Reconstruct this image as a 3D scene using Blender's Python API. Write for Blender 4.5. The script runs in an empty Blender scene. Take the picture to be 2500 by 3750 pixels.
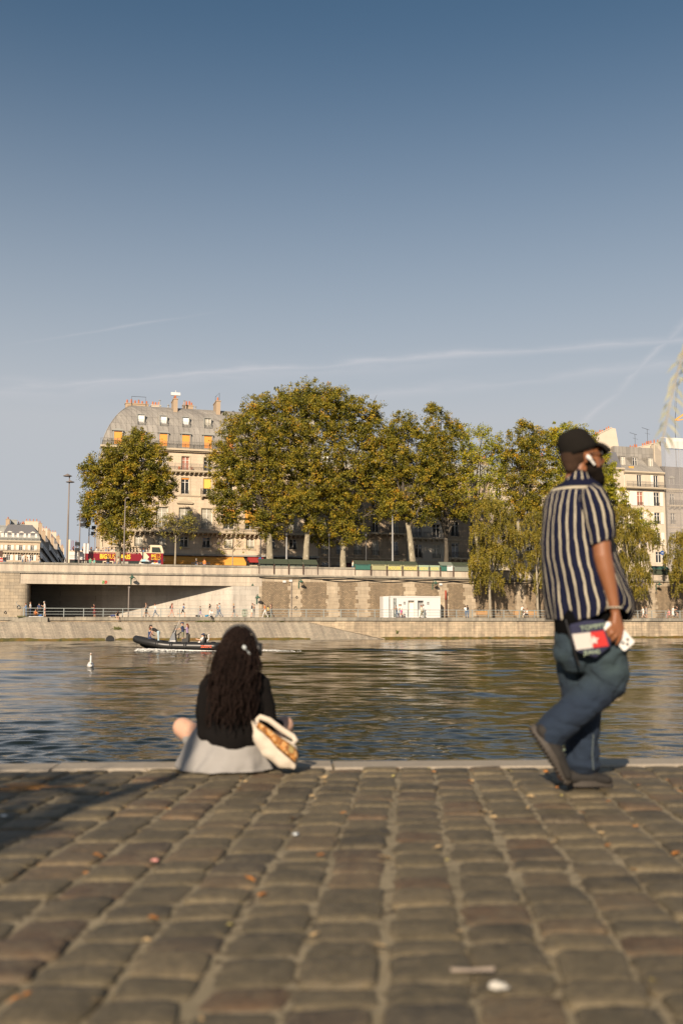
import bpy, bmesh, math, random
import numpy as np
from mathutils import Vector, Matrix, noise

R = math.radians
PI = math.pi
scene = bpy.context.scene
COL = scene.collection
rnd = random.Random(7)

# ------------------------------------------------------------------ camera
F = 3646.0
CAMZ = 0.82
TH = math.atan(415 / F)
CT, ST = math.cos(TH), math.sin(TH)
cam_d = bpy.data.cameras.new("camera")
cam = bpy.data.objects.new("camera", cam_d)
COL.objects.link(cam)
cam.location = (0, 0, CAMZ)
cam.rotation_euler = (PI / 2 + TH, 0, 0)
cam_d.sensor_fit = 'HORIZONTAL'
cam_d.sensor_width = 24.0
cam_d.lens = 35.0
cam_d.clip_start = 0.05
cam_d.clip_end = 6000
cam_d.dof.use_dof = True
cam_d.dof.focus_distance = 110
cam_d.dof.aperture_fstop = 2.0
scene.camera = cam

# ------------------------------------------------------------------ light
SUN_E, SUN_A = R(26), R(15)           # the sun stands behind the camera, a little to its left
world = bpy.data.worlds.new("World")
scene.world = world
world.use_nodes = True
wn = world.node_tree.nodes
wl = world.node_tree.links
for n in list(wn):
    wn.remove(n)
w_out = wn.new('ShaderNodeOutputWorld')
w_bg = wn.new('ShaderNodeBackground')
w_sky = wn.new('ShaderNodeTexSky')
w_sky.sky_type = 'NISHITA'
w_sky.sun_disc = False
w_sky.sun_elevation = SUN_E
w_sky.sun_rotation = PI + SUN_A
w_sky.air_density = 1.0
w_sky.dust_density = 1.0
w_sky.ozone_density = 1.6
w_sky.altitude = 30
w_bg.inputs['Strength'].default_value = 0.075


def camdir(px, py):
    x, y = (px - 1250) / F, (1875 - py) / F
    return Vector((x, CT - y * ST, ST + y * CT))


# thin cirrus and old contrails: bands of thin ice cloud on the dome of the sky
tc = wn.new('ShaderNodeTexCoord')
nrm = wn.new('ShaderNodeVectorMath'); nrm.operation = 'NORMALIZE'
wl.new(tc.outputs['Generated'], nrm.inputs[0])
nz = wn.new('ShaderNodeTexNoise')
nz.inputs['Scale'].default_value = 14
nz.inputs['Detail'].default_value = 6
mp = wn.new('ShaderNodeMapping')
mp.inputs['Scale'].default_value = (1, 1, 5)
wl.new(nrm.outputs[0], mp.inputs[0])
wl.new(mp.outputs[0], nz.inputs['Vector'])


def wmath(op, a, b=None, c=None, clamp=False):
    n = wn.new('ShaderNodeMath'); n.operation = op; n.use_clamp = clamp
    for i, v in enumerate((a, b, c)):
        if v is None:
            continue
        if isinstance(v, (int, float)):
            n.inputs[i].default_value = v
        else:
            wl.new(v, n.inputs[i])
    return n.outputs[0]


def wdot(vec):
    n = wn.new('ShaderNodeVectorMath'); n.operation = 'DOT_PRODUCT'
    wl.new(nrm.outputs[0], n.inputs[0])
    n.inputs[1].default_value = vec
    return n.outputs['Value']


streak = None
for (p, q, width, amp, back) in (((0, 1268), (830, 1135), .0028, .55, .0), ((600, 1380), (2500, 1243), .0075, .75, .2),
                                 ((0, 1440), (900, 1380), .02, .38, .25), ((1500, 1435), (2500, 1330), .012, .45, .2),
                                 ((2190, 1500), (2500, 1190), .007, .6, .1)):
    a, b = camdir(*p).normalized(), camdir(*q).normalized()
    nn = a.cross(b).normalized()
    t = (b - nn * b.dot(nn) - a * b.dot(a)).normalized()       # along the band from a
    ang = math.acos(max(-1, min(1, a.dot(b))))
    d = wmath('ADD', wdot(nn), wmath('MULTIPLY_ADD', nz.outputs['Fac'], width * 1.6, -width * .8))
    band = wmath('SUBTRACT', 1, wmath('DIVIDE', wmath('ABSOLUTE', d), width), clamp=True)
    along = wdot(t)
    s0 = wmath('DIVIDE', wmath('ADD', along, back), .12, clamp=True)
    s1 = wmath('DIVIDE', wmath('SUBTRACT', math.sin(ang) + back, along), .12, clamp=True)
    v = wmath('MULTIPLY', wmath('MULTIPLY', wmath('MULTIPLY', band, band), wmath('MULTIPLY', s0, s1)), amp)
    v = wmath('MULTIPLY', v, wmath('MULTIPLY_ADD', nz.outputs['Fac'], 1.6, -.2, clamp=True))
    streak = v if streak is None else wmath('MAXIMUM', streak, v)
mixc = wn.new('ShaderNodeMix'); mixc.data_type = 'RGBA'
wl.new(wmath('MULTIPLY', streak, .62), mixc.inputs[0])
sat = wn.new('ShaderNodeHueSaturation')
sat.inputs['Saturation'].default_value = 1.08
sat.inputs['Value'].default_value = .72
sat.inputs['Hue'].default_value = .490
wl.new(w_sky.outputs[0], sat.inputs['Color'])
# summer haze: the lowest degrees of the sky are paler and greyer
sepz = wn.new('ShaderNodeSeparateXYZ'); wl.new(nrm.outputs[0], sepz.inputs[0])
hz = wmath('POWER', wmath('DIVIDE', wmath('SUBTRACT', .57, sepz.outputs[2]), .37, clamp=True), 1.65)
mixh = wn.new('ShaderNodeMix'); mixh.data_type = 'RGBA'
wl.new(wmath('MULTIPLY', hz, .97), mixh.inputs[0])
wl.new(sat.outputs[0], mixh.inputs[6])
mixh.inputs[7].default_value = (4.78, 4.98, 5.30, 1)
wl.new(mixh.outputs[2], mixc.inputs[6])
mixc.inputs[7].default_value = (6.9, 6.6, 6.8, 1)
wl.new(mixc.outputs[2], w_bg.inputs['Color'])
wl.new(w_bg.outputs[0], w_out.inputs[0])

sun_d = bpy.data.lights.new("sun", 'SUN')
sun_d.energy = 5.0
sun_d.angle = R(0.55)
sun_d.color = (1.0, 0.82, 0.63)
sun = bpy.data.objects.new("sun", sun_d)
COL.objects.link(sun)
to_sun = Vector((-math.sin(SUN_A) * math.cos(SUN_E), -math.cos(SUN_A) * math.cos(SUN_E), math.sin(SUN_E)))
sun.rotation_euler = to_sun.to_track_quat('Z', 'Y').to_euler()
sun.location = (-20, -40, 40)

scene.view_settings.view_transform = 'Standard'
scene.view_settings.look = 'None'
scene.view_settings.gamma = 1
scene.view_settings.exposure = 0.5
scene.render.engine = 'CYCLES'
scene.cycles.max_bounces = 6
scene.cycles.transparent_max_bounces = 8
scene.cycles.caustics_reflective = False
scene.cycles.caustics_refractive = False

# ------------------------------------------------------------------ frames
# far bank frame: u along the bank, v away from the river, turned 16 degrees
A_ = R(16.2)
O_ = (-41.0, 120.3)
E_ = (math.cos(A_), math.sin(A_))
N_ = (-math.sin(A_), math.cos(A_))


def FB(u, v, z):
    return Vector((O_[0] + u * E_[0] + v * N_[0], O_[1] + u * E_[1] + v * N_[1], z))


def U(px, v, z=2.0):
    k = (px - 1250) / F
    return (k * ((O_[1] + v * N_[1]) * CT + (z - CAMZ) * ST) - O_[0] - v * N_[0]) / (E_[0] - k * E_[1] * CT)


def Z(px, py, v):
    ky = (1875 - py) / F
    z = 2.0
    for _ in range(8):
        u = U(px, v, z)
        Y = O_[1] + u * E_[1] + v * N_[1]
        z = CAMZ + Y * (ky * CT + ST) / (CT - ky * ST)
    return z


def UZ(px, py, v):
    z = Z(px, py, v)
    return U(px, v, z), z


def SC(px, v):
    """photo pixels per metre at the horizon for column px and bank depth v"""
    u = U(px, v, CAMZ)
    return F / ((O_[1] + u * E_[1] + v * N_[1]) * CT)


def G(px, py, z=0.0):
    """ground point under a pixel on the level z"""
    ky = (1875 - py) / F
    Y = (z - CAMZ) * (CT - ky * ST) / (ky * CT + ST)
    dep = Y * CT + (z - CAMZ) * ST
    return Vector(((px - 1250) / F * dep, Y, z))


def AT(px, py, Y):
    """point on the upright plane at distance Y"""
    ky = (1875 - py) / F
    zz = Y * (ky * CT + ST) / (CT - ky * ST)
    dep = Y * CT + zz * ST
    return Vector(((px - 1250) / F * dep, Y, CAMZ + zz))


# ------------------------------------------------------------------ objects
def tag(o, label=None, cat=None, group=None, kind=None):
    if label: o['label'] = label
    if cat: o['category'] = cat
    if group: o['group'] = group
    if kind: o['kind'] = kind
    return o


def thing(name, label, cat, loc=(0, 0, 0), rz=0.0, group=None):
    o = bpy.data.objects.new(name, None)
    COL.objects.link(o)
    o.empty_display_size = .2
    o.location = loc
    o.rotation_euler = (0, 0, rz)
    return tag(o, label, cat, group)


def link(name, me, parent=None):
    o = bpy.data.objects.new(name, me)
    COL.objects.link(o)
    if parent: o.parent = parent
    return o


def copy_tree(o, parent=None):
    c = o.copy()
    COL.objects.link(c)
    if parent: c.parent = parent
    for ch in [x for x in bpy.data.objects if x.parent == o]:
        copy_tree(ch, c)
    return c


class MB:
    def __init__(s):
        s.v, s.f, s.m, s.k, s.uv = [], [], [], 0, None

    def mat(s, k):
        s.k = k
        return s

    def face(s, pts):
        b = len(s.v)
        s.v += [tuple(p) for p in pts]
        s.f.append(tuple(range(b, b + len(pts))))
        s.m.append(s.k)

    def raw(s, vs, fs):
        b = len(s.v)
        s.v += [tuple(p) for p in vs]
        for f in fs:
            s.f.append(tuple(i + b for i in f))
            s.m.append(s.k)

    def box(s, x0, x1, y0, y1, z0, z1):
        s.raw([(x0, y0, z0), (x1, y0, z0), (x1, y1, z0), (x0, y1, z0), (x0, y0, z1), (x1, y0, z1), (x1, y1, z1), (x0, y1, z1)],
              [(0, 3, 2, 1), (4, 5, 6, 7), (0, 1, 5, 4), (1, 2, 6, 5), (2, 3, 7, 6), (3, 0, 4, 7)])
        return s

    def bar(s, p0, p1, w, h=None):
        """square bar from p0 to p1"""
        h = h or w
        p0, p1 = Vector(p0), Vector(p1)
        d = (p1 - p0).normalized()
        a = d.cross(Vector((0, 0, 1)))
        if a.length < 1e-3: a = Vector((1, 0, 0))
        a.normalize()
        b = d.cross(a).normalized()
        vs = []
        for p in (p0, p1):
            for (i, j) in ((-1, -1), (1, -1), (1, 1), (-1, 1)):
                vs.append(p + a * (i * w / 2) + b * (j * h / 2))
        s.raw(vs, [(3, 2, 1, 0), (4, 5, 6, 7), (0, 1, 5, 4), (1, 2, 6, 5), (2, 3, 7, 6), (3, 0, 4, 7)])
        return s

    def tube(s, pts, rs, n=8, cap=True):
        pts = [Vector(p) for p in pts]
        if isinstance(rs, (int, float)): rs = [rs] * len(pts)
        b = len(s.v)
        up = Vector((0, 0, 1))
        pa = None
        for i, p in enumerate(pts):
            d = (pts[min(i + 1, len(pts) - 1)] - pts[max(i - 1, 0)])
            d = d.normalized() if d.length > 1e-9 else up
            if pa is None:
                a = d.cross(up)
                if a.length < .05: a = d.cross(Vector((0, 1, 0)))
            else:
                a = pa - d * pa.dot(d)
            a.normalize(); pa = a
            c = d.cross(a)
            for j in range(n):
                t = 2 * PI * j / n
                s.v.append(tuple(p + (a * math.cos(t) + c * math.sin(t)) * rs[i]))
        for i in range(len(pts) - 1):
            for j in range(n):
                s.f.append((b + i * n + j, b + (i + 1) * n + j, b + (i + 1) * n + (j + 1) % n, b + i * n + (j + 1) % n))
                s.m.append(s.k)
        if cap:
            s.f.append(tuple(b + j for j in range(n))); s.m.append(s.k)
            s.f.append(tuple(b + (len(pts) - 1) * n + j for j in reversed(range(n)))); s.m.append(s.k)
        return s

    def lathe(s, prof, c=(0, 0, 0), n=12):
        b = len(s.v)
        for (r, z) in prof:
            for j in range(n):
                t = 2 * PI * j / n
                s.v.append((c[0] + r * math.cos(t), c[1] + r * math.sin(t), c[2] + z))
        for i in range(len(prof) - 1):
            for j in range(n):
                s.f.append((b + i * n + j, b + i * n + (j + 1) % n, b + (i + 1) * n + (j + 1) % n, b + (i + 1) * n + j))
                s.m.append(s.k)
        return s

    def ball(s, c, r, n=10, m=6):
        if isinstance(r, (int, float)): r = (r, r, r)
        b = len(s.v)
        for i in range(1, m):
            p = PI * i / m
            for j in range(n):
                t = 2 * PI * j / n
                s.v.append((c[0] + r[0] * math.sin(p) * math.cos(t), c[1] + r[1] * math.sin(p) * math.sin(t), c[2] + r[2] * math.cos(p)))
        s.v.append((c[0], c[1], c[2] + r[2])); s.v.append((c[0], c[1], c[2] - r[2]))
        T, B = len(s.v) - 2, len(s.v) - 1
        for i in range(m - 2):
            for j in range(n):
                s.f.append((b + i * n + j, b + (i + 1) * n + j, b + (i + 1) * n + (j + 1) % n, b + i * n + (j + 1) % n)); s.m.append(s.k)
        for j in range(n):
            s.f.append((b + j, b + (j + 1) % n, T)); s.m.append(s.k)
            s.f.append((b + (m - 2) * n + (j + 1) % n, b + (m - 2) * n + j, B)); s.m.append(s.k)
        return s

    def prism(s, pts, y0, y1):
        """outline in x,z pulled from y0 to y1"""
        n = len(pts)
        area = sum(pts[i][0] * pts[(i + 1) % n][1] - pts[(i + 1) % n][0] * pts[i][1] for i in range(n))
        if area < 0: pts = pts[::-1]
        vs = [(x, y0, z) for x, z in pts] + [(x, y1, z) for x, z in pts]
        fs = [tuple(range(n)), tuple(range(2 * n - 1, n - 1, -1))]
        for i in range(n):
            j = (i + 1) % n
            fs.append((j, i, n + i, n + j))
        s.raw(vs, fs)
        return s

    def mesh(s, name, mats, smooth=False):
        me = bpy.data.meshes.new(name)
        me.from_pydata(s.v, [], s.f)
        if not isinstance(mats, (list, tuple)): mats = [mats]
        for m in mats: me.materials.append(m)
        if len(mats) > 1:
            me.polygons.foreach_set('material_index', s.m)
        if smooth:
            me.polygons.foreach_set('use_smooth', [True] * len(s.f))
        me.update()
        return me

    def build(s, name, mats, parent=None, smooth=False, **kw):
        o = link(name, s.mesh(name, mats, smooth), parent)
        tag(o, **kw)
        return o


# ------------------------------------------------------------------ materials
class NT:
    def __init__(s, name):
        s.mt = bpy.data.materials.new(name)
        s.mt.use_nodes = True
        s.t = s.mt.node_tree
        for n in list(s.t.nodes): s.t.nodes.remove(n)
        s.out = s.n('ShaderNodeOutputMaterial')
        s.b = s.n('ShaderNodeBsdfPrincipled')
        s.l(s.b.outputs[0], s.out.inputs[0])
        s._c = None

    def n(s, kind, **kw):
        nd = s.t.nodes.new(kind)
        for k, v in kw.items(): setattr(nd, k, v)
        return nd

    def l(s, a, b):
        s.t.links.new(a, b)

    def set(s, nd, key, v):
        if hasattr(v, 'links') or isinstance(v, bpy.types.NodeSocket):
            s.l(v, nd.inputs[key])
        else:
            if isinstance(v, tuple) and len(v) == 3 and nd.inputs[key].type == 'RGBA': v = v + (1,)
            nd.inputs[key].default_value = v

    def co(s, kind='Object'):
        if s._c is None: s._c = s.n('ShaderNodeTexCoord')
        return s._c.outputs[kind]

    def map(s, vec, scale=(1, 1, 1), rot=(0, 0, 0), loc=(0, 0, 0)):
        m = s.n('ShaderNodeMapping')
        m.inputs['Scale'].default_value = scale
        m.inputs['Rotation'].default_value = rot
        m.inputs['Location'].default_value = loc
        s.l(vec, m.inputs[0])
        return m.outputs[0]

    def xz(s, vec=None):
        sp = s.n('ShaderNodeSeparateXYZ'); s.l(vec or s.co(), sp.inputs[0])
        cb = s.n('ShaderNodeCombineXYZ')
        ad = s.math('ADD', sp.outputs[0], sp.outputs[1])
        s.l(ad, cb.inputs[0]); s.l(sp.outputs[2], cb.inputs[1])
        return cb.outputs[0]

    def noise(s, scale, detail=4, rough=.6, vec=None, dist=0.0, col=False):
        n = s.n('ShaderNodeTexNoise')
        n.inputs['Scale'].default_value = scale
        n.inputs['Detail'].default_value = detail
        n.inputs['Roughness'].default_value = rough
        n.inputs['Distortion'].default_value = dist
        s.l(vec or s.co(), n.inputs['Vector'])
        return n.outputs['Color' if col else 'Fac']

    def ramp(s, fac, stops, interp='LINEAR'):
        r = s.n('ShaderNodeValToRGB')
        r.color_ramp.interpolation = interp
        while len(r.color_ramp.elements) < len(stops): r.color_ramp.elements.new(.5)
        for e, (p, c) in zip(r.color_ramp.elements, stops):
            e.position = p
            e.color = tuple(c) + (1,) if len(c) == 3 else c
        s.l(fac, r.inputs[0])
        return r.outputs[0]

    def math(s, op, a, b=None, c=None, clamp=False):
        n = s.n('ShaderNodeMath', operation=op); n.use_clamp = clamp
        for i, v in enumerate((a, b, c)):
            if v is None: continue
            if isinstance(v, (int, float)): n.inputs[i].default_value = v
            else: s.l(v, n.inputs[i])
        return n.outputs[0]

    def mix(s, fac, a, b, mode='MIX'):
        n = s.n('ShaderNodeMix', data_type='RGBA', blend_type=mode)
        for i, v in ((0, fac), (6, a), (7, b)):
            if isinstance(v, (int, float)): n.inputs[i].default_value = v
            elif isinstance(v, tuple): n.inputs[i].default_value = v + (1,) if len(v) == 3 else v
            else: s.l(v, n.inputs[i])
        return n.outputs[2]

    def bump(s, h, strength=.3, dist=.02):
        n = s.n('ShaderNodeBump')
        n.inputs['Strength'].default_value = strength
        n.inputs['Distance'].default_value = dist
        s.l(h, n.inputs['Height'])
        s.l(n.outputs[0], s.b.inputs['Normal'])
        return n

    def fin(s, col, rough=.7, metal=0.0, spec=None):
        s.set(s.b, 'Base Color', col)
        s.set(s.b, 'Roughness', rough)
        s.b.inputs['Metallic'].default_value = metal
        if spec is not None: s.b.inputs['Specular IOR Level'].default_value = spec
        return s.mt


_mc = {}


def plain(name, c, rough=.7, var=.18, scale=3.0, metal=0.0, bump=0.0, spec=None):
    """one colour, broken up by wear at two sizes"""
    if name in _mc: return _mc[name]
    t = NT(name)
    f = t.noise(scale, 5, .65)
    g = t.noise(scale * 9, 3, .6)
    a = tuple(min(1, x * (1 - var)) for x in c)
    b = tuple(min(1, x * (1 + var)) for x in c)
    col = t.mix(t.math('MULTIPLY_ADD', g, .4, t.math('MULTIPLY', f, .6)), a, b)
    if bump: t.bump(g, bump, .01)
    _mc[name] = t.fin(col, rough, metal, spec)
    return _mc[name]


def masonry(name, c1, c2, mortar, bw, bh, msize=.012, stain=.35, sscale=.25, bumpd=.02, rough=.85, freq=2, patch=None, off=.5):
    t = NT(name)
    v = t.xz()
    wob = t.mix(.012, v, t.noise(2.5, 2, .5, vec=v, col=True), 'ADD')
    br = t.n('ShaderNodeTexBrick')
    br.offset = off; br.offset_frequency = freq
    t.l(wob, br.inputs['Vector'])
    t.set(br, 'Color1', c1); t.set(br, 'Color2', c2); t.set(br, 'Mortar', mortar)
    t.set(br, 'Scale', 1.0); t.set(br, 'Mortar Size', msize); t.set(br, 'Mortar Smooth', .3)
    t.set(br, 'Brick Width', bw); t.set(br, 'Row Height', bh); t.set(br, 'Bias', 0.0)
    big = t.noise(sscale, 6, .65, vec=t.map(v, (1, .45, 1)))
    streaks = t.noise(1.0, 5, .6, vec=t.map(v, (1.6, .16, 1)))
    dirt = t.ramp(t.math('MULTIPLY_ADD', streaks, .5, t.math('MULTIPLY', big, .55)), [(.42, (1, 1, 1)), (.68, (1 - stain, 1 - stain, 1 - stain * .95))])
    fine = t.noise(7, 4, .7, vec=v)
    col = t.mix(1, br.outputs['Color'], dirt, 'MULTIPLY')
    col = t.mix(.35, col, t.ramp(fine, [(.3, (.45, .45, .45)), (.7, (1, 1, 1))]), 'MULTIPLY')
    if patch:
        pm = t.ramp(t.noise(.35, 3, .5, vec=t.map(v, (1, 1, 1), loc=(7, 3, 0))), [(.55, (0, 0, 0)), (.6, (1, 1, 1))])
        col = t.mix(t.math('MULTIPLY', pm, .6), col, patch)
    h = t.math('ADD', t.math('MULTIPLY', br.outputs['Fac'], -1), t.math('MULTIPLY', fine, .5))
    t.bump(h, .5, bumpd)
    return t.fin(col, rough)


M = {}
M['wall_stone'] = masonry('pale_ashlar', (.52, .43, .30), (.40, .34, .25), (.2, .17, .12), 1.1, .42, .012, .45, patch=(.36, .31, .23))
M['quay_ashlar'] = masonry('quay_ashlar', (.66, .52, .35), (.50, .41, .28), (.24, .2, .14), .95, .36, .012, .62)
M['revetment'] = masonry('revetment_stone', (.47, .40, .30), (.38, .335, .255), (.17, .155, .12), .55, .17, .01, .62, .18)
M['rubble'] = masonry('rubble_masonry', (.46, .34, .21), (.27, .21, .135), (.2, .155, .1), .34, .165, .035, .4, .3, .05, freq=2)
M['quoin'] = masonry('quoin_stone', (.58, .48, .34), (.42, .34, .235), (.28, .23, .16), 1.3, .52, .012, .35)
M['coping'] = masonry('coping_stone', (.40, .36, .28), (.32, .295, .235), (.17, .15, .12), 1.7, .6, .015, .55)
M['concrete'] = masonry('fascia_concrete', (.66, .57, .44), (.60, .52, .405), (.35, .3, .22), 6.0, 2.2, .01, .48)
M['back_wall'] = masonry('painted_back_wall', (.60, .555, .47), (.53, .485, .41), (.36, .32, .26), 1.6, .7, .01, .4, .2)
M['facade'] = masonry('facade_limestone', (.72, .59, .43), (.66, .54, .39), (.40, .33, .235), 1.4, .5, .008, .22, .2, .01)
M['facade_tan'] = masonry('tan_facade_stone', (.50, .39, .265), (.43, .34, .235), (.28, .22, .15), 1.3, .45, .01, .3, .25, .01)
M['facade_pale'] = masonry('pale_plaster', (.60, .55, .46), (.57, .52, .43), (.5, .45, .37), 3, 1.5, .004, .2, .2, .01)
M['facade_cream'] = masonry('cream_plaster', (.68, .58, .44), (.65, .55, .415), (.52, .44, .33), 3, 1.5, .004, .2, .2, .01)
M['facade_grey'] = masonry('grey_facade_stone', (.47, .41, .34), (.42, .37, .31), (.3, .26, .21), 1.4, .5, .006, .2, .2, .01)
M['far_facade'] = masonry('far_limestone', (.62, .50, .35), (.56, .45, .32), (.42, .34, .24), 1.6, .5, .01, .15, .2, .01)
M['trim'] = plain('stone_trim', (.50, .42, .30), .8, .2, 1.2)
M['zinc'] = masonry('zinc_roof', (.37, .345, .30), (.31, .29, .255), (.17, .16, .14), .82, 1.3, .022, .35, .4, .01, .6, off=.0)
M['zinc_dark'] = plain('slate_roof', (.13, .13, .14), .6, .25, .8)
M['zinc_mid'] = plain('weathered_zinc', (.30, .30, .27), .6, .2, .5)
M['iron'] = plain('black_ironwork', (.045, .045, .045), .5, .2, 4)
M['iron_grey'] = plain('weathered_ironwork', (.17, .165, .145), .6, .2, 4)
M['rail'] = plain('railing_paint', (.27, .30, .29), .5, .15, 4)
M['white_paint'] = plain('white_window_paint', (.74, .70, .62), .5, .08, 2)
M['shutter'] = plain('shutter_paint', (.78, .72, .62), .6, .08, 2)
M['glass'] = plain('window_glass', (.025, .028, .03), .06, .3, .6, spec=.8)
M['curtain'] = plain('curtained_glass', (.40, .38, .31), .35, .25, 1.5)
M['bright_pane'] = plain('painted_sky_pane', (.86, .85, .82), .3, .05, 1)  # near-white base colour stands in for sky reflected in the glass
M['red_curtain'] = plain('red_curtain', (.35, .15, .10), .5, .3, 5)
M['blind'] = plain('orange_blind', (.86, .33, .06), .75, .08, 2)
M['blind_y'] = plain('yellow_blind', (.82, .52, .10), .75, .08, 2)
M['awning'] = plain('orange_awning_canvas', (.80, .36, .06), .8, .1, 1.5)
M['awning_red'] = plain('red_awning_canvas', (.33, .03, .025), .8, .15, 1.5)
M['awning_dark'] = plain('dark_red_awning', (.10, .02, .018), .8, .15, 1.5)
M['brick'] = masonry('chimney_brick', (.40, .24, .12), (.30, .18, .09), (.3, .25, .17), .22, .075, .012, .3, 1, .01)
M['chimney'] = plain('chimney_render', (.40, .30, .20), .85, .2, 1.5)
M['chimney_pale'] = plain('pale_chimney_render', (.58, .50, .39), .85, .2, .8)
M['pot'] = plain('terracotta', (.45, .15, .06), .8, .25, 3)
M['asphalt'] = plain('asphalt', (.06, .058, .055), .9, .2, 1)
M['shopfront'] = plain('dark_shopfront', (.03, .022, .018), .4, .3, 1)
M['teal_box'] = plain('teal_green_paint', (.035, .13, .10), .6, .25, 3)
M['green_box'] = plain('dark_green_paint', (.055, .068, .042), .7, .6, 5)
M['lime_box'] = plain('faded_lime_paint', (.34, .33, .17), .7, .2, 3)
M['grey_box'] = plain('faded_grey_green_paint', (.17, .20, .16), .7, .25, 3)
M['mint_box'] = plain('pale_mint_paint', (.30, .38, .27), .7, .15, 3)
M['yellow_paint'] = plain('yellow_spray_paint', (.66, .56, .12), .6, .05, 2)
M['bus_red'] = plain('maroon_coachwork', (.22, .012, .022), .25, .08, 1)
M['bus_cream'] = plain('cream_coachwork', (.72, .60, .42), .35, .05, 1)
M['bus_yellow'] = plain('yellow_vinyl', (.90, .62, .05), .4, .03, 1)
M['black'] = plain('black_plastic', (.018, .018, .018), .45, .2, 4)
M['rubber'] = plain('black_rubber_tube', (.022, .022, .021), .38, .35, 1.5)
M['grey_metal'] = plain('grey_painted_metal', (.30, .30, .29), .45, .1, 3)
M['lamp_green'] = plain('lamp_green_paint', (.04, .10, .07), .45, .2, 3)
M['rust'] = plain('rusty_red_paint', (.30, .06, .03), .7, .3, 2)
M['rust_dark'] = plain('brown_rusted_pipe', (.09, .05, .035), .8, .3, 2)
M['white'] = plain('white_enamel', (.66, .65, .62), .4, .04, 1)
M['offwhite'] = plain('container_white', (.62, .62, .60), .5, .05, .6)
M['wood'] = plain('bench_wood', (.50, .27, .09), .6, .2, 3)
M['pole'] = plain('grey_brown_mast', (.20, .17, .15), .5, .12, 1)
M['soffit'] = plain('darkened_concrete', (.10, .09, .075), .9, .3, 1)  # concrete coloured darker to deepen the shade in the underpass
M['sand'] = plain('sandy_ground', (.22, .18, .13), .95, .25, 2)
M['weed'] = plain('weed_green', (.12, .13, .04), .8, .4, 6)

# ------------------------------------------------------------------ the setting
WZ = -1.05            # water level
QZ = 1.84             # lower quay level on the far bank
VW = 7.0              # the tall embankment wall
PT = Z(600, 2067, VW)       # top of its parapet
SZ = PT - 0.95        # street level behind it


def struct(mb, name, mat, parent=None, **kw):
    return mb.build(name, mat, parent, kind='structure', **kw)


def place(o, u, v, z):
    o.location = FB(u, v, z)
    o.rotation_euler = (0, 0, A_)
    return o


def fb_thing(name, label, cat, u, v, z, group=None, rz=0.0):
    return thing(name, label, cat, FB(u, v, z), A_ + rz, group)


# --- near quay
EA = Vector((-2.07, 6.07)); EB = Vector((2.15, 6.31))
ed = (EB - EA).normalized()
en = Vector((-ed.y, ed.x))


def edge_y(x):
    return EA.y + (x - EA.x) * ed.y / ed.x


mb = MB()
pts = [(-70, -40), (70, -40), (70, edge_y(70) - .02), (-70, edge_y(-70) - .02)]
vs = [(x, y, -.013) for x, y in pts] + [(x, y, -4) for x, y in pts]
mb.raw(vs, [(0, 1, 2, 3), (7, 6, 5, 4), (0, 4, 5, 1), (1, 5, 6, 2), (2, 6, 7, 3), (3, 7, 4, 0)])
t = NT('sandy_joint_fill')
c = t.mix(t.noise(6, 6, .7), (.12, .098, .058), (.36, .30, .19))
c = t.mix(t.ramp(t.noise(24, 4, .7), [(.52, (0, 0, 0)), (.6, (1, 1, 1))]), c, (.06, .045, .025))
c = t.mix(t.ramp(t.noise(1.7, 4, .6), [(.5, (0, 0, 0)), (.7, (1, 1, 1))]), c, (.15, .125, .075))
t.bump(t.noise(60, 4, .7), .6, .006)
M['joint'] = t.fin(c, .95)
struct(mb, 'quay_ground', M['joint'])

# kerb stones along the water
t = NT('pale_kerb_granite')
c = t.mix(t.noise(3, 6, .7), (.24, .205, .155), (.40, .35, .275))
c = t.mix(.35, c, t.ramp(t.noise(45, 3, .6), [(.35, (.5, .5, .5)), (.6, (1, 1, 1))]), 'MULTIPLY')
t.bump(t.noise(30, 4, .7), .3, .006)
M['kerb'] = t.fin(c, .8)
mb = MB()
x = -14.0
rk = random.Random(3)
s = -16.0
while s < 16:
    L = rk.uniform(1.2, 1.75)
    for part in (0,):
        a = EA + ed * (s + .008); b = EA + ed * (s + L - .008)
        w = .29; zt = .004 + rk.uniform(-.004, .004)
        o1, o2 = a - en * w, b - en * w
        r = .018
        prof = [(0, -.6), (0, zt - r), (-r, zt), (-(w - .01), zt), (-w, zt - .01), (-w, -.3)]
        vs = []
        for base in (a, b):
            for (q, z) in prof:
                p = base + en * q
                vs.append((p.x, p.y, z))
        n = len(prof)
        fs = [(i, i + 1, n + i + 1, n + i) for i in range(n - 1)] + [tuple(range(n))[::-1], tuple(range(n, 2 * n))]
        mb.raw(vs, fs)
    s += L
struct(mb, 'kerb', M['kerb'])

# cobbles: columns running to the water, rows along it, every stone domed and ragged
t = NT('basalt_cobble')
isl = t.n('ShaderNodeNewGeometry').outputs['Random Per Island']
c = t.ramp(isl, [(0, (.070, .059, .038)), (.2, (.145, .120, .072)), (.45, (.100, .085, .054)), (.7, (.19, .155, .092)), (.88, (.14, .092, .054)), (1, (.085, .075, .054))])
n1 = t.noise(9, 6, .7)
c = t.mix(t.ramp(n1, [(.42, (0, 0, 0)), (.72, (1, 1, 1))]), c, (.17, .14, .09))
c = t.mix(.35, c, t.ramp(t.noise(1.1, 5, .65), [(.38, (.5, .48, .45)), (.62, (1.15, 1.1, 1.0))]), 'MULTIPLY')
c = t.mix(.5, c, t.ramp(t.noise(26, 5, .75, dist=.5), [(.36, (.45, .43, .4)), (.5, (1, 1, 1)), (.66, (1.5, 1.42, 1.25))]), 'MULTIPLY')
c = t.mix(.45, c, t.ramp(t.noise(70, 4, .7), [(.35, (.45, .45, .45)), (.65, (1, 1, 1))]), 'MULTIPLY')
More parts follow.
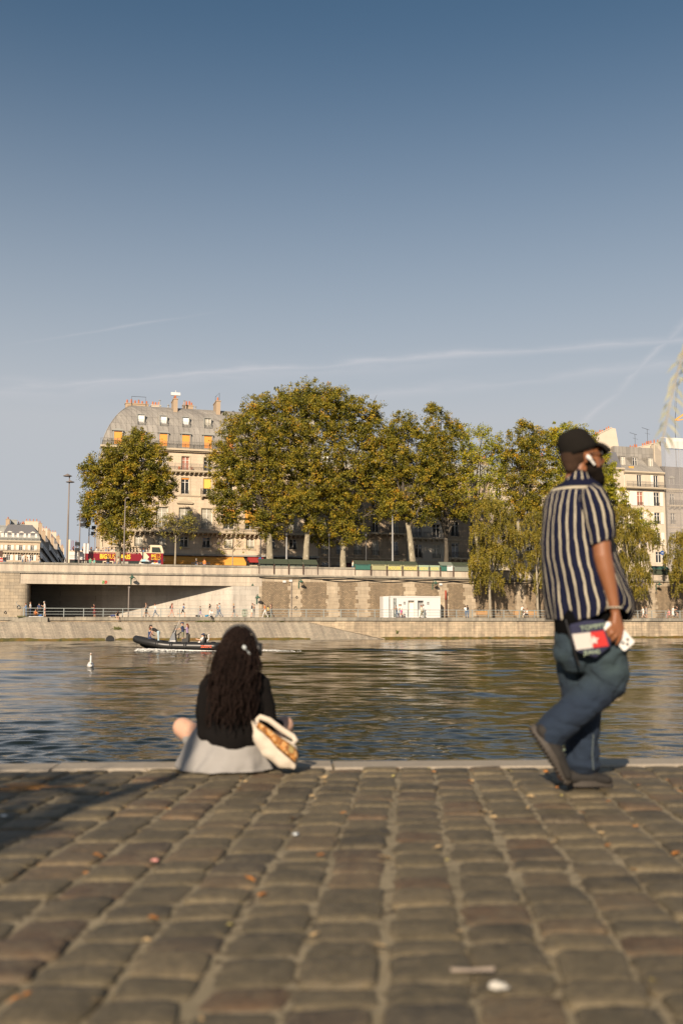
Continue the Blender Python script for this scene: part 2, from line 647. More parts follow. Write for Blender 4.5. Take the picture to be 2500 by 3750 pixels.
t.bump(t.math('ADD', n1, t.math('MULTIPLY', t.noise(38, 5, .75), .8)), .8, .012)
M['cobble'] = t.fin(c, t.math('MULTIPLY_ADD', n1, .25, .52), spec=.4)
mb = MB()
cw = .206
cdir = Vector((math.sin(R(3.9)), math.cos(R(3.9))))
rc = random.Random(11)
for ci in range(-36, 37):
    # origin of the column on the kerb's inner line; distance walks back towards the camera
    x0 = .04 + ci * cw
    d = .30
    jit = rc.uniform(-.006, .006)
    while d < 8.4:
        L = rc.choice([rc.uniform(.12, .16), rc.uniform(.16, .205), rc.uniform(.19, .25)]) * (rc.uniform(.5, 1) if d == .30 else 1)
        cx = x0 + jit + .006 * math.sin(d * 1.7 + ci) + rc.uniform(-.004, .004)
        yb = edge_y(0)
        g = rc.uniform(-.002, .011)
        ww, ll = (cw - g - .014) / 2 * rc.uniform(.95, 1.05), (L - abs(g) * .5 - .001) / 2
        # outline: a rounded, irregular quadrilateral
        N = 28
        ring = []
        cr = [rc.uniform(.93, 1.07) for _ in range(4)]
        wob = [rc.uniform(-.085, .085) for _ in range(5)]
        tw = rc.uniform(-.10, .10)
        for k in range(N):
            a = 2 * PI * k / N
            ca, sa = math.cos(a), math.sin(a)
            e = 9.0
            rr = (abs(ca) ** e + abs(sa) ** e) ** (-1 / e)
            q = a / (PI / 2) - .5
            i0 = int(math.floor(q)) % 4; f = q - math.floor(q); f = f * f * (3 - 2 * f)
            rr *= cr[i0] * (1 - f) + cr[(i0 + 1) % 4] * f
            rr *= 1 + wob[0] * math.sin(3 * a + wob[1] * 60) * .5 + wob[2] * .4 * math.sin(5 * a + wob[3] * 60)
            px_, py_ = rr * ca * ww, rr * sa * ll
            ring.append((px_ - py_ * tw, py_ + px_ * tw))
        zt = rc.uniform(-.006, .007)
        tx, ty = rc.uniform(-.03, .03), rc.uniform(-.03, .03)
        dm = rc.uniform(.001, .005)
        mid = d + L / 2
        dist = mid
        ox, oy = cx - cdir.x * dist, yb + (cx) * ed.y / ed.x - cdir.y * dist
        vs = []
        for (sc_, dz) in ((1.03, -.05), (1.0, -.010), (.965, -.004), (.88, 0), (.5, dm)):
            for (qx, qy) in ring:
                X, Y = qx * sc_, qy * sc_
                # world: x along the kerb, y along the column
                wx = ox + X * ed.x + Y * cdir.x
                wy = oy + X * ed.y + Y * cdir.y
                vs.append((wx, wy, zt + dz + X * tx + Y * ty - .004 + .005 * (noise.noise(Vector((wx * .9, wy * .9, 3))))))
        vs.append((ox, oy, zt + dm * 1.1 - .004 + .005 * noise.noise(Vector((ox * .9, oy * .9, 3)))))
        fs = []
        for r_ in range(4):
            for k in range(N):
                fs.append((r_ * N + k, r_ * N + (k + 1) % N, (r_ + 1) * N + (k + 1) % N, (r_ + 1) * N + k))
        for k in range(N):
            fs.append((4 * N + k, 4 * N + (k + 1) % N, 5 * N))
        mb.raw(vs, fs)
        d += L
struct(mb, 'cobbled_pavement', M['cobble']).data.polygons.foreach_set('use_smooth', [True] * len(mb.f))

# --- water: one sheet of real waves from the near quay to the far bank
t = NT('river_water')
n1 = t.noise(2.4, 5, .6, vec=t.map(t.co(), (1, 1.6, 1)))
n2 = t.noise(9.0, 3, .55, vec=t.map(t.co(), (1, 1.5, 1)))
bp = t.bump(t.math('ADD', n1, t.math('MULTIPLY', n2, .3)), .3, .03)
t.b.inputs['IOR'].default_value = 1.33
M['water'] = t.fin(t.mix(t.noise(.05, 3, .5), (.007, .011, .007), (.014, .014, .006)), .015, spec=.42)
rows, cols = 860, 560
y0w, y1w = 5.7, 175.0
ys = y0w * np.exp(np.linspace(0, 1, rows) * math.log(y1w / y0w))
tt = np.linspace(-1, 1, cols)
tt = .55 * tt + .45 * tt ** 3
YY = np.repeat(ys[:, None], cols, 1)
XX = tt[None, :] * (ys[:, None] * .95 + 14)
dyr = YY * (math.log(y1w / y0w) / rows)
ZZ = np.zeros_like(YY)
rw = np.random.RandomState(5)
gust = .75 + .35 * np.sin(XX * .11 + YY * .05 + 1) * np.sin(YY * .09 + XX * .03) + .25 * np.sin(XX * .31 - YY * .2)
for i in range(80):
    lam = .19 * (2.1 / .19) ** rw.rand()
    th = R(90) + rw.randn() * R(30) + R(-8)
    k = 2 * PI / lam
    slope = .019 * (2.3 if lam < .5 else .5)
    filt = np.clip((lam / (dyr * 3.2)) - 1, 0, 1)
    ph = k * (XX * math.cos(th) + YY * math.sin(th)) + rw.rand() * 6.28
    wv = np.sin(ph + .5 * np.sin(ph * .5 + i))
    ZZ += (slope / k) * filt * (wv + .25 * np.cos(2 * ph)) * np.clip(gust, .35, 1.4)
fade = np.clip((YY - 9) / 25, 0, 1)
for i in range(26):
    lam = 1.3 * (5.0 / 1.3) ** rw.rand(); th = R(90) + rw.randn() * R(22) + R(-8); k = 2 * PI / lam
    filt = np.clip((lam / (dyr * 3.0)) - 1, 0, 1)
    ZZ += (.015 / k) * filt * fade * np.sin(k * (XX * math.cos(th) + YY * math.sin(th)) + rw.rand() * 6.28 + .8 * np.sin(XX * .5 + i))
# the wake of the boat: a few smooth swells spreading behind it
bY = 73.0
wk = np.exp(-((YY - bY - (XX + 12) * .09) / 3.2) ** 2) * np.clip((XX + 14) / 8, 0, 1)
ZZ += .10 * wk * np.sin(YY * 2.2 + XX * .25 + 1.2 * np.sin(XX * .4))
co = np.stack([XX, YY, ZZ + WZ], -1).reshape(-1, 3)
idx = np.arange(rows * cols).reshape(rows, cols)
q = np.stack([idx[:-1, :-1], idx[:-1, 1:], idx[1:, 1:], idx[1:, :-1]], -1).reshape(-1, 4)


def np_mesh(name, co, q, mats, smooth=True, mi=None):
    me = bpy.data.meshes.new(name)
    me.vertices.add(len(co)); me.vertices.foreach_set('co', co.astype(np.float32).ravel())
    k = q.shape[1]
    me.loops.add(len(q) * k); me.loops.foreach_set('vertex_index', q.astype(np.int32).ravel())
    me.polygons.add(len(q))
    me.polygons.foreach_set('loop_start', np.arange(0, len(q) * k, k, dtype=np.int32))
    me.polygons.foreach_set('loop_total', np.full(len(q), k, dtype=np.int32))
    if smooth: me.polygons.foreach_set('use_smooth', np.ones(len(q), dtype=bool))
    if mi is not None: me.polygons.foreach_set('material_index', mi.astype(np.int32))
    for m in (mats if isinstance(mats, (list, tuple)) else [mats]): me.materials.append(m)
    me.update(calc_edges=True)
    return me


tag(link('river_water', np_mesh('river_water', co, q, M['water'])), kind='structure')

# --- far lower quay: one long block with a coping; left of the ramp a stone revetment in front
UL, UR = -60.0, 190.0
uR0 = U(1130, -1, 0)      # where the revetment starts to run down
uR1 = U(1415, -1, 0)


def wall_prism(name, prof, u0, u1, mat, parent=None, struct_=True, **kw):
    """profile in (v,z) pulled along u, in the far bank frame"""
    mb = MB()
    n = len(prof)
    vs = [(u0, v, z) for v, z in prof] + [(u1, v, z) for v, z in prof]
    fs = [tuple(range(n)), tuple(range(2 * n - 1, n - 1, -1))]
    for i in range(n):
        j = (i + 1) % n
        fs.append((j, i, n + i, n + j))
    mb.raw(vs, fs)
    o = mb.build(name, mat, parent, **kw)
    bm = bmesh.new(); bm.from_mesh(o.data); bmesh.ops.recalc_face_normals(bm, faces=bm.faces); bm.to_mesh(o.data); bm.free()
    if parent is None:
        place(o, 0, 0, 0)
        if struct_: o['kind'] = 'structure'
    return o


wall_prism('lower_quay_pavement', [(.3, -4), (.3, QZ - .02), (60, QZ - .02), (60, -4)], UL, UR, M['sand'])
eb = fb_thing('river_wall', 'low pale stone wall carrying the far lower quay above the water', 'wall', 0, 0, 0)
wall_prism('ashlar_face', [(.02, -4), (.02, QZ - .46), (.28, QZ - .46), (.28, -4)], UL, UR, M['quay_ashlar'], eb)
# coping in separate long stones, slightly out of line
mb = MB(); uu = UL; rk = random.Random(5)
while uu < UR:
    L = rk.uniform(1.5, 2.8)
    dz, dv = rk.uniform(-.02, .015), rk.uniform(-.03, .02)
    mb.box(uu + .012, uu + L - .012, -.16 + dv, 1.2, QZ - .44, QZ + dz)
    uu += L
mb.build('coping', M['coping'], eb)

rv = fb_thing('stone_revetment', 'long sloping stained stone revetment between the underpass and the river', 'revetment', 0, 0, 0)
wall_prism('slope_face', [(-.05, -4), (-.05, 1.22), (-.95, 1.20), (-1.05, 1.12), (-1.9, -1.2), (-2.2, -4)], UL, uR0, M['revetment'], rv)
# its tapering end
mb = MB()
A0 = [(-.05, 1.22), (-.95, 1.20), (-1.05, 1.12), (-1.9, -1.2), (-2.1, -2.5), (-.05, -2.5)]
B0 = [(-.05, -1.0), (-.12, -1.05), (-.15, -1.08), (-.6, -1.2), (-.8, -2.5), (-.05, -2.5)]
vs = [(uR0, v, z) for v, z in A0] + [(uR1, v, z) for v, z in B0]
mb.raw(vs, [(i, (i + 1) % 6, 6 + (i + 1) % 6, 6 + i) for i in range(6)] + [(5, 4, 3, 2, 1, 0), (6, 7, 8, 9, 10, 11)])
mb.build('ramp_end', M['revetment'], rv)
mb = MB()
mb.raw([(UL, -.06, 1.225), (uR0, -.06, 1.225), (uR0, -1.0, 1.205), (UL, -1.0, 1.205), (uR0, -.06, 1.215), (uR1, -.1, -.98), (uR1, -.18, -1.0), (uR0, -1.0, 1.20)],
       [(0, 3, 2, 1)])
mb.tube([(uR0, -.98, 1.2), (uR1, -.2, -1.0)], .06, 6)
mb.build('ledge_trim', M['quoin'], rv)

# algae line above the water
t = NT('algae')
c = t.ramp(t.noise(.8, 6, .7), [(.3, (.03, .03, .008)), (.45, (.10, .085, .014)), (.6, (.17, .10, .016)), (.72, (.08, .035, .012))])
t.bump(t.noise(6, 5, .7), .8, .04)
M['algae'] = t.fin(t.mix(.5, c, t.ramp(t.noise(14, 4, .7), [(.3, (.3, .3, .3)), (.7, (1, 1, 1))]), 'MULTIPLY'), .8)


def algae_strip(u0, u1, fn, name, label):
    """a ragged skin over the wall foot; fn(z) gives the wall's v at height z"""
    mb = MB(); n = int((u1 - u0) / .35)
    prev = None
    for i in range(n + 1):
        u = u0 + (u1 - u0) * i / n
        top = -.76 + .13 * noise.noise(Vector((u * .25, 1, 0))) + .10 * noise.noise(Vector((u * 1.3, 5, 0)))
        mid = -1.0
        if prev:
            pu, pt_ = prev
            mb.raw([(pu, fn(-1.4) - .05, -1.4), (u, fn(-1.4) - .05, -1.4), (u, fn(mid) - .05, mid), (pu, fn(mid) - .05, mid), (u, fn(top) - .012, top), (pu, fn(pt_) - .012, pt_)],
                   [(0, 1, 2, 3), (3, 2, 4, 5)])
        prev = (u, top)
    o = mb.build(name, M['algae'], None, kind='stuff', label=label, cat='algae')
    place(o, 0, 0, 0)


algae_strip(UL, uR0, lambda z: -1.05 - (1.12 - z) * .85 / 2.32, 'algae', 'yellow green algae growing along the foot of the sloping revetment')
algae_strip(uR1 - 1, UR, lambda z: .02, 'algae', 'yellow brown algae growing along the foot of the upright river wall')

# --- tall embankment wall with its parapet
uO0 = U(106, VW, 4)            # underpass opening
uO1 = U(948, VW, 4)
ZF0 = Z(500, 2142, VW)         # soffit of the slab
ZF1 = Z(500, 2103, VW)         # top of fascia
ew = fb_thing('embankment_wall', 'tall riverside retaining wall of brown rubble panels with pale quoins and parapet', 'wall', 0, VW, 0)
PTh = .55
wall_prism('parapet', [(-.05, ZF1 + .1), (-.05, PT - .25), (PTh, PT - .25), (PTh, ZF1 + .1)], UL, UR, M['concrete'], ew)
mb = MB(); uu = UL; rk = random.Random(8)
while uu < UR:
    L = rk.uniform(1.6, 2.6)
    mb.box(uu + .01, uu + L - .01, -.14 + rk.uniform(-.01, .01), PTh + .08, PT - .26, PT + rk.uniform(-.015, .01))
    uu += L
mb.build('parapet_coping', M['coping'], ew)
mb = MB()
mb.box(UL, UR, -.22, .3, ZF1 - .06, ZF1 + .12)
mb.box(UL, UR, -.16, .3, ZF1 + .12, ZF1 + .18)
mb.build('string_course', M['coping'], ew)
wall_prism('masonry', [(0, 0), (0, ZF1), (.6, ZF1), (.6, 0)], uO1, UR, M['quoin'], ew)
# rubble panels between quoin piers
pier_px = [1082, 1218, 1328, 1500, 1622, 1720, 1905, 2095, 2250, 2385]
edges = [uO1 + .3] + [U(p, VW, 4) for p in pier_px] + [U(2560, VW, 4)]
while edges[-1] < UR - 12: edges.append(edges[-1] + 7)
rk = random.Random(2)
for i in range(len(edges) - 1):
    a = edges[i] + (.75 if i else 0.1); b = edges[i + 1] - .75
    top = ZF1 - .75
    mb = MB()
    # ragged sides where the quoins bite into the panel
    nz_ = 9
    zs = [QZ - .3 + (top - QZ + .3) * k / nz_ for k in range(nz_ + 1)]
    for k in range(nz_):
        ea = a + (rk.uniform(.1, .4) if k % 2 else rk.uniform(-.15, .1)) * (1 if i else 0); eb_ = b - (rk.uniform(.1, .4) if (k + i) % 2 else rk.uniform(-.15, .1))
        mb.box(ea, eb_, -.012, .1, zs[k], zs[k + 1])
    mb.build('rubble_panel', M['rubble'], ew)
# plinth line
mb = MB(); mb.box(uO1 + .3, UR, -.1, .2, QZ - .3, QZ + .12); mb.build('plinth', M['coping'], ew)

# --- underpass at the left: slab on a pier, back wall slanting away
up = fb_thing('underpass', 'wide dark underpass beneath a pale concrete road slab', 'underpass', 0, VW, 0)
mb = MB()
mb.box(UL, uO1 + .4, -.02, .9, ZF0, ZF1 - .065)
mb.build('fascia_beam', M['concrete'], up)
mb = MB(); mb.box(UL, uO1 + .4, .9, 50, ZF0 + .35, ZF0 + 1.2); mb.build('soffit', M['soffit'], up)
t_ = U(372, VW + 7, 2)
mb = MB()
bw = [(uO1 + .3, .02), (U(852, VW, 4), .03), (t_, 7.6), (U(106, VW + 16, 4) - 4, 19.0), (UL, 44)]
for (a, b) in zip(bw, bw[1:]):
    mb.face([(a[0], a[1], QZ - .1), (b[0], b[1], QZ - .1), (b[0], b[1], ZF0 + .4), (a[0], a[1], ZF0 + .4)][::-1])
mb.build('back_wall', M['back_wall'], up)
# pier with a rounded nose
mb = MB()
prof = []
pw = uO0
ring = [(UL, -.12)] + [(pw - 1.0, -.12)] + [(pw - 1.0 + 1.0 * math.sin(a), .88 - math.cos(a)) for a in [R(x) for x in range(15, 91, 15)]] + [(pw, 12), (UL, 12)]
n = len(ring)
vs = [(x, y, QZ - 1) for x, y in ring] + [(x, y, ZF0 - .003) for x, y in ring]
mb.raw(vs, [tuple(range(n))[::-1], tuple(range(n, 2 * n))] + [(i, (i + 1) % n, n + (i + 1) % n, n + i) for i in range(n)])
mb.build('pier', M['wall_stone'], up, smooth=False)
mb = MB()
mb.box(UL, U(70, VW, 4), -.125, .9, ZF0 + .0, ZF1 - .075)
mb.build('pier_head', M['wall_stone'], up)
# ramp stub at the foot of the pier
ub = U(80, 0, 2)
mb = MB()
mb.prism([(ub - 2.2, .4), (ub - 2.2, 1.25), (ub - 1.6, 1.25), (ub + .5, QZ - .02), (ub + 3.0, QZ - .02), (ub + 3.0, .4)], -.55, -.2)
mb.build('stair_cheek', M['coping'], eb)
mb = MB()
for px in (305, 350, 425, 560):
    mb.prism([(U(px, VW, 5), ZF1 - .08), (U(px, VW, 5) + .25, ZF1 - .08), (U(px, VW, 5) + .18, ZF0 + .7), (U(px, VW, 5) + .05, ZF0 + .5)], -.025, -.022)

# --- street level and the city ground behind
mb = MB()
mb.box(-500, 700, VW + PTh - .02, 1500, SZ - 1.2, SZ)
o = struct(mb, 'street', M['asphalt']); place(o, 0, 0, 0)
mb = MB()
mb.box(-300, 500, VW + PTh, VW + 6.0, SZ - .1, SZ + .13)
o = struct(mb, 'riverside_pavement', M['sand']); place(o, 0, 0, 0)

# ------------------------------------------------------------------ people
def capsule(mb, p0, p1, r0, r1, n=10):
    p0, p1 = Vector(p0), Vector(p1)
    mb.tube([p0, p1], [r0, r1], n)
    mb.ball(p0, r0, n, 6); mb.ball(p1, r1, n, 6)


def remesh(mb, voxel, smooth=4, fac=.5):
    me = mb.mesh('tmp', M['black'])
    o = bpy.data.objects.new('tmp', me)
    COL.objects.link(o)
    m = o.modifiers.new('r', 'REMESH'); m.mode = 'VOXEL'; m.voxel_size = voxel
    s = o.modifiers.new('s', 'SMOOTH'); s.iterations = smooth; s.factor = fac
    dg = bpy.context.evaluated_depsgraph_get()
    out = bpy.data.meshes.new_from_object(o.evaluated_get(dg))
    bpy.data.objects.remove(o)
    bpy.data.meshes.remove(me)
    out.polygons.foreach_set('use_smooth', [True] * len(out.polygons))
    out.materials.clear()
    return out


def displace(me, fn):
    n = len(me.vertices)
    co = np.empty(n * 3); me.vertices.foreach_get('co', co); co = co.reshape(-1, 3)
    no = np.empty(n * 3); me.vertices.foreach_get('normal', no); no = no.reshape(-1, 3)
    d = np.array([fn(Vector(c)) for c in co])
    co = co + no * d[:, None]
    me.vertices.foreach_set('co', co.ravel()); me.update()


def cloth(name, c):
    return plain('cloth_' + name, c, .9, .12, 6)


CL = dict(black=(.02, .02, .022), white=(.72, .70, .66), navy=(.03, .045, .10), blue=(.16, .26, .45), grey=(.28, .28, .27),
          red=(.50, .08, .06), salmon=(.62, .28, .22), pink=(.68, .30, .32), orange=(.62, .20, .05), beige=(.52, .43, .32),
          denim=(.10, .15, .23), khaki=(.20, .19, .12), teal=(.10, .35, .30), yellow=(.62, .50, .12), lilac=(.36, .27, .42),
          lightblue=(.38, .50, .55), darkred=(.13, .03, .03), magenta=(.62, .10, .28), brown=(.16, .09, .05), cream=(.68, .62, .50),
          green=(.10, .30, .16), charcoal=(.06, .06, .065))
SKIN = dict(light=(.56, .33, .22), tan=(.42, .23, .14), dark=(.16, .085, .05), pale=(.62, .42, .31))
HAIR = dict(black=(.015, .012, .010), brown=(.06, .03, .018), blond=(.40, .28, .13), grey=(.33, .31, .28), bald=None, auburn=(.14, .045, .02))
POSE = {}


def fk(pose, h=1.72):
    """joint chain of a figure facing +x; returns segments (tag, p0, p1, r0, r1)"""
    k = h / 1.72
    lean = R(pose.get('lean', 3)); nod = R(pose.get('nod', 0))
    segs = []
    P = Vector((0, 0, .93))
    tdir = Vector((math.sin(lean), 0, math.cos(lean)))
    waist = P + tdir * .14
    chest = P + tdir * .38
    neck = P + tdir * .54
    hd = Vector((math.sin(lean * .5 + nod), 0, math.cos(lean * .5 + nod)))
    head = neck + hd * .15
    segs.append(('hips', P + Vector((0, -.07, -.02)), P + Vector((0, .07, -.02)), .115, .115))
    segs.append(('torso', P + tdir * .05, waist, .115, .108))
    segs.append(('torso', waist + Vector((0, -.05, 0)), chest + Vector((0, -.085, 0)), .10, .112))
    segs.append(('torso', waist + Vector((0, .05, 0)), chest + Vector((0, .085, 0)), .10, .112))
    segs.append(('torso', chest + tdir * .09 + Vector((0, -.14, 0)), chest + tdir * .09 + Vector((0, .14, 0)), .072, .072))
    segs.append(('neck', chest + tdir * .08, neck + hd * .07, .056, .052))
    segs.append(('head', neck + hd * .10, head + hd * .05, .078, .092))
    f = Vector((hd.z, 0, -hd.x))
    segs.append(('head', head + f * .085 - hd * .005, head + f * .108 - hd * .02, .014, .012))
    segs.append(('head', neck + hd * .07 + f * .03, neck + hd * .085 + f * .055, .05, .035))
    for side, (a, b) in ((-1, pose.get('lr', (0, 0))), (1, pose.get('ll', (0, 0)))):
        a, b = R(a), R(b)
        sp = pose.get('spread', 0)
        hip = P + Vector((0, side * .085, -.05))
        knee = hip + Vector((math.sin(a) * .43, side * sp * .3, -math.cos(a) * .43))
        ank = knee + Vector((math.sin(a - b), side * sp * .1, -math.cos(a - b))) * .42
        ft = R(pose.get('foot', 0)) + (a - b) * .55
        toe = ank + Vector((math.cos(ft) * .15, 0, math.sin(ft) * .15 - .035))
        segs.append(('thigh', hip, knee, .092, .062))
        segs.append(('shin', knee, ank, .058, .042))
        segs.append(('foot', ank + Vector((-.03, 0, -.035)), toe, .038, .03))
    for side, (a, b) in ((-1, pose.get('ar', (5, 15))), (1, pose.get('al', (5, 15)))):
        a, b = R(a), R(b)
        sh = chest + tdir * .09 + Vector((0, side * .175, 0))
        o = pose.get('out', .12)
        el = sh + Vector((math.sin(a), side * o, -math.cos(a))).normalized() * .28
        wr = el + Vector((math.sin(a + b), -side * pose.get('inn', .0), -math.cos(a + b))).normalized() * .25
        hn = wr + (wr - el).normalized() * .085
        segs.append(('uarm', sh, el, .052, .042))
        segs.append(('farm', el, wr, .040, .028))
        segs.append(('hand', wr, hn, .030, .026))
    zmin = min(min(p0.z - r0, p1.z - r1) for _, p0, p1, r0, r1 in segs)
    dz = -zmin if 'seat' not in pose else pose['seat'] - (.93 - .13)
    out = [(t_, (p0 + Vector((0, 0, dz))) * k, (p1 + Vector((0, 0, dz))) * k, r0 * k, r1 * k) for t_, p0, p1, r0, r1 in segs]
    return out, (head + Vector((0, 0, dz))) * k, hd, f, k


POSES = dict(
    stand=dict(), stand2=dict(lr=(4, 4), ll=(-3, 2), ar=(10, 60), al=(2, 10)),
    walk=dict(lr=(24, 8), ll=(-18, 22), ar=(-20, 18), al=(22, 28), lean=5),
    walk2=dict(lr=(-20, 28), ll=(22, 6), ar=(18, 30), al=(-18, 12), lean=4, nod=12),
    run=dict(lr=(38, 40), ll=(-22, 70), ar=(-40, 90), al=(35, 90), lean=12),
    phone=dict(lr=(6, 6), ll=(-5, 5), ar=(25, 95), al=(20, 90), nod=22, inn=.4),
    sit=dict(lr=(88, 85), ll=(86, 84), ar=(28, 55), al=(22, 60), lean=4, seat=.45),
    sit2=dict(lr=(90, 95), ll=(84, 80), ar=(40, 70), al=(10, 30), lean=-6, seat=.45, nod=8),
    edge=dict(lr=(78, 80), ll=(74, 74), ar=(48, 55), al=(44, 50), lean=38, seat=0.0, nod=45, inn=.3),
    edge2=dict(lr=(72, 82), ll=(76, 78), ar=(38, 70), al=(40, 60), lean=14, seat=0.0, nod=20, inn=.3),
    floor=dict(lr=(118, 125), ll=(112, 118), ar=(45, 40), al=(50, 40), lean=18, seat=0.0, spread=.3),
    bend=dict(lr=(4, 6), ll=(-4, 2), ar=(8, 18), al=(14, 12), lean=58, nod=10),
    drive=dict(lr=(8, 8), ll=(-4, 4), ar=(52, 42), al=(50, 40), lean=4),
    recline=dict(lr=(92, 38), ll=(86, 30), ar=(50, 60), al=(46, 70), lean=-32, seat=.05, nod=22),
    cycle=dict(lr=(70, 75), ll=(48, 62), ar=(58, 12), al=(58, 12), lean=28, seat=.9, nod=-6),
    leanrail=dict(lr=(2, 2), ll=(-8, 2), ar=(45, 70), al=(45, 70), lean=16),
)


def person_mesh(posename, h, voxel):
    key = (posename, round(h, 2), voxel)
    if key in POSE: return POSE[key]
    segs, head, hd, f, k = fk(POSES[posename], h)
    mb = MB()
    for t_, p0, p1, r0, r1 in segs: capsule(mb, p0, p1, r0, r1, 8)
    me = remesh(mb, voxel, 2)
    # nearest bone of each face
    n = len(me.polygons)
    cen = np.empty(n * 3); me.polygons.foreach_get('center', cen); cen = cen.reshape(-1, 3)
    best = np.full(n, 1e9); bi = np.zeros(n, int); bt = np.zeros(n)
    for i, (t_, p0, p1, r0, r1) in enumerate(segs):
        a = np.array(p0); d = np.array(p1) - a; L = d.dot(d) + 1e-9
        tt_ = np.clip((cen - a).dot(d) / L, 0, 1)
        dist = np.linalg.norm(cen - (a + tt_[:, None] * d), axis=1) - (r0 + (r1 - r0) * tt_)
        m = dist < best
        best[m] = dist[m]; bi[m] = i; bt[m] = tt_[m]
    POSE[key] = (me, [s[0] for s in segs], bi, bt, segs, head, hd, f, k)
    return POSE[key]


def person(label, pose='stand', top='white', bottom='denim', skin='light', hair='brown', hs='short', sleeve='short', legs='long',
           loc=(0, 0, 0), rz=0.0, h=1.72, shoe='black', extra=None, group=None, voxel=.028, capc='black'):
    me0, tags, bi, bt, segs, head, hd, f, k = person_mesh(pose, h, voxel)
    root = thing('person', label, 'person', loc, rz, group)
    me = me0.copy()
    mats = [plain('skin_' + skin, SKIN[skin], .6, .08, 8), cloth(top, CL[top]), cloth(bottom, CL[bottom]), cloth(shoe, CL[shoe])]
    for m in mats: me.materials.append(m)
    zone = np.zeros(len(bi), dtype=np.int32)
    tg = np.array(tags)[bi]
    zone[tg == 'torso'] = 1
    zone[tg == 'hips'] = 2
    zone[tg == 'foot'] = 3
    if sleeve == 'long': zone[(tg == 'uarm') | (tg == 'farm')] = 1
    elif sleeve == 'short': zone[(tg == 'uarm') & (bt < .62)] = 1
    if legs == 'long': zone[(tg == 'thigh') | (tg == 'shin')] = 2
    elif legs == 'shorts': zone[(tg == 'thigh') & (bt < .75)] = 2
    me.polygons.foreach_set('material_index', zone)
    o = link('body', me, root)
    cen = head
    if hair != 'bald' and HAIR[hair] and hs != 'cap':
        mb = MB(); hm = plain('hair_' + hair, HAIR[hair], .7, .3, 12)
        mb.ball(cen - f * .022 * k + hd * .05 * k, (.105 * k, .098 * k, .098 * k), 12, 8)
        if hs == 'long':
            mb.tube([cen - f * .05 * k + hd * .06 * k, cen - f * .085 * k - hd * .06 * k, cen - f * .10 * k - hd * .2 * k, cen - f * .10 * k - hd * .32 * k], [.07 * k, .085 * k, .075 * k, .03 * k], 8)
        if hs == 'bun':
            mb.ball(cen - f * .09 * k + hd * .11 * k, .05 * k, 8, 5)
        mb.build('hair', hm, root, True)
    if hs == 'cap':
        mb = MB()
        mb.ball(cen - f * .01 * k + hd * .065 * k, (.104 * k, .098 * k, .075 * k), 12, 8)
        mb.tube([cen + f * .05 * k + hd * .06 * k, cen + f * .17 * k + hd * .045 * k], [.055 * k, .035 * k], 8)
        mb.build('cap', cloth(capc, CL[capc]), root, True)
        mb = MB(); mb.ball(cen - f * .035 * k + hd * .0 * k, (.075 * k, .085 * k, .07 * k), 10, 6)
        mb.build('hair', plain('hair_' + hair, HAIR[hair] or (.1, .1, .1), .7, .3, 12), root, True)
    if legs == 'dress':
        hp = [s for s in segs if s[0] == 'hips'][0]
        c = (hp[1] + hp[2]) / 2
        mb = MB()
        mb.lathe([(.13 * k, .14 * k), (.15 * k, 0), (.19 * k, -.25 * k), (.24 * k, -.52 * k), (.20 * k, -.50 * k)], c, 14)
        mb.build('dress_skirt', cloth(bottom, CL[bottom]), root, True)
    if extra == 'backpack':
        sh = [s for s in segs if s[0] == 'torso'][2]
        c = sh[2] + Vector((0, .08 * k, -.10 * k)) - f * .20 * k
        mb = MB(); mb.ball(c, (.10 * k, .15 * k, .22 * k), 10, 8)
        b = mb.build('backpack_mesh', cloth('charcoal', CL['charcoal']), None, True)
        b.name = 'backpack'
        b.location = loc; b.rotation_euler = (0, 0, rz)
        tag(b, 'dark backpack worn by the ' + ('grey tank top' if top == 'grey' else 'pink dress') + ' walker', 'backpack')
    return root


def pfb(px, v, z, label, rz=0.0, **kw):
    """a person on the far bank at pixel column px"""
    return person(label, loc=FB(U(px, v, z + 1), v, z), rz=A_ + R(rz), **kw)


# ------------------------------------------------------------------ buildings
def wall_with_openings(mb, x0, x1, z0, z1, rows, y=0.0, depth=.24):
    """upright wall facing -y with real recessed openings; rows = [(za, zb, [(xa, xb), ...])]"""
    rows = sorted(rows)
    z = z0
    for (za, zb, ops) in rows:
        if za > z: mb.face([(x0, y, z), (x1, y, z), (x1, y, za), (x0, y, za)])
        x = x0
        for (xa, xb) in sorted(ops):
            if xa > x: mb.face([(x, y, za), (xa, y, za), (xa, y, zb), (x, y, zb)])
            d = y + depth
            mb.face([(xa, y, za), (xa, d, za), (xa, d, zb), (xa, y, zb)][::-1])
            mb.face([(xb, y, za), (xb, d, za), (xb, d, zb), (xb, y, zb)])
            mb.face([(xa, y, za), (xb, y, za), (xb, d, za), (xa, d, za)])
            mb.face([(xa, y, zb), (xb, y, zb), (xb, d, zb), (xa, d, zb)][::-1])
            x = xb
        if x < x1: mb.face([(x, y, za), (x1, y, za), (x1, y, zb), (x, y, zb)])
        z = zb
    if z < z1: mb.face([(x0, y, z), (x1, y, z), (x1, y, z1), (x0, y, z1)])


_wc = {}


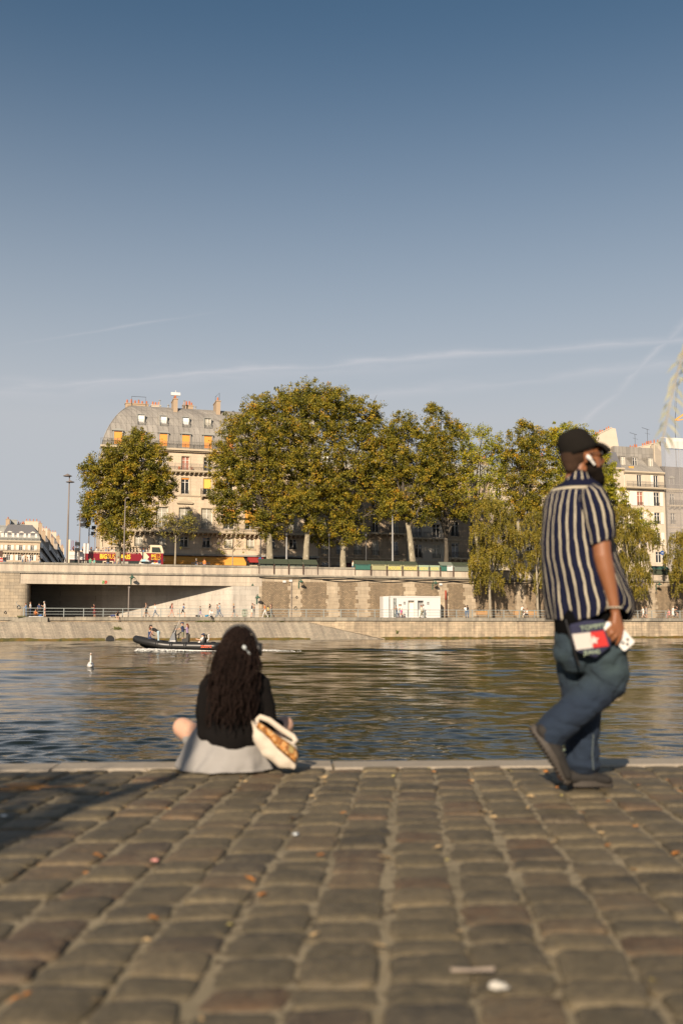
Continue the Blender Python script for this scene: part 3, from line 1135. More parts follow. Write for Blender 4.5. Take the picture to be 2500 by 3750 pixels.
def add_window(parent, x, z, w, h, y=.16, pane='glass', leaves=2, transom=True, frame='white_paint', name='window', rz=0):
    """window with its frame (part) and glass (sub-part); x is the centre, z the sill"""
    key = (round(w, 2), round(h, 2), leaves, transom, frame)
    if key not in _wc:
        mb = MB(); t_ = .07
        mb.box(-w / 2, w / 2, 0, .07, 0, t_); mb.box(-w / 2, w / 2, 0, .07, h - t_, h)
        mb.box(-w / 2, -w / 2 + t_, 0, .07, t_, h - t_); mb.box(w / 2 - t_, w / 2, 0, .07, t_, h - t_)
        for i in range(1, leaves):
            xx = -w / 2 + w * i / leaves
            mb.box(xx - .055, xx + .055, -.012, .07, t_, h - t_)
        if transom:
            mb.box(-w / 2 + t_, w / 2 - t_, .008, .06, h * .72, h * .72 + .06)
        _wc[key] = mb.mesh('window_frame', M[frame])
    o = link(name, _wc[key], parent)
    o.location = (x, y, z)
    pk = ('pane', key, pane)
    if pk not in _wc:
        mb = MB()
        mb.box(-w / 2 + .03, w / 2 - .03, .045, .052, .03, h - .03)
        _wc[pk] = mb.mesh('pane', M[pane])
    p = link('pane', _wc[pk], o)
    return o


def railing(parent, x0, x1, z, y, h=1.0, mat='iron_grey', ends=True, name='balcony_railing', step=.16, yb=None, thick=.028):
    mb = MB()
    mb.box(x0, x1, y - .02, y + .02, z + h - .04, z + h)
    mb.box(x0, x1, y - .015, y + .015, z + .08, z + .11)
    mb.box(x0, x1, y - .015, y + .015, z + h - .2, z + h - .175)
    n = max(1, int((x1 - x0) / step))
    for i in range(n + 1):
        x = x0 + (x1 - x0) * i / n
        w = thick / 2 if i % 8 else thick * 1.1
        mb.box(x - w, x + w, y - .012, y + .012, z, z + h - .03)
        if i % 16 == 8:
            for k in range(3): mb.bar((x - .12, y, z + .15 + .2 * k), (x + .12, y, z + .35 + .2 * k), .02)
    if ends and yb is not None:
        for x in (x0, x1):
            mb.bar((x, y, z + h - .02), (x, yb, z + h - .02), .035)
            m_ = int(abs(yb - y) / step)
            for i in range(1, m_ + 1): mb.bar((x, y + (yb - y) * i / (m_ + 1), z), (x, y + (yb - y) * i / (m_ + 1), z + h), thick)
    return mb.build(name, M[mat], parent)


def balcony(parent, x0, x1, z, dep=.75, th=.22, corb=.95, mat='trim', ch=.32):
    mb = MB()
    mb.box(x0, x1, -dep, .02, z - th, z)
    mb.box(x0 + .05, x1 - .05, -dep + .1, .02, z - th - .1, z - th)
    if corb:
        n = max(1, int((x1 - x0 - .4) / corb))
        for i in range(n + 1):
            x = x0 + .2 + (x1 - x0 - .4) * i / n
            mb.prism([(x - .1, z - th - .1), (x + .1, z - th - .1), (x + .1, z - th - .1 - ch), (x - .1, z - th - .1 - ch)], -dep * .55, .02)
            mb.prism([(x - .1, z - th - .1), (x + .1, z - th - .1), (x + .1, z - th - .1 - ch * .45), (x - .1, z - th - .1 - ch * .45)], -dep * .85, -dep * .55)
    return mb.build('balcony', M[mat], parent)


def band(parent, x0, x1, z, h, d, name='cornice', mat='trim', dent=0):
    mb = MB()
    mb.box(x0, x1, -d, .01, z, z + h)
    mb.box(x0, x1, -d * .6, .01, z - h * .6, z - .001)
    if dent:
        n = int((x1 - x0) / dent)
        for i in range(n):
            x = x0 + (x1 - x0) * (i + .3) / n
            mb.box(x, x + dent * .45, -d * .85, -.01, z - h * .6 - .14, z - h * .6)
    return mb.build(name, M[mat], parent)


def chimney(parent, x, y, z, w, d, h, npots=4, mat='chimney', brick=False, pot_h=.7, along='x'):
    mb = MB()
    mb.box(x - w / 2, x + w / 2, y, y + d, z, z + h)
    mb.box(x - w / 2 - .08, x + w / 2 + .08, y - .08, y + d + .08, z + h, z + h + .14)
    o = mb.build('chimney', M[mat], parent)
    if brick:
        m2 = MB(); m2.box(x - w / 2 + .3, x + w / 2 - .3, y - .012, y + .1, z + h * .1, z + h - .3)
        m2.build('brick_panel', M['brick'], o)
    r_ = random.Random(int(x * 100))
    for i in range(npots):
        if along == 'x': px_, py_ = x - w / 2 + w * (i + .5) / npots + r_.uniform(-.05, .05), y + d / 2
        else: px_, py_ = x, y + d * (i + .5) / npots
        hh = pot_h * r_.uniform(.7, 1.15)
        m2 = MB(); m2.lathe([(.15, 0), (.14, hh * .7), (.12, hh), (.09, hh), (.09, hh - .1)], (px_, py_, z + h + .14), 8)
        m2.build('chimney_pot', M['pot'], o)
    return o


def mansard(parent, x0, x1, z0, H, inset, depth, left=True, right=False, mat='zinc', seam=.85, n=10, lean_top=True):
    """curved zinc roof: front (and chosen ends) swell up to a ridge"""
    mb = MB()
    prof = []
    for i in range(n + 1):
        a = (PI / 2) * i / n
        prof.append((inset * (1 - math.cos(a)), H * math.sin(a)))
    L_ = lambda ins: inset * (ins / inset) ** .72 * 1.05 if ins > 0 else 0
    li = 1.0 if left else 0.0; ri = 1.0 if right else 0.0
    rings = []
    for (ins, z) in prof:
        rings.append([(x0 + L_(ins) * li, ins, z0 + z), (x1 - ins * ri, ins, z0 + z), (x1 - ins * ri, depth, z0 + z), (x0 + L_(ins) * li, depth, z0 + z)])
    b = len(mb.v)
    for r_ in rings: mb.v += r_
    for i in range(n):
        for (p, q_) in ((0, 1), (1, 2), (3, 0)):
            mb.f.append((b + 4 * i + p, b + 4 * i + q_, b + 4 * i + 4 + q_, b + 4 * i + 4 + p)); mb.m.append(0)
    mb.f.append((b + 4 * n, b + 4 * n + 1, b + 4 * n + 2, b + 4 * n + 3)); mb.m.append(0)
    mb.box(x0 + inset * li - .1, x1 - inset * ri + .1, inset - .1, inset + .25, z0 + H - .02, z0 + H + .12)
    o = mb.build('roof', M[mat], parent)
    # standing seams
    ms = MB(); x = x0 + .4
    while x < x1 - .2:
        pts_ = [(x, ins - .012, z0 + z) for ins, z in prof if (x - x0 >= L_(ins) * li) and (x1 - x >= ins * ri)]
        if len(pts_) > 1: ms.tube(pts_, .035, 4, False)
        x += seam
    if left:
        y = .5
        while y < depth:
            pts_ = [(x0 + L_(ins) - .012, y, z0 + z) for ins, z in prof if y >= ins]
            if len(pts_) > 1: ms.tube(pts_, .035, 4, False)
            y += seam
        ms.tube([(x0 + L_(ins), ins, z0 + z) for ins, z in prof], .07, 5, False)
    ms.build('roof_seams', M[mat], o)

    def inset_at(z):
        s_ = max(0, min(1, (z - z0) / H))
        return inset * (1 - math.sqrt(max(0, 1 - s_ * s_)))
    return o, inset_at


def dormer(parent, x, z, w, h, y, dep, pane='glass', mat='zinc_mid', blind=None, pediment=True):
    mb = MB()
    mb.box(x - w / 2 - .16, x - w / 2, y, y + dep, z - .1, z + h + .1)
    mb.box(x + w / 2, x + w / 2 + .16, y, y + dep, z - .1, z + h + .1)
    mb.box(x - w / 2 - .16, x + w / 2 + .16, y, y + dep, z + h + .1, z + h + .2)
    mb.box(x - w / 2, x + w / 2, y, y + dep, z - .2, z)
    if pediment:
        mb.prism([(x - w / 2 - .32, z + h + .2), (x + w / 2 + .32, z + h + .2), (x + w / 2 + .2, z + h + .34), (x, z + h + .62), (x - w / 2 - .2, z + h + .34)], y - .15, y + dep)
    o = mb.build('dormer', M[mat], parent)
    wdw = add_window(o, x, z, w, h, y + .12, pane)
    if blind:
        m2 = MB(); m2.box(x - w / 2 + .04, x + w / 2 - .04, y + .03, y + .06, z + .02, z + h - .01)
        m2.build('blind', M[blind], o)
    return o


def generic_building(name, label, cat_, px0, px1, v, base, floors, wall, wcol_px, ww=1.05, roof='zinc', roofH=3.2, inset=2.4, fh=3.3, wh=2.0,
                     seed=1, depth=12, balc=(), shutters=False, left=False, right=False, dormers=True, chimneys=True, ch_mat='chimney', pane_mix=None):
    u0, u1 = U(px0, v, 12), U(px1, v, 12)
    W = u1 - u0
    root = fb_thing(name, label, cat_, u0, v, 0)
    r_ = random.Random(seed)
    cols_ = [U(p, v, 12) - u0 for p in wcol_px]
    rows_ = []
    for i in range(floors):
        z = base + i * fh + .75
        rows_.append((z, z + wh, [(c - ww / 2, c + ww / 2) for c in cols_]))
    top = base + floors * fh
    mb = MB()
    wall_with_openings(mb, 0, W, base - .6, top, rows_)
    mb.face([(0, depth, base - .6), (0, 0, base - .6), (0, 0, top), (0, depth, top)])
    mb.face([(W, 0, base - .6), (W, depth, base - .6), (W, depth, top), (W, 0, top)])
    mb.face([(W, depth, base - .6), (0, depth, base - .6), (0, depth, top), (W, depth, top)])
    mb.build('wall', M[wall], root)
    pm = pane_mix or ['glass', 'glass', 'curtain']
    for i, (za, zb, ops) in enumerate(rows_):
        for (xa, xb) in ops:
            w_ = add_window(root, (xa + xb) / 2, za, xb - xa, zb - za, .14, r_.choice(pm))
            hw_, hh_ = (xb - xa) / 2, zb - za
            ms_ = MB(); ms_.box(-hw_ - .12, hw_ + .12, -.19, -.14, -.12, -.02); ms_.box(-hw_ - .1, hw_ + .1, -.18, -.14, hh_ + .02, hh_ + .12); ms_.build('surround', M['trim'], w_)
            if shutters:
                for s_ in (-1, 1):
                    if i == floors - 1: continue
                    mb = MB(); xs = (xa + xb) / 2 + s_ * (ww * .5 + .03 + ww * .25)
                    mb.box(xs - ww * .25, xs + ww * .25, -.07, -.03, za - .02, zb + .02)
                    for k in range(12): mb.box(xs - ww * .2, xs + ww * .2, -.08, -.07, za + .1 + k * (zb - za - .2) / 12, za + .1 + (k + .5) * (zb - za - .2) / 12)
                    mb.build('shutter', M['shutter'], root)
        if i in balc:
            balcony(root, .3, W - .3, za - .05, .7)
            railing(root, .35, W - .35, za - .05, -.62, .95, 'iron')
        elif i > 0:
            for (xa, xb) in ops: railing(root, xa - .05, xb + .05, za, -.06, .75, 'iron', name='window_guard')
    band(root, -.1, W + .1, top - .05, .28, .45, dent=.5)
    for i in range(1, floors):
        if i not in balc: band(root, 0, W, base + i * fh + .1, .12, .1, 'string_course')
    if roof:
        ro, ia = mansard(root, 0, W, top + .24, roofH, inset, depth, left, right, roof)
        if dormers:
            for c in cols_:
                if 1 < c < W - 1:
                    dormer(root, c, top + .55, ww * .85, min(1.5, roofH * .5), ia(top + .75) + .02, inset * .8, r_.choice(['bright_pane', 'glass', 'curtain']))
        if chimneys:
            for c in (0.5, W - .6):
                chimney(root, c, inset + .3, top + roofH - .8, .7, 3.5, 2.4, 4, ch_mat, along='y')
    return root, u0, W, top


# --- corner building
V1 = 30.0
uA = U(366, V1, 14)
bA = fb_thing('corner_building', 'tall limestone corner building with curved zinc roof, orange blinds and an orange cafe awning', 'building', uA, V1, 0)
xE = U(1165, V1, 12) - uA
zz = lambda py: Z(690, py, V1)
cols8 = [U(p, V1, zz(1700)) - uA for p in (430, 515, 597, 678, 760)]
dx = (cols8[-1] - cols8[0]) / 4
colsA = [cols8[0] + dx * i for i in range(10) if cols8[0] + dx * i < xE - 1.2]
small, big = 1.15, 1.62
rowsA = [
    (zz(2004), zz(1966), [(c - .62, c + .62) for c in colsA]),
    (zz(1934), zz(1860), [(c - .88, c + .88) for c in colsA]),
    (zz(1809), zz(1750), [(c - .62, c + .62) for c in colsA]),
    (zz(1722), zz(1672), [(c - .62, c + .62) for c in colsA]),
]
zTop = zz(1651)
mb = MB()
wall_with_openings(mb, 0, xE, SZ - .5, zTop, rowsA, depth=.3)
wall_with_openings_side = [(0, 14, SZ - .5), (0, 0, SZ - .5), (0, 0, zTop), (0, 14, zTop)]
mb.face(wall_with_openings_side)
mb.face([(xE, 0, SZ - .5), (xE, 14, SZ - .5), (xE, 14, zTop), (xE, 0, zTop)])
mb.build('wall', M['facade'], bA)
panesA = [['curtain', 'curtain', 'curtain', 'glass', 'glass', 'curtain', 'curtain', 'glass', 'glass', 'glass'],
          ['curtain', 'curtain', 'curtain', 'curtain', 'curtain', 'glass', 'glass', 'glass', 'curtain', 'glass'],
          ['glass', 'glass', 'glass', 'glass', 'glass', 'glass', 'curtain', 'glass', 'glass', 'glass'],
          ['glass', 'glass', 'curtain', 'red_curtain', 'glass', 'glass', 'glass', 'curtain', 'glass', 'glass']]
for ri_, (za, zb, ops) in enumerate(rowsA):
    for ci_, (xa, xb) in enumerate(ops):
        w_ = add_window(bA, (xa + xb) / 2, za, xb - xa, zb - za, .2, panesA[ri_][ci_])
        mb = MB(); d_ = .07
        mb.box(xa - .22, xa - .02, -d_, 0, za - .05, zb + .2); mb.box(xb + .02, xb + .22, -d_, 0, za - .05, zb + .2)
        mb.box(xa - .02, xb + .02, -d_, 0, zb + .02, zb + .2)
        if ri_ != 1: mb.box(xa - .3, xb + .3, -.14, 0, za - .2, za - .06)
        mb.v = [(p[0] - (xa + xb) / 2, p[1] - .2, p[2] - za) for p in mb.v]; mb.build('surround', M['trim'], w_)
# pediments over some first-floor windows
for c in (colsA[3], colsA[1], colsA[7]):
    mb = MB()
    z_ = zz(1845)
    mb.box(c - 1.25, c + 1.25, -.3, 0, z_, z_ + .16)
    mb.prism([(c - 1.35, z_ + .17), (c + 1.35, z_ + .17), (c, z_ + .95)], -.34, -.12)
    mb.prism([(c - 1.0, z_ + .26), (c + 1.0, z_ + .26), (c, z_ + .78)], -.37, -.341)
    mb.build('pediment', M['trim'], bA)
# balconies
zb1 = zz(1944)
balcony(bA, -.95, xE, zb1, 1.0, .3, .75, ch=.42)
railing(bA, -.9, xE, zb1, -.92, 1.08, 'iron_grey', yb=0)
zb2 = zz(1724)
balcony(bA, -.4, xE, zb2, .8, .22, .72, ch=.3)
railing(bA, -.35, xE, zb2, -.72, 1.05, 'iron_grey', yb=0)
band(bA, -.35, xE, zz(1652), .3, .62, dent=0)
railing(bA, -.3, xE, zz(1650) + .31, -.5, 1.0, 'iron_grey', yb=.4)
band(bA, -.1, xE, zz(1816), .16, .14, 'string_course')
zb3 = zz(1811)
for c in (colsA[4],):
    balcony(bA, c - 1.1, c + 1.1, zb3, .7, .2, 1.8, ch=.3)
    railing(bA, c - 1.05, c + 1.05, zb3, -.62, 1.0, 'iron', yb=0)
for c in (colsA[3], colsA[5], colsA[2], colsA[6]):
    railing(bA, c - .6, c + .6, rowsA[2][0], -.06, .55, 'iron', name='window_guard')
for c in colsA:
    railing(bA, c - .6, c + .6, rowsA[0][0], -.06, .4, 'iron', name='window_guard')
# little flower pots on the third-floor balcony and box under windows
for px_ in (655, 700):
    mb = MB(); x_ = U(px_, V1, 25) - uA
    mb.lathe([(0, 0), (.12, 0), (.17, .28), (.0, .28)], (x_, -.5, zb2), 8); mb.ball((x_, -.5, zb2 + .4), .2, 7, 5)
    mb.build('plant_pot', M['pot'], bA)
# yellow blind half down on the second floor
m2 = MB(); c = colsA[4]; m2.box(c - .58, c + .58, .1, .14, rowsA[2][0] + 1.0, rowsA[2][1] - .01); m2.build('blind', M['blind_y'], bA)
m2 = MB(); c = colsA[3]; m2.box(c - .58, c + .58, .1, .14, rowsA[2][1] - .22, rowsA[2][1] - .01); m2.build('blind', M['blind'], bA)
# canvas awnings over the first-floor windows
for k_, c in enumerate(colsA[5:8]):
    mb = MB(); zt_, zl_ = zz(1858), zz(1890 + (k_ % 2) * 14)
    mb.raw([(c - .95, -.03, zt_), (c + .95, -.03, zt_), (c + .95, -.75, zl_), (c - .95, -.75, zl_),
            (c - .95, -.01, zt_), (c + .95, -.01, zt_), (c + .95, -.70, zl_ - .25), (c - .95, -.70, zl_ - .25), (c - .95, -.75, zl_ - .25), (c + .95, -.75, zl_ - .25)],
           [(0, 3, 2, 1), (4, 5, 6, 7), (3, 8, 9, 2), (0, 4, 7, 3), (1, 2, 6, 5)])
    mb.build('window_awning', M['awning'], bA)
# roof
roofz = zTop + .28
HR = Z(690, 1497, V1 + 5) - roofz
ro, iaA = mansard(bA, -.1, xE + 30 * 0, roofz, HR, 5.6, 14, True, False, 'zinc', .82, 14)
for i, c in enumerate(colsA[:6]):
    z_ = roofz + .25
    dormer(bA, c, z_, 1.25, 1.95, -.06, 2.4, 'curtain', blind='blind')
for i, c in enumerate(colsA[:7]):
    if i == 0: continue
    z_ = zz(1568) + .35; hgt = 1.6; y_ = iaA(z_) - .02
    mb = MB(); w_ = 1.0
    mb.box(c - w_ / 2 - .12, c - w_ / 2, y_, y_ + 1.8, z_, z_ + hgt); mb.box(c + w_ / 2, c + w_ / 2 + .12, y_, y_ + 1.8, z_, z_ + hgt)
    mb.box(c - w_ / 2 - .12, c + w_ / 2 + .12, y_ - .05, y_ + 2.2, z_ + hgt, z_ + hgt + .1)
    mb.box(c - w_ / 2, c + w_ / 2, y_, y_ + .8, z_ - .12, z_)
    o = mb.build('skylight', M['zinc_mid'], bA)
    add_window(o, c, z_, w_, hgt, y_ + .15, 'bright_pane' if i < 4 else 'curtain', leaves=1 if i < 4 else 2, transom=False, name='casement')
    railing(o, c - .55, c + .62, z_ + .02, y_ - .28, .75, 'iron_grey', name='guard', yb=y_, step=.2)
# chimneys of the corner building
def chA(px0, px1, pyt, pyb, yoff, dep, npots, mat='chimney', brick=False, along='x'):
    u0_, u1_ = U(px0, V1 + yoff, 30) - uA, U(px1, V1 + yoff, 30) - uA
    zt_ = Z((px0 + px1) / 2, pyt, V1 + yoff); zb_ = Z((px0 + px1) / 2, pyb, V1 + yoff)
    return chimney(bA, (u0_ + u1_) / 2, yoff, zb_ - 1.5, u1_ - u0_, dep, zt_ - zb_ + 1.35, npots, mat, brick, along=along)
chA(456, 540, 1476, 1530, 7.2, 1.2, 6, brick=True)
c1 = chA(633, 648, 1458, 1530, 2.6, 3.2, 3, along='y')
chA(790, 805, 1466, 1535, 2.6, 3.2, 2, along='y')
chA(551, 585, 1482, 1494, 7.0, .8, 3, 'chimney_pale')
chA(667, 705, 1482, 1492, 7.0, .8, 4, 'chimney')
mb = MB()
for px_, h_ in ((581, 1.3), (613, .6), (672, 1.5), (713, .6)):
    x_ = U(px_, V1 + 6, 30) - uA
    mb.tube([(x_, 6, roofz + HR - .1), (x_, 6, roofz + HR + h_)], .11, 8); mb.lathe([(.0, h_ + .22), (.2, h_ + .05), (.2, h_)], (x_, 6, roofz + HR), 8)
mb.build('flue', M['grey_metal'], bA)
mb = MB(); x_ = U(640, V1 + 3, 30) - uA; zt_ = Z(640, 1450, V1 + 3)
mb.box(x_ - .75, x_ + .75, 3.0, 3.4, zt_ + .15, zt_ + .62); mb.tube([(x_, 3.2, zt_ - .3), (x_, 3.2, zt_ + 1.0)], .05, 6)
mb.build('aerial_box', M['white'], bA)
mb = MB(); xa_, xb_ = U(478, V1 + 7, 30) - uA, U(530, V1 + 7, 30) - uA; zt_ = Z(500, 1452, V1 + 7)
mb.tube([(xa_, 7, zt_ - 1.6), (xa_, 7, zt_), (xb_, 7, zt_), (xb_, 7, zt_ - 1.6)], .04, 5)
x_ = U(795, V1 + 4, 30) - uA; zt_ = Z(795, 1438, V1 + 4)
mb.tube([(x_ - .4, 4, zt_ - 1.8), (x_ - .4, 4, zt_ - .7), (x_ + .25, 4, zt_), (x_ + .25, 4, zt_ - 1.8)], .035, 5)
mb.build('aerial_frame', M['iron'], bA)
# ground floor: shopfront, awnings
mb = MB(); mb.box(.6, xE - .3, -.12, -.02, SZ - .4, zz(2034)); mb.build('shopfront', M['shopfront'], bA)
mb = MB(); mb.box(.2, xE, -.55, 0, zz(2035), zz(2029)); mb.build('shop_cornice', M['zinc_mid'], bA)
xa_, xb_ = U(590, V1 - 3, 10) - uA, U(903, V1 - 3, 10) - uA
zt_ = Z(700, 2037, V1); zl_ = Z(700, 2057, V1 - 2.6); zf_ = zl_ - .42
def awn(parent, xa_, xb_, zt_, zl_, d, val, mat, name='cafe_awning'):
    mb = MB()
    mb.raw([(xa_, -.1, zt_), (xb_, -.1, zt_), (xb_, -d, zl_), (xa_, -d, zl_), (xb_, -d, zl_ - val), (xa_, -d, zl_ - val), (xa_, -.1, zl_), (xb_, -.1, zl_),
            (xa_, -.1, zt_ - .03), (xb_, -.1, zt_ - .03), (xb_, -d + .03, zl_ - .03), (xa_, -d + .03, zl_ - .03)],
           [(0, 3, 2, 1), (3, 5, 4, 2), (0, 6, 3), (1, 2, 7), (8, 9, 10, 11)])
    return mb.build(name, M[mat], parent)
ao = awn(bA, xa_, xb_, zt_, zl_, 2.6, .45, 'awning')


def text(body, size, mat, parent, loc, rot=(PI / 2, 0, 0), name='lettering', ext=.012, align='LEFT', bold=0.0, squash=1.0, shear=0.0, width=None):
    cu = bpy.data.curves.new(name, 'FONT')
    cu.body = body; cu.size = size; cu.extrude = ext; cu.align_x = align; cu.offset = bold; cu.shear = shear
    cu.resolution_u = 3
    o = bpy.data.objects.new(name, cu); COL.objects.link(o)
    dg = bpy.context.evaluated_depsgraph_get()
    me = bpy.data.meshes.new_from_object(o.evaluated_get(dg))
    bpy.data.objects.remove(o)
    me.materials.clear(); me.materials.append(M[mat] if isinstance(mat, str) else mat)
    if width:
        xs = [v.co.x for v in me.vertices]; squash = width / (max(xs) - min(xs))
    me.transform(Matrix.Diagonal((squash, 1, 1, 1)))
    o = link(name, me, parent)
    o.location = loc; o.rotation_euler = rot
    return o


xt = U(700, V1 - 2.6, 10) - uA
text('CAFÉ DES ARTS', .42, 'white', ao, (xt, -2.63, zl_ - .36), bold=.01)
mb = MB()
n_ = 26
for i in range(n_):
    mb.ball((xa_ + (xb_ - xa_) * (i + .5) / n_, -2.55, zl_ - .55), .06, 6, 4)
mb.build('festoon_bulbs', M['white'], ao)
awn(bA, U(905, V1, 10) - uA, U(962, V1, 10) - uA, Z(930, 2039, V1), Z(930, 2053, V1 - 1.5), 1.5, .3, 'awning_red', 'red_awning')
awn(bA, U(985, V1, 10) - uA, U(1095, V1, 10) - uA, Z(930, 2037, V1), Z(930, 2050, V1 - 1.5), 1.5, .3, 'shopfront', 'black_awning')
for px_ in (372, 800, 560):
    mb = MB(); x_ = U(px_, V1, 10) - uA
    mb.tube([(x_, -.09, SZ), (x_, -.09, zb1 - .6)], .06, 6); mb.build('downpipe', M['trim'], bA)

# --- the row to its right, mostly in the trees' shade
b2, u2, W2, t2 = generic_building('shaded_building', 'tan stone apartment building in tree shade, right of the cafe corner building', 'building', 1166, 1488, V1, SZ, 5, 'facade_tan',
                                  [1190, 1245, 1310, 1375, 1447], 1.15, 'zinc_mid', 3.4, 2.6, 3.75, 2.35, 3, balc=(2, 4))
mb = MB(); mb.box(.3, W2 - .3, -.1, -.02, SZ - .3, SZ + 2.6); mb.build('shopfront', M['shopfront'], b2)
awn(b2, U(1262, V1, 10) - u2, U(1408, V1, 10) - u2, SZ + 3.1, SZ + 2.4, 1.4, .35, 'awning_dark', 'dark_awning')
b3, u3, W3, t3 = generic_building('plastered_building', 'narrow pale plastered house with a long first-floor balcony, behind the plane trunks', 'building', 1490, 1632, V1 + .4, SZ, 5, 'facade_pale',
                                  [1532, 1598], 1.3, 'zinc_mid', 2.6, 2.2, 3.45, 2.3, 4, balc=(2,))
mb = MB(); mb.box(.2, W3 - .2, -.08, -.02, SZ - .3, SZ + 2.2); mb.build('shopfront', M['shopfront'], b3)
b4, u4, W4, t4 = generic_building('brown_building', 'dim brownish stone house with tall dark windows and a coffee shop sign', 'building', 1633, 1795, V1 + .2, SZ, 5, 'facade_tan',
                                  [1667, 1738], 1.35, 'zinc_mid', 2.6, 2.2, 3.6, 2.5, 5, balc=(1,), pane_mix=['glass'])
mb = MB(); mb.box(.2, W4 - .2, -.08, -.02, SZ - .3, SZ + 2.4); mb.build('shopfront', M['shopfront'], b4)
m2 = MB(); m2.box(U(1655, V1, 10) - u4, U(1745, V1, 10) - u4, -.2, -.1, SZ + 2.45, SZ + 3.05); so = m2.build('shop_sign', plain('ochre_sign_board', (.20, .12, .035), .6), b4)
text('COFFEE', .42, plain('sign_letters', (.32, .17, .06), .6), so, (U(1680, V1, 10) - u4, -.205, SZ + 2.58))
b5, u5, W5, t5 = generic_building('cream_building', 'cream apartment house showing through the yellow-green trees', 'building', 1797, 2010, V1 + .3, SZ, 5, 'facade_cream',
                                  [1830, 1885, 1940, 1985], 1.1, 'zinc_mid', 3, 2.2, 3.5, 2.2, 6, balc=(3,))
b6, u6, W6, t6 = generic_building('stone_building', 'stone apartment house largely hidden behind the walking man', 'building', 2012, 2170, V1 + .1, SZ, 5, 'facade',
                                  [2045, 2095, 2140], 1.1, 'zinc_mid', 3.4, 2.2, 3.6, 2.2, 7, balc=(4,))

# --- tall slate-roofed house with the broad chimney wall, behind the beard
bS = fb_thing('slate_roof_house', 'house with dark slate mansard and a broad pale chimney wall rising beside it', 'building', U(2172, V1, 20), V1, 0)
uS = U(2172, V1, 20); WS = U(2289, V1, 20) - uS
zc = Z(2240, 1716, V1)
zf1 = Z(2240, 1716, V1)
rowsS = [(zc - 3.2 * k - 2.9, zc - 3.2 * k - .7, [(U(p, V1, 20) - uS - .5, U(p, V1, 20) - uS + .5) for p in (2195, 2245)]) for k in range(5)]
mb = MB(); wall_with_openings(mb, 0, WS, SZ - .5, zf1, rowsS)
mb.face([(WS, 0, SZ), (WS, 12, SZ), (WS, 12, zf1), (WS, 0, zf1)]); mb.face([(0, 12, SZ), (0, 0, SZ), (0, 0, zf1), (0, 12, zf1)])
mb.build('wall', M['facade_cream'], bS)
for (za, zb, ops) in rowsS:
    for (xa, xb) in ops: add_window(bS, (xa + xb) / 2, za, xb - xa, zb - za, .14, 'glass')
band(bS, -.1, WS, zf1 - .05, .25, .4)
zs_ = Z(2250, 1655, V1 + 1)
mb = MB()
mb.raw([(0, .1, zf1 + .2), (WS - .3, .1, zf1 + .2), (WS - .8, 1.2, zs_), (0, 1.2, zs_), (WS - .8, 12, zs_), (0, 12, zs_), (WS - .3, 12, zf1 + .2)], [(0, 1, 2, 3), (3, 2, 4, 5), (1, 6, 4, 2)])
mb.build('roof', M['zinc_dark'], bS)
mb = MB()
mb.raw([(0, 1.2, zs_ + .01), (U(2235, V1, 20) - uS, 1.2, zs_ + .01), (U(2215, V1, 20) - uS, 3.2, Z(2215, 1598, V1 + 3)), (0, 3.2, Z(2190, 1590, V1 + 3)), (0, 6, zs_), (U(2235, V1, 20) - uS, 6, zs_)],
       [(0, 1, 2, 3), (3, 2, 5, 4), (1, 5, 2)])
mb.build('upper_roof', M['rust_dark'], bS)
dormer(bS, U(2222, V1, 20) - uS, zf1 + .7, .9, 1.5, .35, 1.5, 'curtain')
# chimney wall: a raking slab
zt0, zt1 = Z(2190, 1590, V1 + 4), Z(2250, 1567, V1 + 4)
x0_, x1_, x2_ = U(2186, V1 + 4, 30) - uS, U(2242, V1 + 4, 30) - uS, U(2258, V1 + 4, 30) - uS
mb = MB(); mb.prism([(x0_, zs_ - 1), (x2_ + .9, zs_ - 1), (x2_ + .5, zs_ + 1.8), (x2_, zt1 - .1), (x1_, zt1), (x0_, zt0 - .25)], 4, 5.2)
mb.prism([(x0_ - .1, zt0 - .25), (x1_ + .05, zt1), (x1_ + .05, zt1 + .14), (x0_ - .1, zt0 - .1)], 3.9, 5.3)
cw_ = mb.build('chimney', M['chimney_pale'], bS)
for i in range(7):
    f_ = (i + .5) / 7; x_ = x0_ + (x1_ - x0_) * f_; z_ = zt0 + (zt1 - zt0) * f_ - .1
    m2 = MB(); h_ = random.Random(i).uniform(.35, .6); m2.lathe([(.14, 0), (.12, h_), (.08, h_)], (x_, 4.6, z_), 8); m2.build('chimney_pot', M['pot' if i != 4 else 'iron'], cw_)

# --- shuttered house
uH = U(2289, V1, 20); WH = U(2436, V1, 20) - uH
bH = fb_thing('shuttered_house', 'cream house with white shutters, zinc dormer roof and long top balcony, beside the wrapped building', 'building', uH, V1, 0)
cH = [U(p, V1, 20) - uH for p in (2345, 2406)]; cH = [cH[0] - (cH[1] - cH[0])] + cH
zq = lambda py: Z(2370, py, V1)
rowsH = [(zq(1784), zq(1740), [(c - .5, c + .5) for c in cH]), (zq(1852), zq(1802), [(c - .62, c + .62) for c in cH]),
         (zq(1918), zq(1876), [(c - .6, c + .6) for c in cH]), (zq(1996), zq(1950), [(c - .6, c + .6) for c in cH]), (zq(2060), zq(2020), [(c - .6, c + .6) for c in cH])]
zH = zq(1732)
mb = MB(); wall_with_openings(mb, 0, WH, SZ - .5, zH, rowsH)
mb.face([(WH, 0, SZ), (WH, 12, SZ), (WH, 12, zH), (WH, 0, zH)]); mb.build('wall', M['facade_cream'], bH)
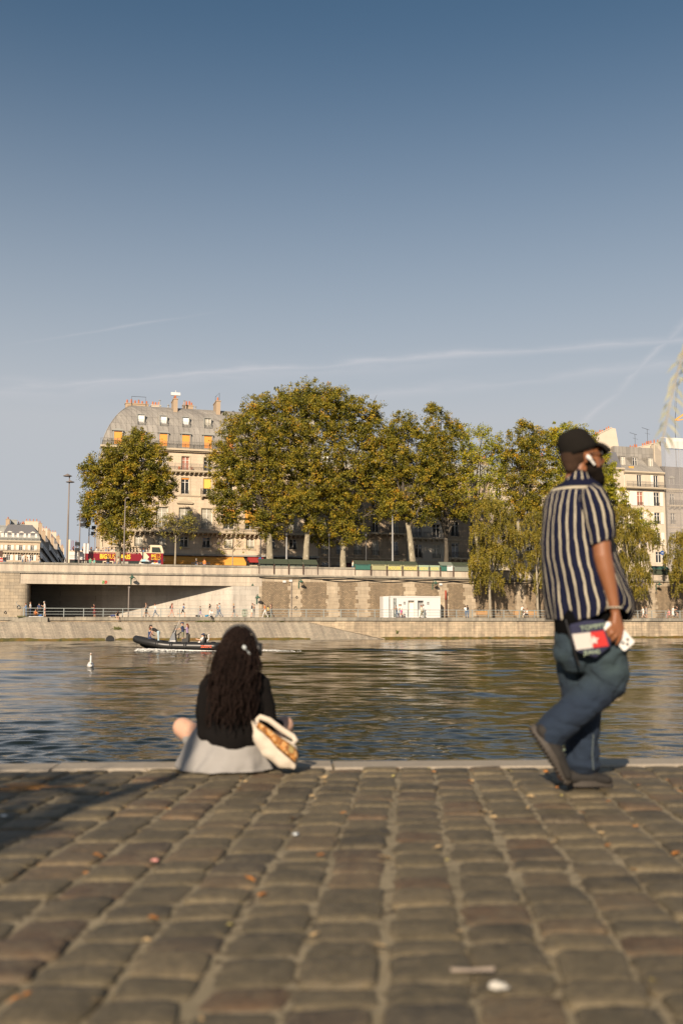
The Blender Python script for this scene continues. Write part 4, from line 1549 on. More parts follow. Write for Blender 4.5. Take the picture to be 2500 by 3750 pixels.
for i, (za, zb, ops) in enumerate(rowsH):
    for (xa, xb) in ops:
        add_window(bH, (xa + xb) / 2, za, xb - xa, zb - za, .14, 'glass' if i != 1 else ('red_curtain' if xa < cH[1] + .1 and xa > cH[0] + 1 else 'glass'), transom=i > 0)
        if i in (1, 2, 3):
            w_ = .62
            for s_ in (-1, 1):
                for j in (0, 1) if i == 1 and not (s_ > 0 and xa > cH[1]) else (0,):
                    xs = (xa + xb) / 2 + s_ * (.66 + w_ / 2 + j * (w_ + .02))
                    mb = MB(); mb.box(xs - w_ / 2, xs + w_ / 2, -.09, -.04, za - .02, zb + .02)
                    for k in range(14): mb.box(xs - w_ / 2 + .06, xs + w_ / 2 - .06, -.105, -.09, za + .08 + k * (zb - za - .16) / 14, za + .08 + (k + .55) * (zb - za - .16) / 14)
                    mb.build('shutter', M['shutter'], bH)
            railing(bH, xa, xb, za, -.07, .6, 'iron', name='window_guard')
xs = cH[2] - .62
mb = MB(); mb.box(xs - .5, xs + .05, -.09, -.04, rowsH[0][0], rowsH[0][1]); mb.build('shutter', M['shutter'], bH)
balcony(bH, .1, WH - .1, zq(1786), .75, .2, 0); railing(bH, .12, WH - .12, zq(1786), -.68, 1.0, 'iron_grey')
band(bH, -.1, WH, zH - .05, .25, .42)
# lean zinc roof and dormers
zr0, zr1 = zH + .2, Z(2370, 1682, V1 + 3)
mb = MB()
mb.raw([(0, -.1, zr0), (WH, -.1, zr0), (WH, 3.2, zr1), (0, 3.2, zr1), (WH, 12, zr1), (0, 12, zr1)], [(0, 1, 2, 3), (3, 2, 4, 5)])
xx = .4
while xx < WH:
    mb.tube([(xx, -.1, zr0 + .02), (xx, 3.2, zr1 + .02)], .03, 4); xx += .75
mb.box(0, WH, 3.1, 4.3, zr1, zr1 + 2.2)
mb.build('roof', M['zinc'], bH)
for p in (2275 + 2, 2327, 2384):
    c = U(p, V1 + 1.5, 24) - uH
    if c < .6: c = .75
    dormer(bH, c, zr0 + 1.05, .95, 1.75, 1.3, 3, 'curtain' if p != 2327 else 'glass', 'zinc', pediment=False)
mb = MB(); c = U(2323, V1, 22) - uH; mb.prism([(c - .5, zr0 + 1.0), (c + .6, zr0 + 1.0), (c + .35, zr0 + .35), (c, zr0 + .15), (c - .2, zr0 + .5)], .7, .9)
mb.build('orange_cloth', M['awning'], bH)
# chimney wall on its right
def rake(pxa, pya, pxb, pyb, yo, base, parent, u_, pots):
    xa_, xb_ = U(pxa, V1 + yo, 28) - u_, U(pxb, V1 + yo, 28) - u_
    za_, zb_ = Z(pxa, pya, V1 + yo), Z(pxb, pyb, V1 + yo)
    mb = MB(); mb.prism([(xa_, base), (xb_, base), (xb_, zb_), (xa_, za_)], yo, yo + .9)
    mb.prism([(xa_ - .1, za_), (xb_ + .05, zb_), (xb_ + .05, zb_ + .12), (xa_ - .1, za_ + .12)], yo - .08, yo + .98)
    o = mb.build('chimney', M['chimney_pale'], parent)
    for i in range(pots):
        f_ = (i + .5) / pots
        if i in (4, 5): continue
        m2 = MB(); h_ = random.Random(i * 3).uniform(.4, .75); m2.lathe([(.13, 0), (.12, h_), (.08, h_)], (xa_ + (xb_ - xa_) * f_, yo + .45, za_ + (zb_ - za_) * f_ + .1), 8)
        m2.build('chimney_pot', M['pot'], o)
rake(2312, 1646, 2396, 1624, 4.5, zr1 - .5, bH, uH, 11)
rake(2398, 1626, 2424, 1618, 3.0, zr0, bH, uH, 2)
mb = MB()
for px_, py_, h_ in ((2276, 1640, 1.6), (2302, 1642, 1.3)):
    x_ = U(px_, V1 + 3, 28) - uH; z_ = Z(px_, py_, V1 + 3)
    mb.tube([(x_, 3.4, z_ - h_), (x_, 3.4, z_)], .12, 8); mb.lathe([(0, .15), (.22, 0), (.22, -.06)], (x_, 3.4, z_), 8)
mb.build('flue', M['grey_metal'], bH)
for (px_, py0, py1, s_) in ((2328, 1590, 1650, 1), (2374, 1572, 1640, 1)):
    mb = MB(); x_ = U(px_, V1 + 5, 30) - uH; z0_, z1_ = Z(px_, py1, V1 + 5), Z(px_, py0, V1 + 5)
    mb.tube([(x_, 5, z0_ - .5), (x_, 5, z1_)], .035, 5)
    mb.tube([(x_ - 1.1, 5, z1_ + .25), (x_ + .45, 5, z1_ - .1)], .025, 4)
    for k in range(9): mb.tube([(x_ - 1.1 + k * .18, 4.8, z1_ + .25 - k * .04), (x_ - 1.1 + k * .18, 5.2, z1_ + .25 - k * .04)], .012, 3)
    mb.tube([(x_ - .5, 5, z1_ - .75), (x_ + .6, 5, z1_ - .95)], .02, 4)
    mb.build('roof_aerial', M['iron'], bH)

# --- building wrapped in scaffold netting at the right edge
uW = U(2441, V1, 20); M['curtain_white'] = plain('grubby_white_tarp', (.62, .58, .52), .85, .2, .8)
t = NT('scaffold_netting')
c = t.mix(t.noise(1.2, 4, .6, vec=t.map(t.co(), (2, 2, .3))), (.40, .37, .34), (.56, .52, .47))
tr = t.n('ShaderNodeBsdfTransparent'); mx = t.n('ShaderNodeMixShader'); mx.inputs[0].default_value = .36
t.l(tr.outputs[0], mx.inputs[1]); t.l(t.b.outputs[0], mx.inputs[2]); t.l(mx.outputs[0], t.out.inputs[0])
t.bump(t.noise(1.6, 4, .6, vec=t.map(t.co(), (3, 3, .25))), .6, .1)
M['net'] = t.fin(c, .9)
bW, u7, W7, t7 = generic_building('wrapped_building', 'tall grey stone building veiled in pale scaffold netting at the picture edge', 'building', 2446, 2640, V1 + 1.2, SZ, 5, 'facade_grey',
                                  [2470, 2530, 2590], 1.0, 'zinc_dark', 4.2, 1.2, 3.55, 2.1, 8, balc=(4,), chimneys=False)
mb = MB()
nu, nzz = 60, 40
W_ = U(2640, V1, 20) - uW
ztop = Z(2480, 1612, V1)
grid = []
for j in range(nzz + 1):
    for i in range(nu + 1):
        x_ = W_ * i / nu; z_ = SZ + (ztop - SZ) * j / nzz
        y_ = -.35 + .03 * math.sin(x_ * 3 + .6 * math.sin(z_)) + .08 * noise.noise(Vector((x_ * .9, 3, z_ * .35)))
        if j == nzz: z_ += -1.2 + .5 * noise.noise(Vector((x_ * .8, 0, 0))) + (.7 if x_ > 1.6 else -.5)
        grid.append((x_, y_, z_))
mb.raw(grid, [(j * (nu + 1) + i, j * (nu + 1) + i + 1, (j + 1) * (nu + 1) + i + 1, (j + 1) * (nu + 1) + i) for j in range(nzz) for i in range(nu)])
for s_ in (0, W_):
    mb.raw([(s_, -.35, SZ), (s_, 9, SZ), (s_, 9, ztop - .4), (s_, -.35, ztop - .4)], [(0, 1, 2, 3)])
nt_ = mb.build('scaffold_netting', M['net'], bW, True)
nt_.location = (uW - u7, -1.2, 0)
mb = MB(); gt = []
for j in range(5):
    for i in range(41):
        x_ = W_ * i / 40; z_ = ztop - 1.7 + .62 * j
        gt.append((x_, -.6 + .07 * math.sin(x_ * 5) + .1 * noise.noise(Vector((x_, 9, z_))) + (0 if j < 4 else 2.5), z_ + (.35 * noise.noise(Vector((x_ * .7, 4, 0))) if j > 2 else 0)))
mb.raw(gt, [(j * 41 + i, j * 41 + i + 1, (j + 1) * 41 + i + 1, (j + 1) * 41 + i) for j in range(4) for i in range(40)])
tp = mb.build('roof_tarpaulin', M['curtain_white'], bW, True); tp.location = (uW - u7, -1.2, 0)
mb = MB()
for i in range(5):
    x_ = W_ * i / 4
    mb.tube([(x_, -.15, SZ), (x_, -.15, ztop - .5)], .03, 5)
for k in range(9): mb.tube([(0, -.13, SZ + 1 + k * 2.2), (W_, -.13, SZ + 1 + k * 2.2)], .025, 5)
sc_ = mb.build('scaffold_tubes', M['grey_metal'], bW); sc_.location = (uW - u7, -1.2, 0)

# --- crane showing at the right edge
cr = fb_thing('tower_crane', 'thin crane mast with orange jib tip poking in above the wrapped building', 'crane', U(2492, V1 + 60, 30), V1 + 60, SZ)
kz = lambda py: Z(2492, py, V1 + 60) - SZ
mb = MB(); mb.tube([(-1.2, 0, 0), (-.7, 0, kz(1540)), (-.2, 0, kz(1490))], .07, 5); mb.tube([(-.2, 0, kz(1490)), (.5, 0, kz(1410))], .05, 5); mb.tube([(-.7, 0, kz(1500)), (.25, 0, kz(1400))], .05, 5)
mb.build('cable', M['iron'], cr)
mb = MB(); mb.bar((-.75, 0, kz(1540)), (6, 0, kz(1480)), .35); mb.bar((-.2, 0, kz(1540)), (6, 0, kz(1525)), .22); mb.build('jib', M['awning'], cr)
mb = MB(); mb.bar((6, 0, 0), (6, 0, kz(1470)), 1.0); mb.build('mast', M['awning'], cr)

# --- far street at the left: corner house, then a shaded row running away
def far_house():
    V = 205.0
    px0, px1 = -60, 142
    u0_, u1_ = U(px0, V, 15), U(px1, V, 15); W = u1_ - u0_
    root = fb_thing('distant_corner_house', 'distant sunlit limestone house with grey mansard and white shutters at the far street corner', 'building', u0_, V, 0)
    z_ = lambda py: Z(80, py, V)
    cs = [U(p, V, 15) - u0_ for p in (-10, 29, 72, 114)]
    cs2 = [U(p, V, 15) - u0_ for p in (-15, 27, 70, 113)]
    rows_ = [(z_(2053), z_(2032), [(c - .55, c + .55) for c in cs2]), (z_(2016), z_(1997), [(c - .5, c + .5) for c in cs])]
    zt = z_(1984)
    mb = MB(); wall_with_openings(mb, 0, W, SZ - 1, zt, rows_)
    mb.face([(W, 0, SZ), (W, 26, SZ), (W, 26, zt), (W, 0, zt)]); mb.build('wall', M['far_facade'], root)
    for (za, zb, ops) in rows_:
        for (xa, xb) in ops:
            add_window(root, (xa + xb) / 2, za, xb - xa, zb - za, .1, 'glass')
            for s_ in (-1, 1):
                mb = MB(); xs = (xa + xb) / 2 + s_ * 1.0; mb.box(xs - .38, xs + .38, -.1, -.03, za, zb); mb.build('shutter', M['shutter'], root)
    balcony(root, 0, W, z_(2021), .8, .25, .8); railing(root, 0, W, z_(2021), -.7, .9, 'iron_grey')
    band(root, 0, W + .3, zt, .35, .5); railing(root, 0, W, zt + .36, -.4, .9, 'iron_grey')
    zr = zt + .35; H = z_(1922) - zr
    ro, ia = mansard(root, 0, W, zr, H, 4.6, 20, False, True, 'zinc_mid', 1.3, 10)
    for c in cs:
        dormer(root, c, zr + .3, 1.0, 2.1, .3, 2.0, 'glass', 'shutter')
        for s_ in (-1, 1):
            mb = MB(); mb.box(c + s_ * 1.05 - .35, c + s_ * 1.05 + .35, .12, .2, zr + .3, zr + 2.3); mb.build('shutter', M['shutter'], root)
    for p in (37, 79):
        c = U(p, V, 20) - u0_; zz_ = z_(1951); y_ = ia(zz_)
        mb = MB(); mb.box(c - .6, c + .6, y_ - .05, y_ + 2, zz_, zz_ + 2.1); o = mb.build('skylight', M['zinc'], root)
        add_window(o, c, zz_ + .1, 1.0, 1.9, y_ - .1, 'bright_pane', 1, False, name='casement')
    chimney(root, U(20, V, 20) - u0_, 4.2, zr + H - 3.5, 1.2, 4, 5.6, 4, 'chimney', along='y')
    chimney(root, U(42, V, 20) - u0_, 6.5, zr + H - .5, 2.0, 1, 2.6, 0, 'zinc_mid')
    chimney(root, U(68, V, 20) - u0_, 8, zr + H - .5, 6.5, 1.2, 1.4, 12, 'zinc_mid', pot_h=.8)
    chimney(root, U(103, V, 20) - u0_, 9, zr + H - 2, 5.4, 1.2, 3.4, 7, 'chimney', True)
    return root


far_house()
# row along the side street: three blocks with their side to the sun
V0 = 205.0
for i, (pa, pb, va, vb, pyt, pyt2, lab) in enumerate(((143, 175, 205.5, 262, 1985, 2006, 'nearest block of the shaded side street, just right of the distant corner house'),
                                               (175, 205, 262, 330, 2004, 2018, 'middle block of the shaded side street with pale corner pier and chimneys'),
                                               (205, 240, 330, 460, 2018, 2034, 'farthest block of the shaded side street, ending beside the tour bus'))):
    ua, ub = U(pa, va, 15), U(pb, vb, 15)
    root = fb_thing('side_street_building', lab, 'building', ua, va, 0, group='buildings along the distant side street')
    X, Y = ub - ua, vb - va
    za, zb = Z(pa, pyt, va), Z(pb, pyt2, vb)
    za = (za + zb) / 2
    L = math.hypot(X, Y); dx_, dy_ = X / L, Y / L
    mb = MB()
    mb.raw([(0, 0, SZ), (X, Y, SZ), (X, Y, za), (0, 0, za), (-12, 0, SZ), (-12, 0, za), (X - 12, Y, SZ), (X - 12, Y, za)], [(0, 1, 2, 3), (4, 0, 3, 5), (3, 2, 7, 5)])
    mb.build('wall', M['facade_grey'], root)
    mb = MB(); hr = 4.2
    mb.raw([(.1, -.2, za), (X, Y, za), (X - 2.6, Y, za + hr), (-2.6, -.2, za + hr), (-12, -.2, za), (X - 12, Y, za), (X - 10, Y, za + hr), (-10, -.2, za + hr)],
           [(0, 1, 2, 3), (3, 2, 6, 7), (0, 3, 7, 4)])
    mb.build('roof', M['zinc_dark'], root)
    nfl = 3
    for k in range(nfl):
        zz_ = za - 3.4 * (k + 1) + .6
        if zz_ < SZ: continue
        mb = MB()
        for j in range(int(L / 3.4)):
            s0_, s1_ = (j * 3.4 + 1.2), (j * 3.4 + 2.3)
            mb.raw([(dx_ * s0_ + .06, dy_ * s0_, zz_), (dx_ * s1_ + .06, dy_ * s1_, zz_), (dx_ * s1_ + .06, dy_ * s1_, zz_ + 2), (dx_ * s0_ + .06, dy_ * s0_, zz_ + 2)], [(0, 1, 2, 3)])
        mb.build('window_row', M['glass'], root)
        mb = MB(); mb.raw([(0, 0, zz_ - .1), (X, Y, zz_ - .1), (X + .8, Y, zz_ - .1), (.8, 0, zz_ - .1), (0, 0, zz_ - .35), (X, Y, zz_ - .35), (X + .8, Y, zz_ - .35), (.8, 0, zz_ - .35),
                           (.8, 0, zz_ + .8), (X + .8, Y, zz_ + .8)],
                          [(0, 3, 2, 1), (4, 5, 6, 7), (3, 7, 6, 2), (0, 4, 7, 3), (3, 2, 9, 8)])
        mb.build('balcony', M['iron'], root)
    nch = 5
    for j in range(nch):
        f_ = (j + .4) / nch
        cx_, cy_ = X * f_ - 3.2, Y * f_
        o = chimney(root, cx_, cy_, za + 1.0, 4.2 + (j % 2), 1.0, hr + .6 + (j % 3) * .5, 4, 'chimney' if j % 2 else 'chimney_pale')

# ------------------------------------------------------------------ trees
def leaf_mat(name, stops, trans=.15):
    t = NT(name)
    isl = t.n('ShaderNodeNewGeometry').outputs['Random Per Island']
    big = t.noise(.5, 4, .65)
    f = t.math('ADD', t.math('MULTIPLY', isl, .42), t.math('MULTIPLY_ADD', big, 2.1, -.80))
    c = t.ramp(f, stops)
    t.fin(c, .55, spec=.3)
    tl = t.n('ShaderNodeBsdfTranslucent'); t.l(t.mix(.3, c, (.22, .2, .02), 'ADD'), tl.inputs[0])
    mx = t.n('ShaderNodeMixShader'); mx.inputs[0].default_value = trans
    t.l(t.b.outputs[0], mx.inputs[1]); t.l(tl.outputs[0], mx.inputs[2]); t.l(mx.outputs[0], t.out.inputs[0])
    return t.mt


M['leaf_plane'] = leaf_mat('autumn_plane_leaves', [(0, (.042, .053, .011)), (.3, (.125, .125, .015)), (.5, (.235, .20, .019)), (.7, (.36, .27, .023)), (.86, (.47, .27, .024)), (1, (.43, .17, .02))])
M['leaf_yellow'] = leaf_mat('yellow_green_leaves', [(0, (.11, .13, .014)), (.35, (.24, .25, .02)), (.62, (.38, .34, .024)), (.85, (.50, .37, .022)), (1, (.40, .2, .02))])
M['leaf_willow'] = leaf_mat('weeping_leaves', [(0, (.065, .065, .014)), (.35, (.18, .155, .022)), (.65, (.29, .23, .028)), (.9, (.35, .235, .03)), (1, (.19, .175, .02))])
M['leaf_young'] = leaf_mat('pale_young_leaves', [(0, (.12, .13, .03)), (.4, (.22, .2, .045)), (.8, (.32, .25, .05)), (1, (.3, .17, .04))])


def bark(name, a, b, c):
    t = NT(name)
    n_ = t.noise(1.5, 4, .6, vec=t.map(t.co(), (1.6, 1.6, .8)))
    col = t.ramp(n_, [(.38, a), (.45, b), (.58, b), (.64, c)], 'LINEAR')
    t.bump(t.noise(8, 4, .6), .5, .03)
    M[name] = t.fin(col, .85)


bark('plane_bark', (.15, .13, .085), (.28, .245, .17), (.46, .42, .31))
bark('dark_bark', (.05, .042, .03), (.08, .068, .05), (.12, .10, .075))
bark('willow_bark', (.20, .17, .12), (.30, .26, .19), (.38, .34, .25))


def leaves(centers, radii, per, size, seed, droop=0.0, flat=.6):
    """leaf-sized faces in loose sprays around each centre"""
    rg = np.random.RandomState(seed)
    n = len(centers)
    c = np.repeat(centers, per, 0); r = np.repeat(radii, per, 0)
    d = rg.randn(n * per, 3); d /= np.linalg.norm(d, axis=1)[:, None] + 1e-9
    rad = rg.rand(n * per) ** .45
    off = d * rad[:, None] * r
    if droop:
        off[:, 2] = off[:, 2] * 1.0
    p = c + off
    nn = rg.randn(n * per, 3) * .75 + d * .6 + np.array([0, 0, .35])
    nn /= np.linalg.norm(nn, axis=1)[:, None]
    a = np.cross(nn, rg.randn(n * per, 3)); a /= np.linalg.norm(a, axis=1)[:, None] + 1e-9
    if droop:
        a = a * (1 - droop) + np.array([0, 0, -1.0]) * droop; a /= np.linalg.norm(a, axis=1)[:, None]
    b = np.cross(nn, a); b /= np.linalg.norm(b, axis=1)[:, None] + 1e-9
    s = size * (.6 + .8 * rg.rand(n * per))[:, None]
    w = flat * s
    v = np.stack([p - a * s * .5, p + b * w * .5 + nn * s * .08, p + a * s * .5, p - b * w * .5 + nn * s * .08], 1).reshape(-1, 3)
    q_ = np.arange(len(v)).reshape(-1, 4)
    return v, q_


def crown_points(lobes, dens, rg, shell=.55, inner=.3):
    """cluster centres through the volume of each lobe, most of them near its skin"""
    out = []
    for (c, r) in lobes:
        area = (r[0] * r[1] + r[1] * r[2] + r[0] * r[2]) / 3 * 4 * PI
        n = max(4, int(area * dens))
        d = rg.randn(n, 3); d /= np.linalg.norm(d, axis=1)[:, None]
        k = np.where(rg.rand(n) < inner, rg.rand(n) ** .6 * .8, shell + (1.16 - shell) * rg.rand(n) ** .8)
        out.append(np.array(c) + d * k[:, None] * np.array(r))
    return np.concatenate(out)


def tree(name, label, group, base_px, base_v, base_z, lobes_px, trunk_r, leaf='leaf_plane', barkm='plane_bark', seed=1, lean=(0, 0), fork_py=None,
         dens=1.55, per=50, size=.215, cr=.62, thick=1.0, cat_='tree', droop=0, vshift=0, flat=.65):
    rg = np.random.RandomState(seed); rr = random.Random(seed)
    u0_ = U(base_px, base_v, base_z + 1); org = FB(u0_, base_v, base_z)
    root = thing(name, label, cat_, org, A_, group)
    lobes = []
    for (px_, py_, rx_, ry_) in lobes_px:
        dv = rr.uniform(-1, 1) * .8 + vshift
        s_ = SC(px_, base_v + dv)
        u_, z_ = UZ(px_, py_, base_v + dv)
        lobes.append(((u_ - u0_, dv, z_ - base_z), (rx_ / s_ * 1.06, min(rx_, ry_) * 1.06 / s_ * thick, ry_ / s_ * 1.06)))
    pts_ = crown_points(lobes, dens, rg)
    # trim: keep things uneven
    keep = np.array([noise.noise(Vector(p) * .55 + Vector((seed, 0, 0))) > -.2 for p in pts_])
    pts_ = pts_[keep]
    rad = (cr * (.45 + .95 * rg.rand(len(pts_))))[:, None] * np.array([[1, 1, .8 if not droop else 1.7]])
    v_, q_ = leaves(pts_, rad, per, size, seed, droop, flat)
    # stray twigs at the top edge
    me = np_mesh('crown', v_, q_, M[leaf], False)
    link('crown', me, root)
    # trunk and limbs
    mb = MB()
    fz = (Z(base_px, fork_py, base_v) - base_z) if fork_py else lobes[0][0][2] * .4
    ftop = Vector((lean[0], lean[1], fz))
    N = 7
    pp = []
    for i in range(N + 1):
        f_ = i / N
        pp.append(Vector((ftop.x * f_ ** 1.3 + .10 * trunk_r * math.sin(f_ * 7 + seed), ftop.y * f_ + .1 * trunk_r * math.cos(f_ * 5), fz * f_)))
    mb.tube(pp, [trunk_r * (1.35 if i == 0 else 1.08 - .42 * i / N) for i in range(N + 1)], 12)
    mb.build('trunk', M[barkm], root, True)
    ml = MB()
    for (c, r) in lobes:
        tgt = Vector(c) + Vector((rr.uniform(-.3, .3) * r[0], rr.uniform(-.3, .3) * r[1], r[2] * .1))
        st = pp[-1] if rr.random() < .8 else pp[-2]
        ms = st.lerp(tgt, .45) + Vector((rr.uniform(-.4, .4), rr.uniform(-.4, .4), .12 * (tgt - st).length))
        l_ = (tgt - st).length
        r0_ = trunk_r * .48
        P5 = [st, st.lerp(ms, .5) + Vector((0, 0, .1)), ms, ms.lerp(tgt, .5), tgt]
        ml.tube(P5, [r0_, r0_ * .8, r0_ * .6, r0_ * .42, r0_ * .25], 7)
        for k in range(9):
            a_ = P5[2].lerp(P5[4], rr.random())
            dd = Vector((rr.gauss(0, 1) * r[0], rr.gauss(0, 1) * r[1], rr.gauss(.3, .8) * r[2])) * .55
            e_ = a_ + dd
            ml.tube([a_, a_.lerp(e_, .5) + Vector((0, 0, .12 * dd.length)), e_], [r0_ * .28, r0_ * .18, r0_ * .07], 5)
    ml.build('limbs', M['dark_bark'], root, True)
    return root


GP = 'autumn plane trees along the upper quay'
tree('plane_tree', 'round plane tree standing alone in front of the left half of the corner building', GP, 433, 13, SZ,
     [(455, 1700, 95, 85), (400, 1760, 90, 85), (540, 1700, 75, 85), (470, 1640, 60, 50), (560, 1790, 78, 70), (470, 1830, 110, 80), (385, 1860, 62, 70), (325, 1850, 30, 48), (316, 1890, 24, 38),
      (545, 1640, 34, 42), (420, 1930, 60, 55), (345, 1720, 45, 45), (505, 1590, 26, 26), (520, 1895, 60, 45), (610, 1770, 40, 40), (455, 1985, 30, 26)], .38, seed=21, fork_py=1905, dens=2.0, thick=1.1)
tree('young_tree', 'slender young tree with sparse pale leaves, just right of the tour bus', None, 641, 12, SZ,
     [(660, 1905, 48, 40), (625, 1930, 42, 40), (690, 1935, 36, 34), (655, 1965, 52, 34), (620, 1900, 30, 26), (700, 1900, 20, 22)], .14, 'leaf_young', 'willow_bark', 22, fork_py=1960, dens=1.0, per=22, size=.2, cr=.5)
tree('young_tree', 'smallest street tree with a few leaves, before the right end of the orange awning', None, 851, 11, SZ,
     [(850, 1965, 40, 30), (825, 2000, 40, 22), (880, 1985, 32, 34), (860, 1935, 26, 26), (815, 2025, 22, 12), (900, 2015, 16, 16)], .09, 'leaf_young', 'willow_bark', 23, fork_py=2010, dens=.6, per=16, size=.18, cr=.45)
tree('plane_tree', 'tallest plane clump, left tree, pale trunk right of the red awning', GP, 986, 10, SZ,
     [(905, 1640, 105, 110), (1000, 1540, 105, 90), (840, 1740, 75, 80), (930, 1780, 115, 90), (860, 1840, 90, 70), (1000, 1680, 100, 110), (960, 1890, 80, 55), (870, 1560, 60, 55), (820, 1660, 50, 55),
      (940, 1490, 60, 50), (1020, 1830, 80, 80), (830, 1900, 40, 26), (1000, 1950, 45, 30), (795, 1800, 30, 40)], .55, seed=24, fork_py=1945, thick=1.1)
tree('plane_tree', 'middle tree of the tallest plane clump, trunk behind the long box row', GP, 1116, 11, SZ,
     [(1110, 1520, 110, 85), (1160, 1450, 85, 55), (1080, 1450, 70, 45), (1150, 1620, 120, 100), (1100, 1730, 110, 90), (1180, 1800, 100, 85), (1090, 1860, 90, 65), (1210, 1500, 80, 75), (1150, 1930, 45, 35),
      (1040, 1470, 45, 35)], .5, seed=25, lean=(.5, 0), fork_py=1930, thick=1.1)
tree('plane_tree', 'right tree of the tallest plane clump, trunk at the end of the long box row', GP, 1256, 12, SZ,
     [(1290, 1560, 90, 80), (1340, 1500, 60, 50), (1370, 1600, 70, 80), (1300, 1690, 110, 90), (1250, 1800, 95, 80), (1350, 1790, 85, 75), (1240, 1900, 90, 60), (1280, 1960, 60, 36), (1400, 1700, 50, 80),
      (1240, 1480, 70, 60), (1395, 1860, 50, 50), (1180, 1980, 60, 25)], .5, seed=26, fork_py=1990, thick=1.1)
tree('plane_tree', 'plane tree with a curved pale trunk behind the teal and lime boxes', GP, 1516, 10, SZ,
     [(1470, 1590, 62, 70), (1520, 1680, 95, 80), (1470, 1770, 70, 80), (1560, 1790, 80, 80), (1450, 1860, 50, 45), (1530, 1870, 75, 50), (1440, 1680, 60, 80), (1560, 1600, 50, 55), (1485, 1545, 40, 34), (1430, 1600, 40, 45), (1430, 1780, 50, 60), (1575, 1700, 50, 70)], .5, seed=27, lean=(-1.0, 0), fork_py=1915, thick=1.0)
tree('plane_tree', 'plane tree with a dark forked trunk, orange topped, right of the curved pale trunk', GP, 1634, 14, SZ,
     [(1600, 1540, 50, 55), (1620, 1630, 75, 80), (1655, 1720, 75, 85), (1600, 1780, 70, 70), (1660, 1830, 75, 60), (1600, 1870, 50, 36), (1580, 1500, 26, 26), (1660, 1590, 45, 45), (1690, 1880, 36, 36)], .4, 'leaf_plane', 'dark_bark', 28, fork_py=1970, thick=1.0)
tree('plane_tree', 'greenest airy plane tree between the dark forked one and the tour of gold crowns', GP, 1745, 13, SZ,
     [(1755, 1620, 60, 55), (1740, 1690, 66, 74), (1700, 1600, 36, 40), (1800, 1740, 56, 80), (1720, 1790, 50, 70), (1810, 1640, 45, 50), (1790, 1840, 50, 50), (1770, 1580, 30, 22), (1700, 1660, 26, 50)], .35, 'leaf_yellow', 'plane_bark', 29, fork_py=1950, dens=1.4, per=28, thick=1.0)
tree('plane_tree', 'tall golden plane tree immediately left of the walking man', GP, 1905, 12, SZ,
     [(1880, 1650, 70, 70), (1930, 1590, 45, 45), (1950, 1680, 85, 80), (1880, 1760, 70, 80), (1960, 1790, 80, 80), (1990, 1620, 45, 45), (1900, 1850, 60, 50), (1920, 1560, 22, 26), (1990, 1870, 50, 60)], .42, seed=30, fork_py=1930, thick=1.0)
tree('plane_tree', 'yellow green plane tree rising behind the cap of the walking man', GP, 2085, 13, SZ,
     [(2070, 1590, 60, 45), (2030, 1630, 45, 55), (2090, 1680, 80, 80), (2060, 1780, 80, 90), (2130, 1620, 50, 60), (2140, 1760, 60, 90), (2100, 1880, 70, 60)], .4, 'leaf_yellow', seed=31, fork_py=1950, thick=1.0)
tree('plane_tree', 'yellow green plane tree at the beard of the walking man, before the shuttered house', GP, 2235, 12, SZ,
     [(2220, 1710, 42, 50), (2235, 1790, 62, 60), (2190, 1760, 50, 80), (2255, 1840, 50, 36), (2240, 1880, 60, 60), (2215, 1665, 26, 28), (2190, 1860, 60, 60)], .35, 'leaf_yellow', seed=32, fork_py=1960, thick=1.0)
tree('plane_tree', 'small bright green tree top below the shuttered windows', GP, 2335, 12, SZ,
     [(2345, 1885, 40, 30), (2370, 1925, 45, 34), (2325, 1940, 45, 40)], .25, 'leaf_yellow', seed=33, fork_py=1990, dens=1.2, thick=1.0)

GW = 'weeping trees on the lower quay'


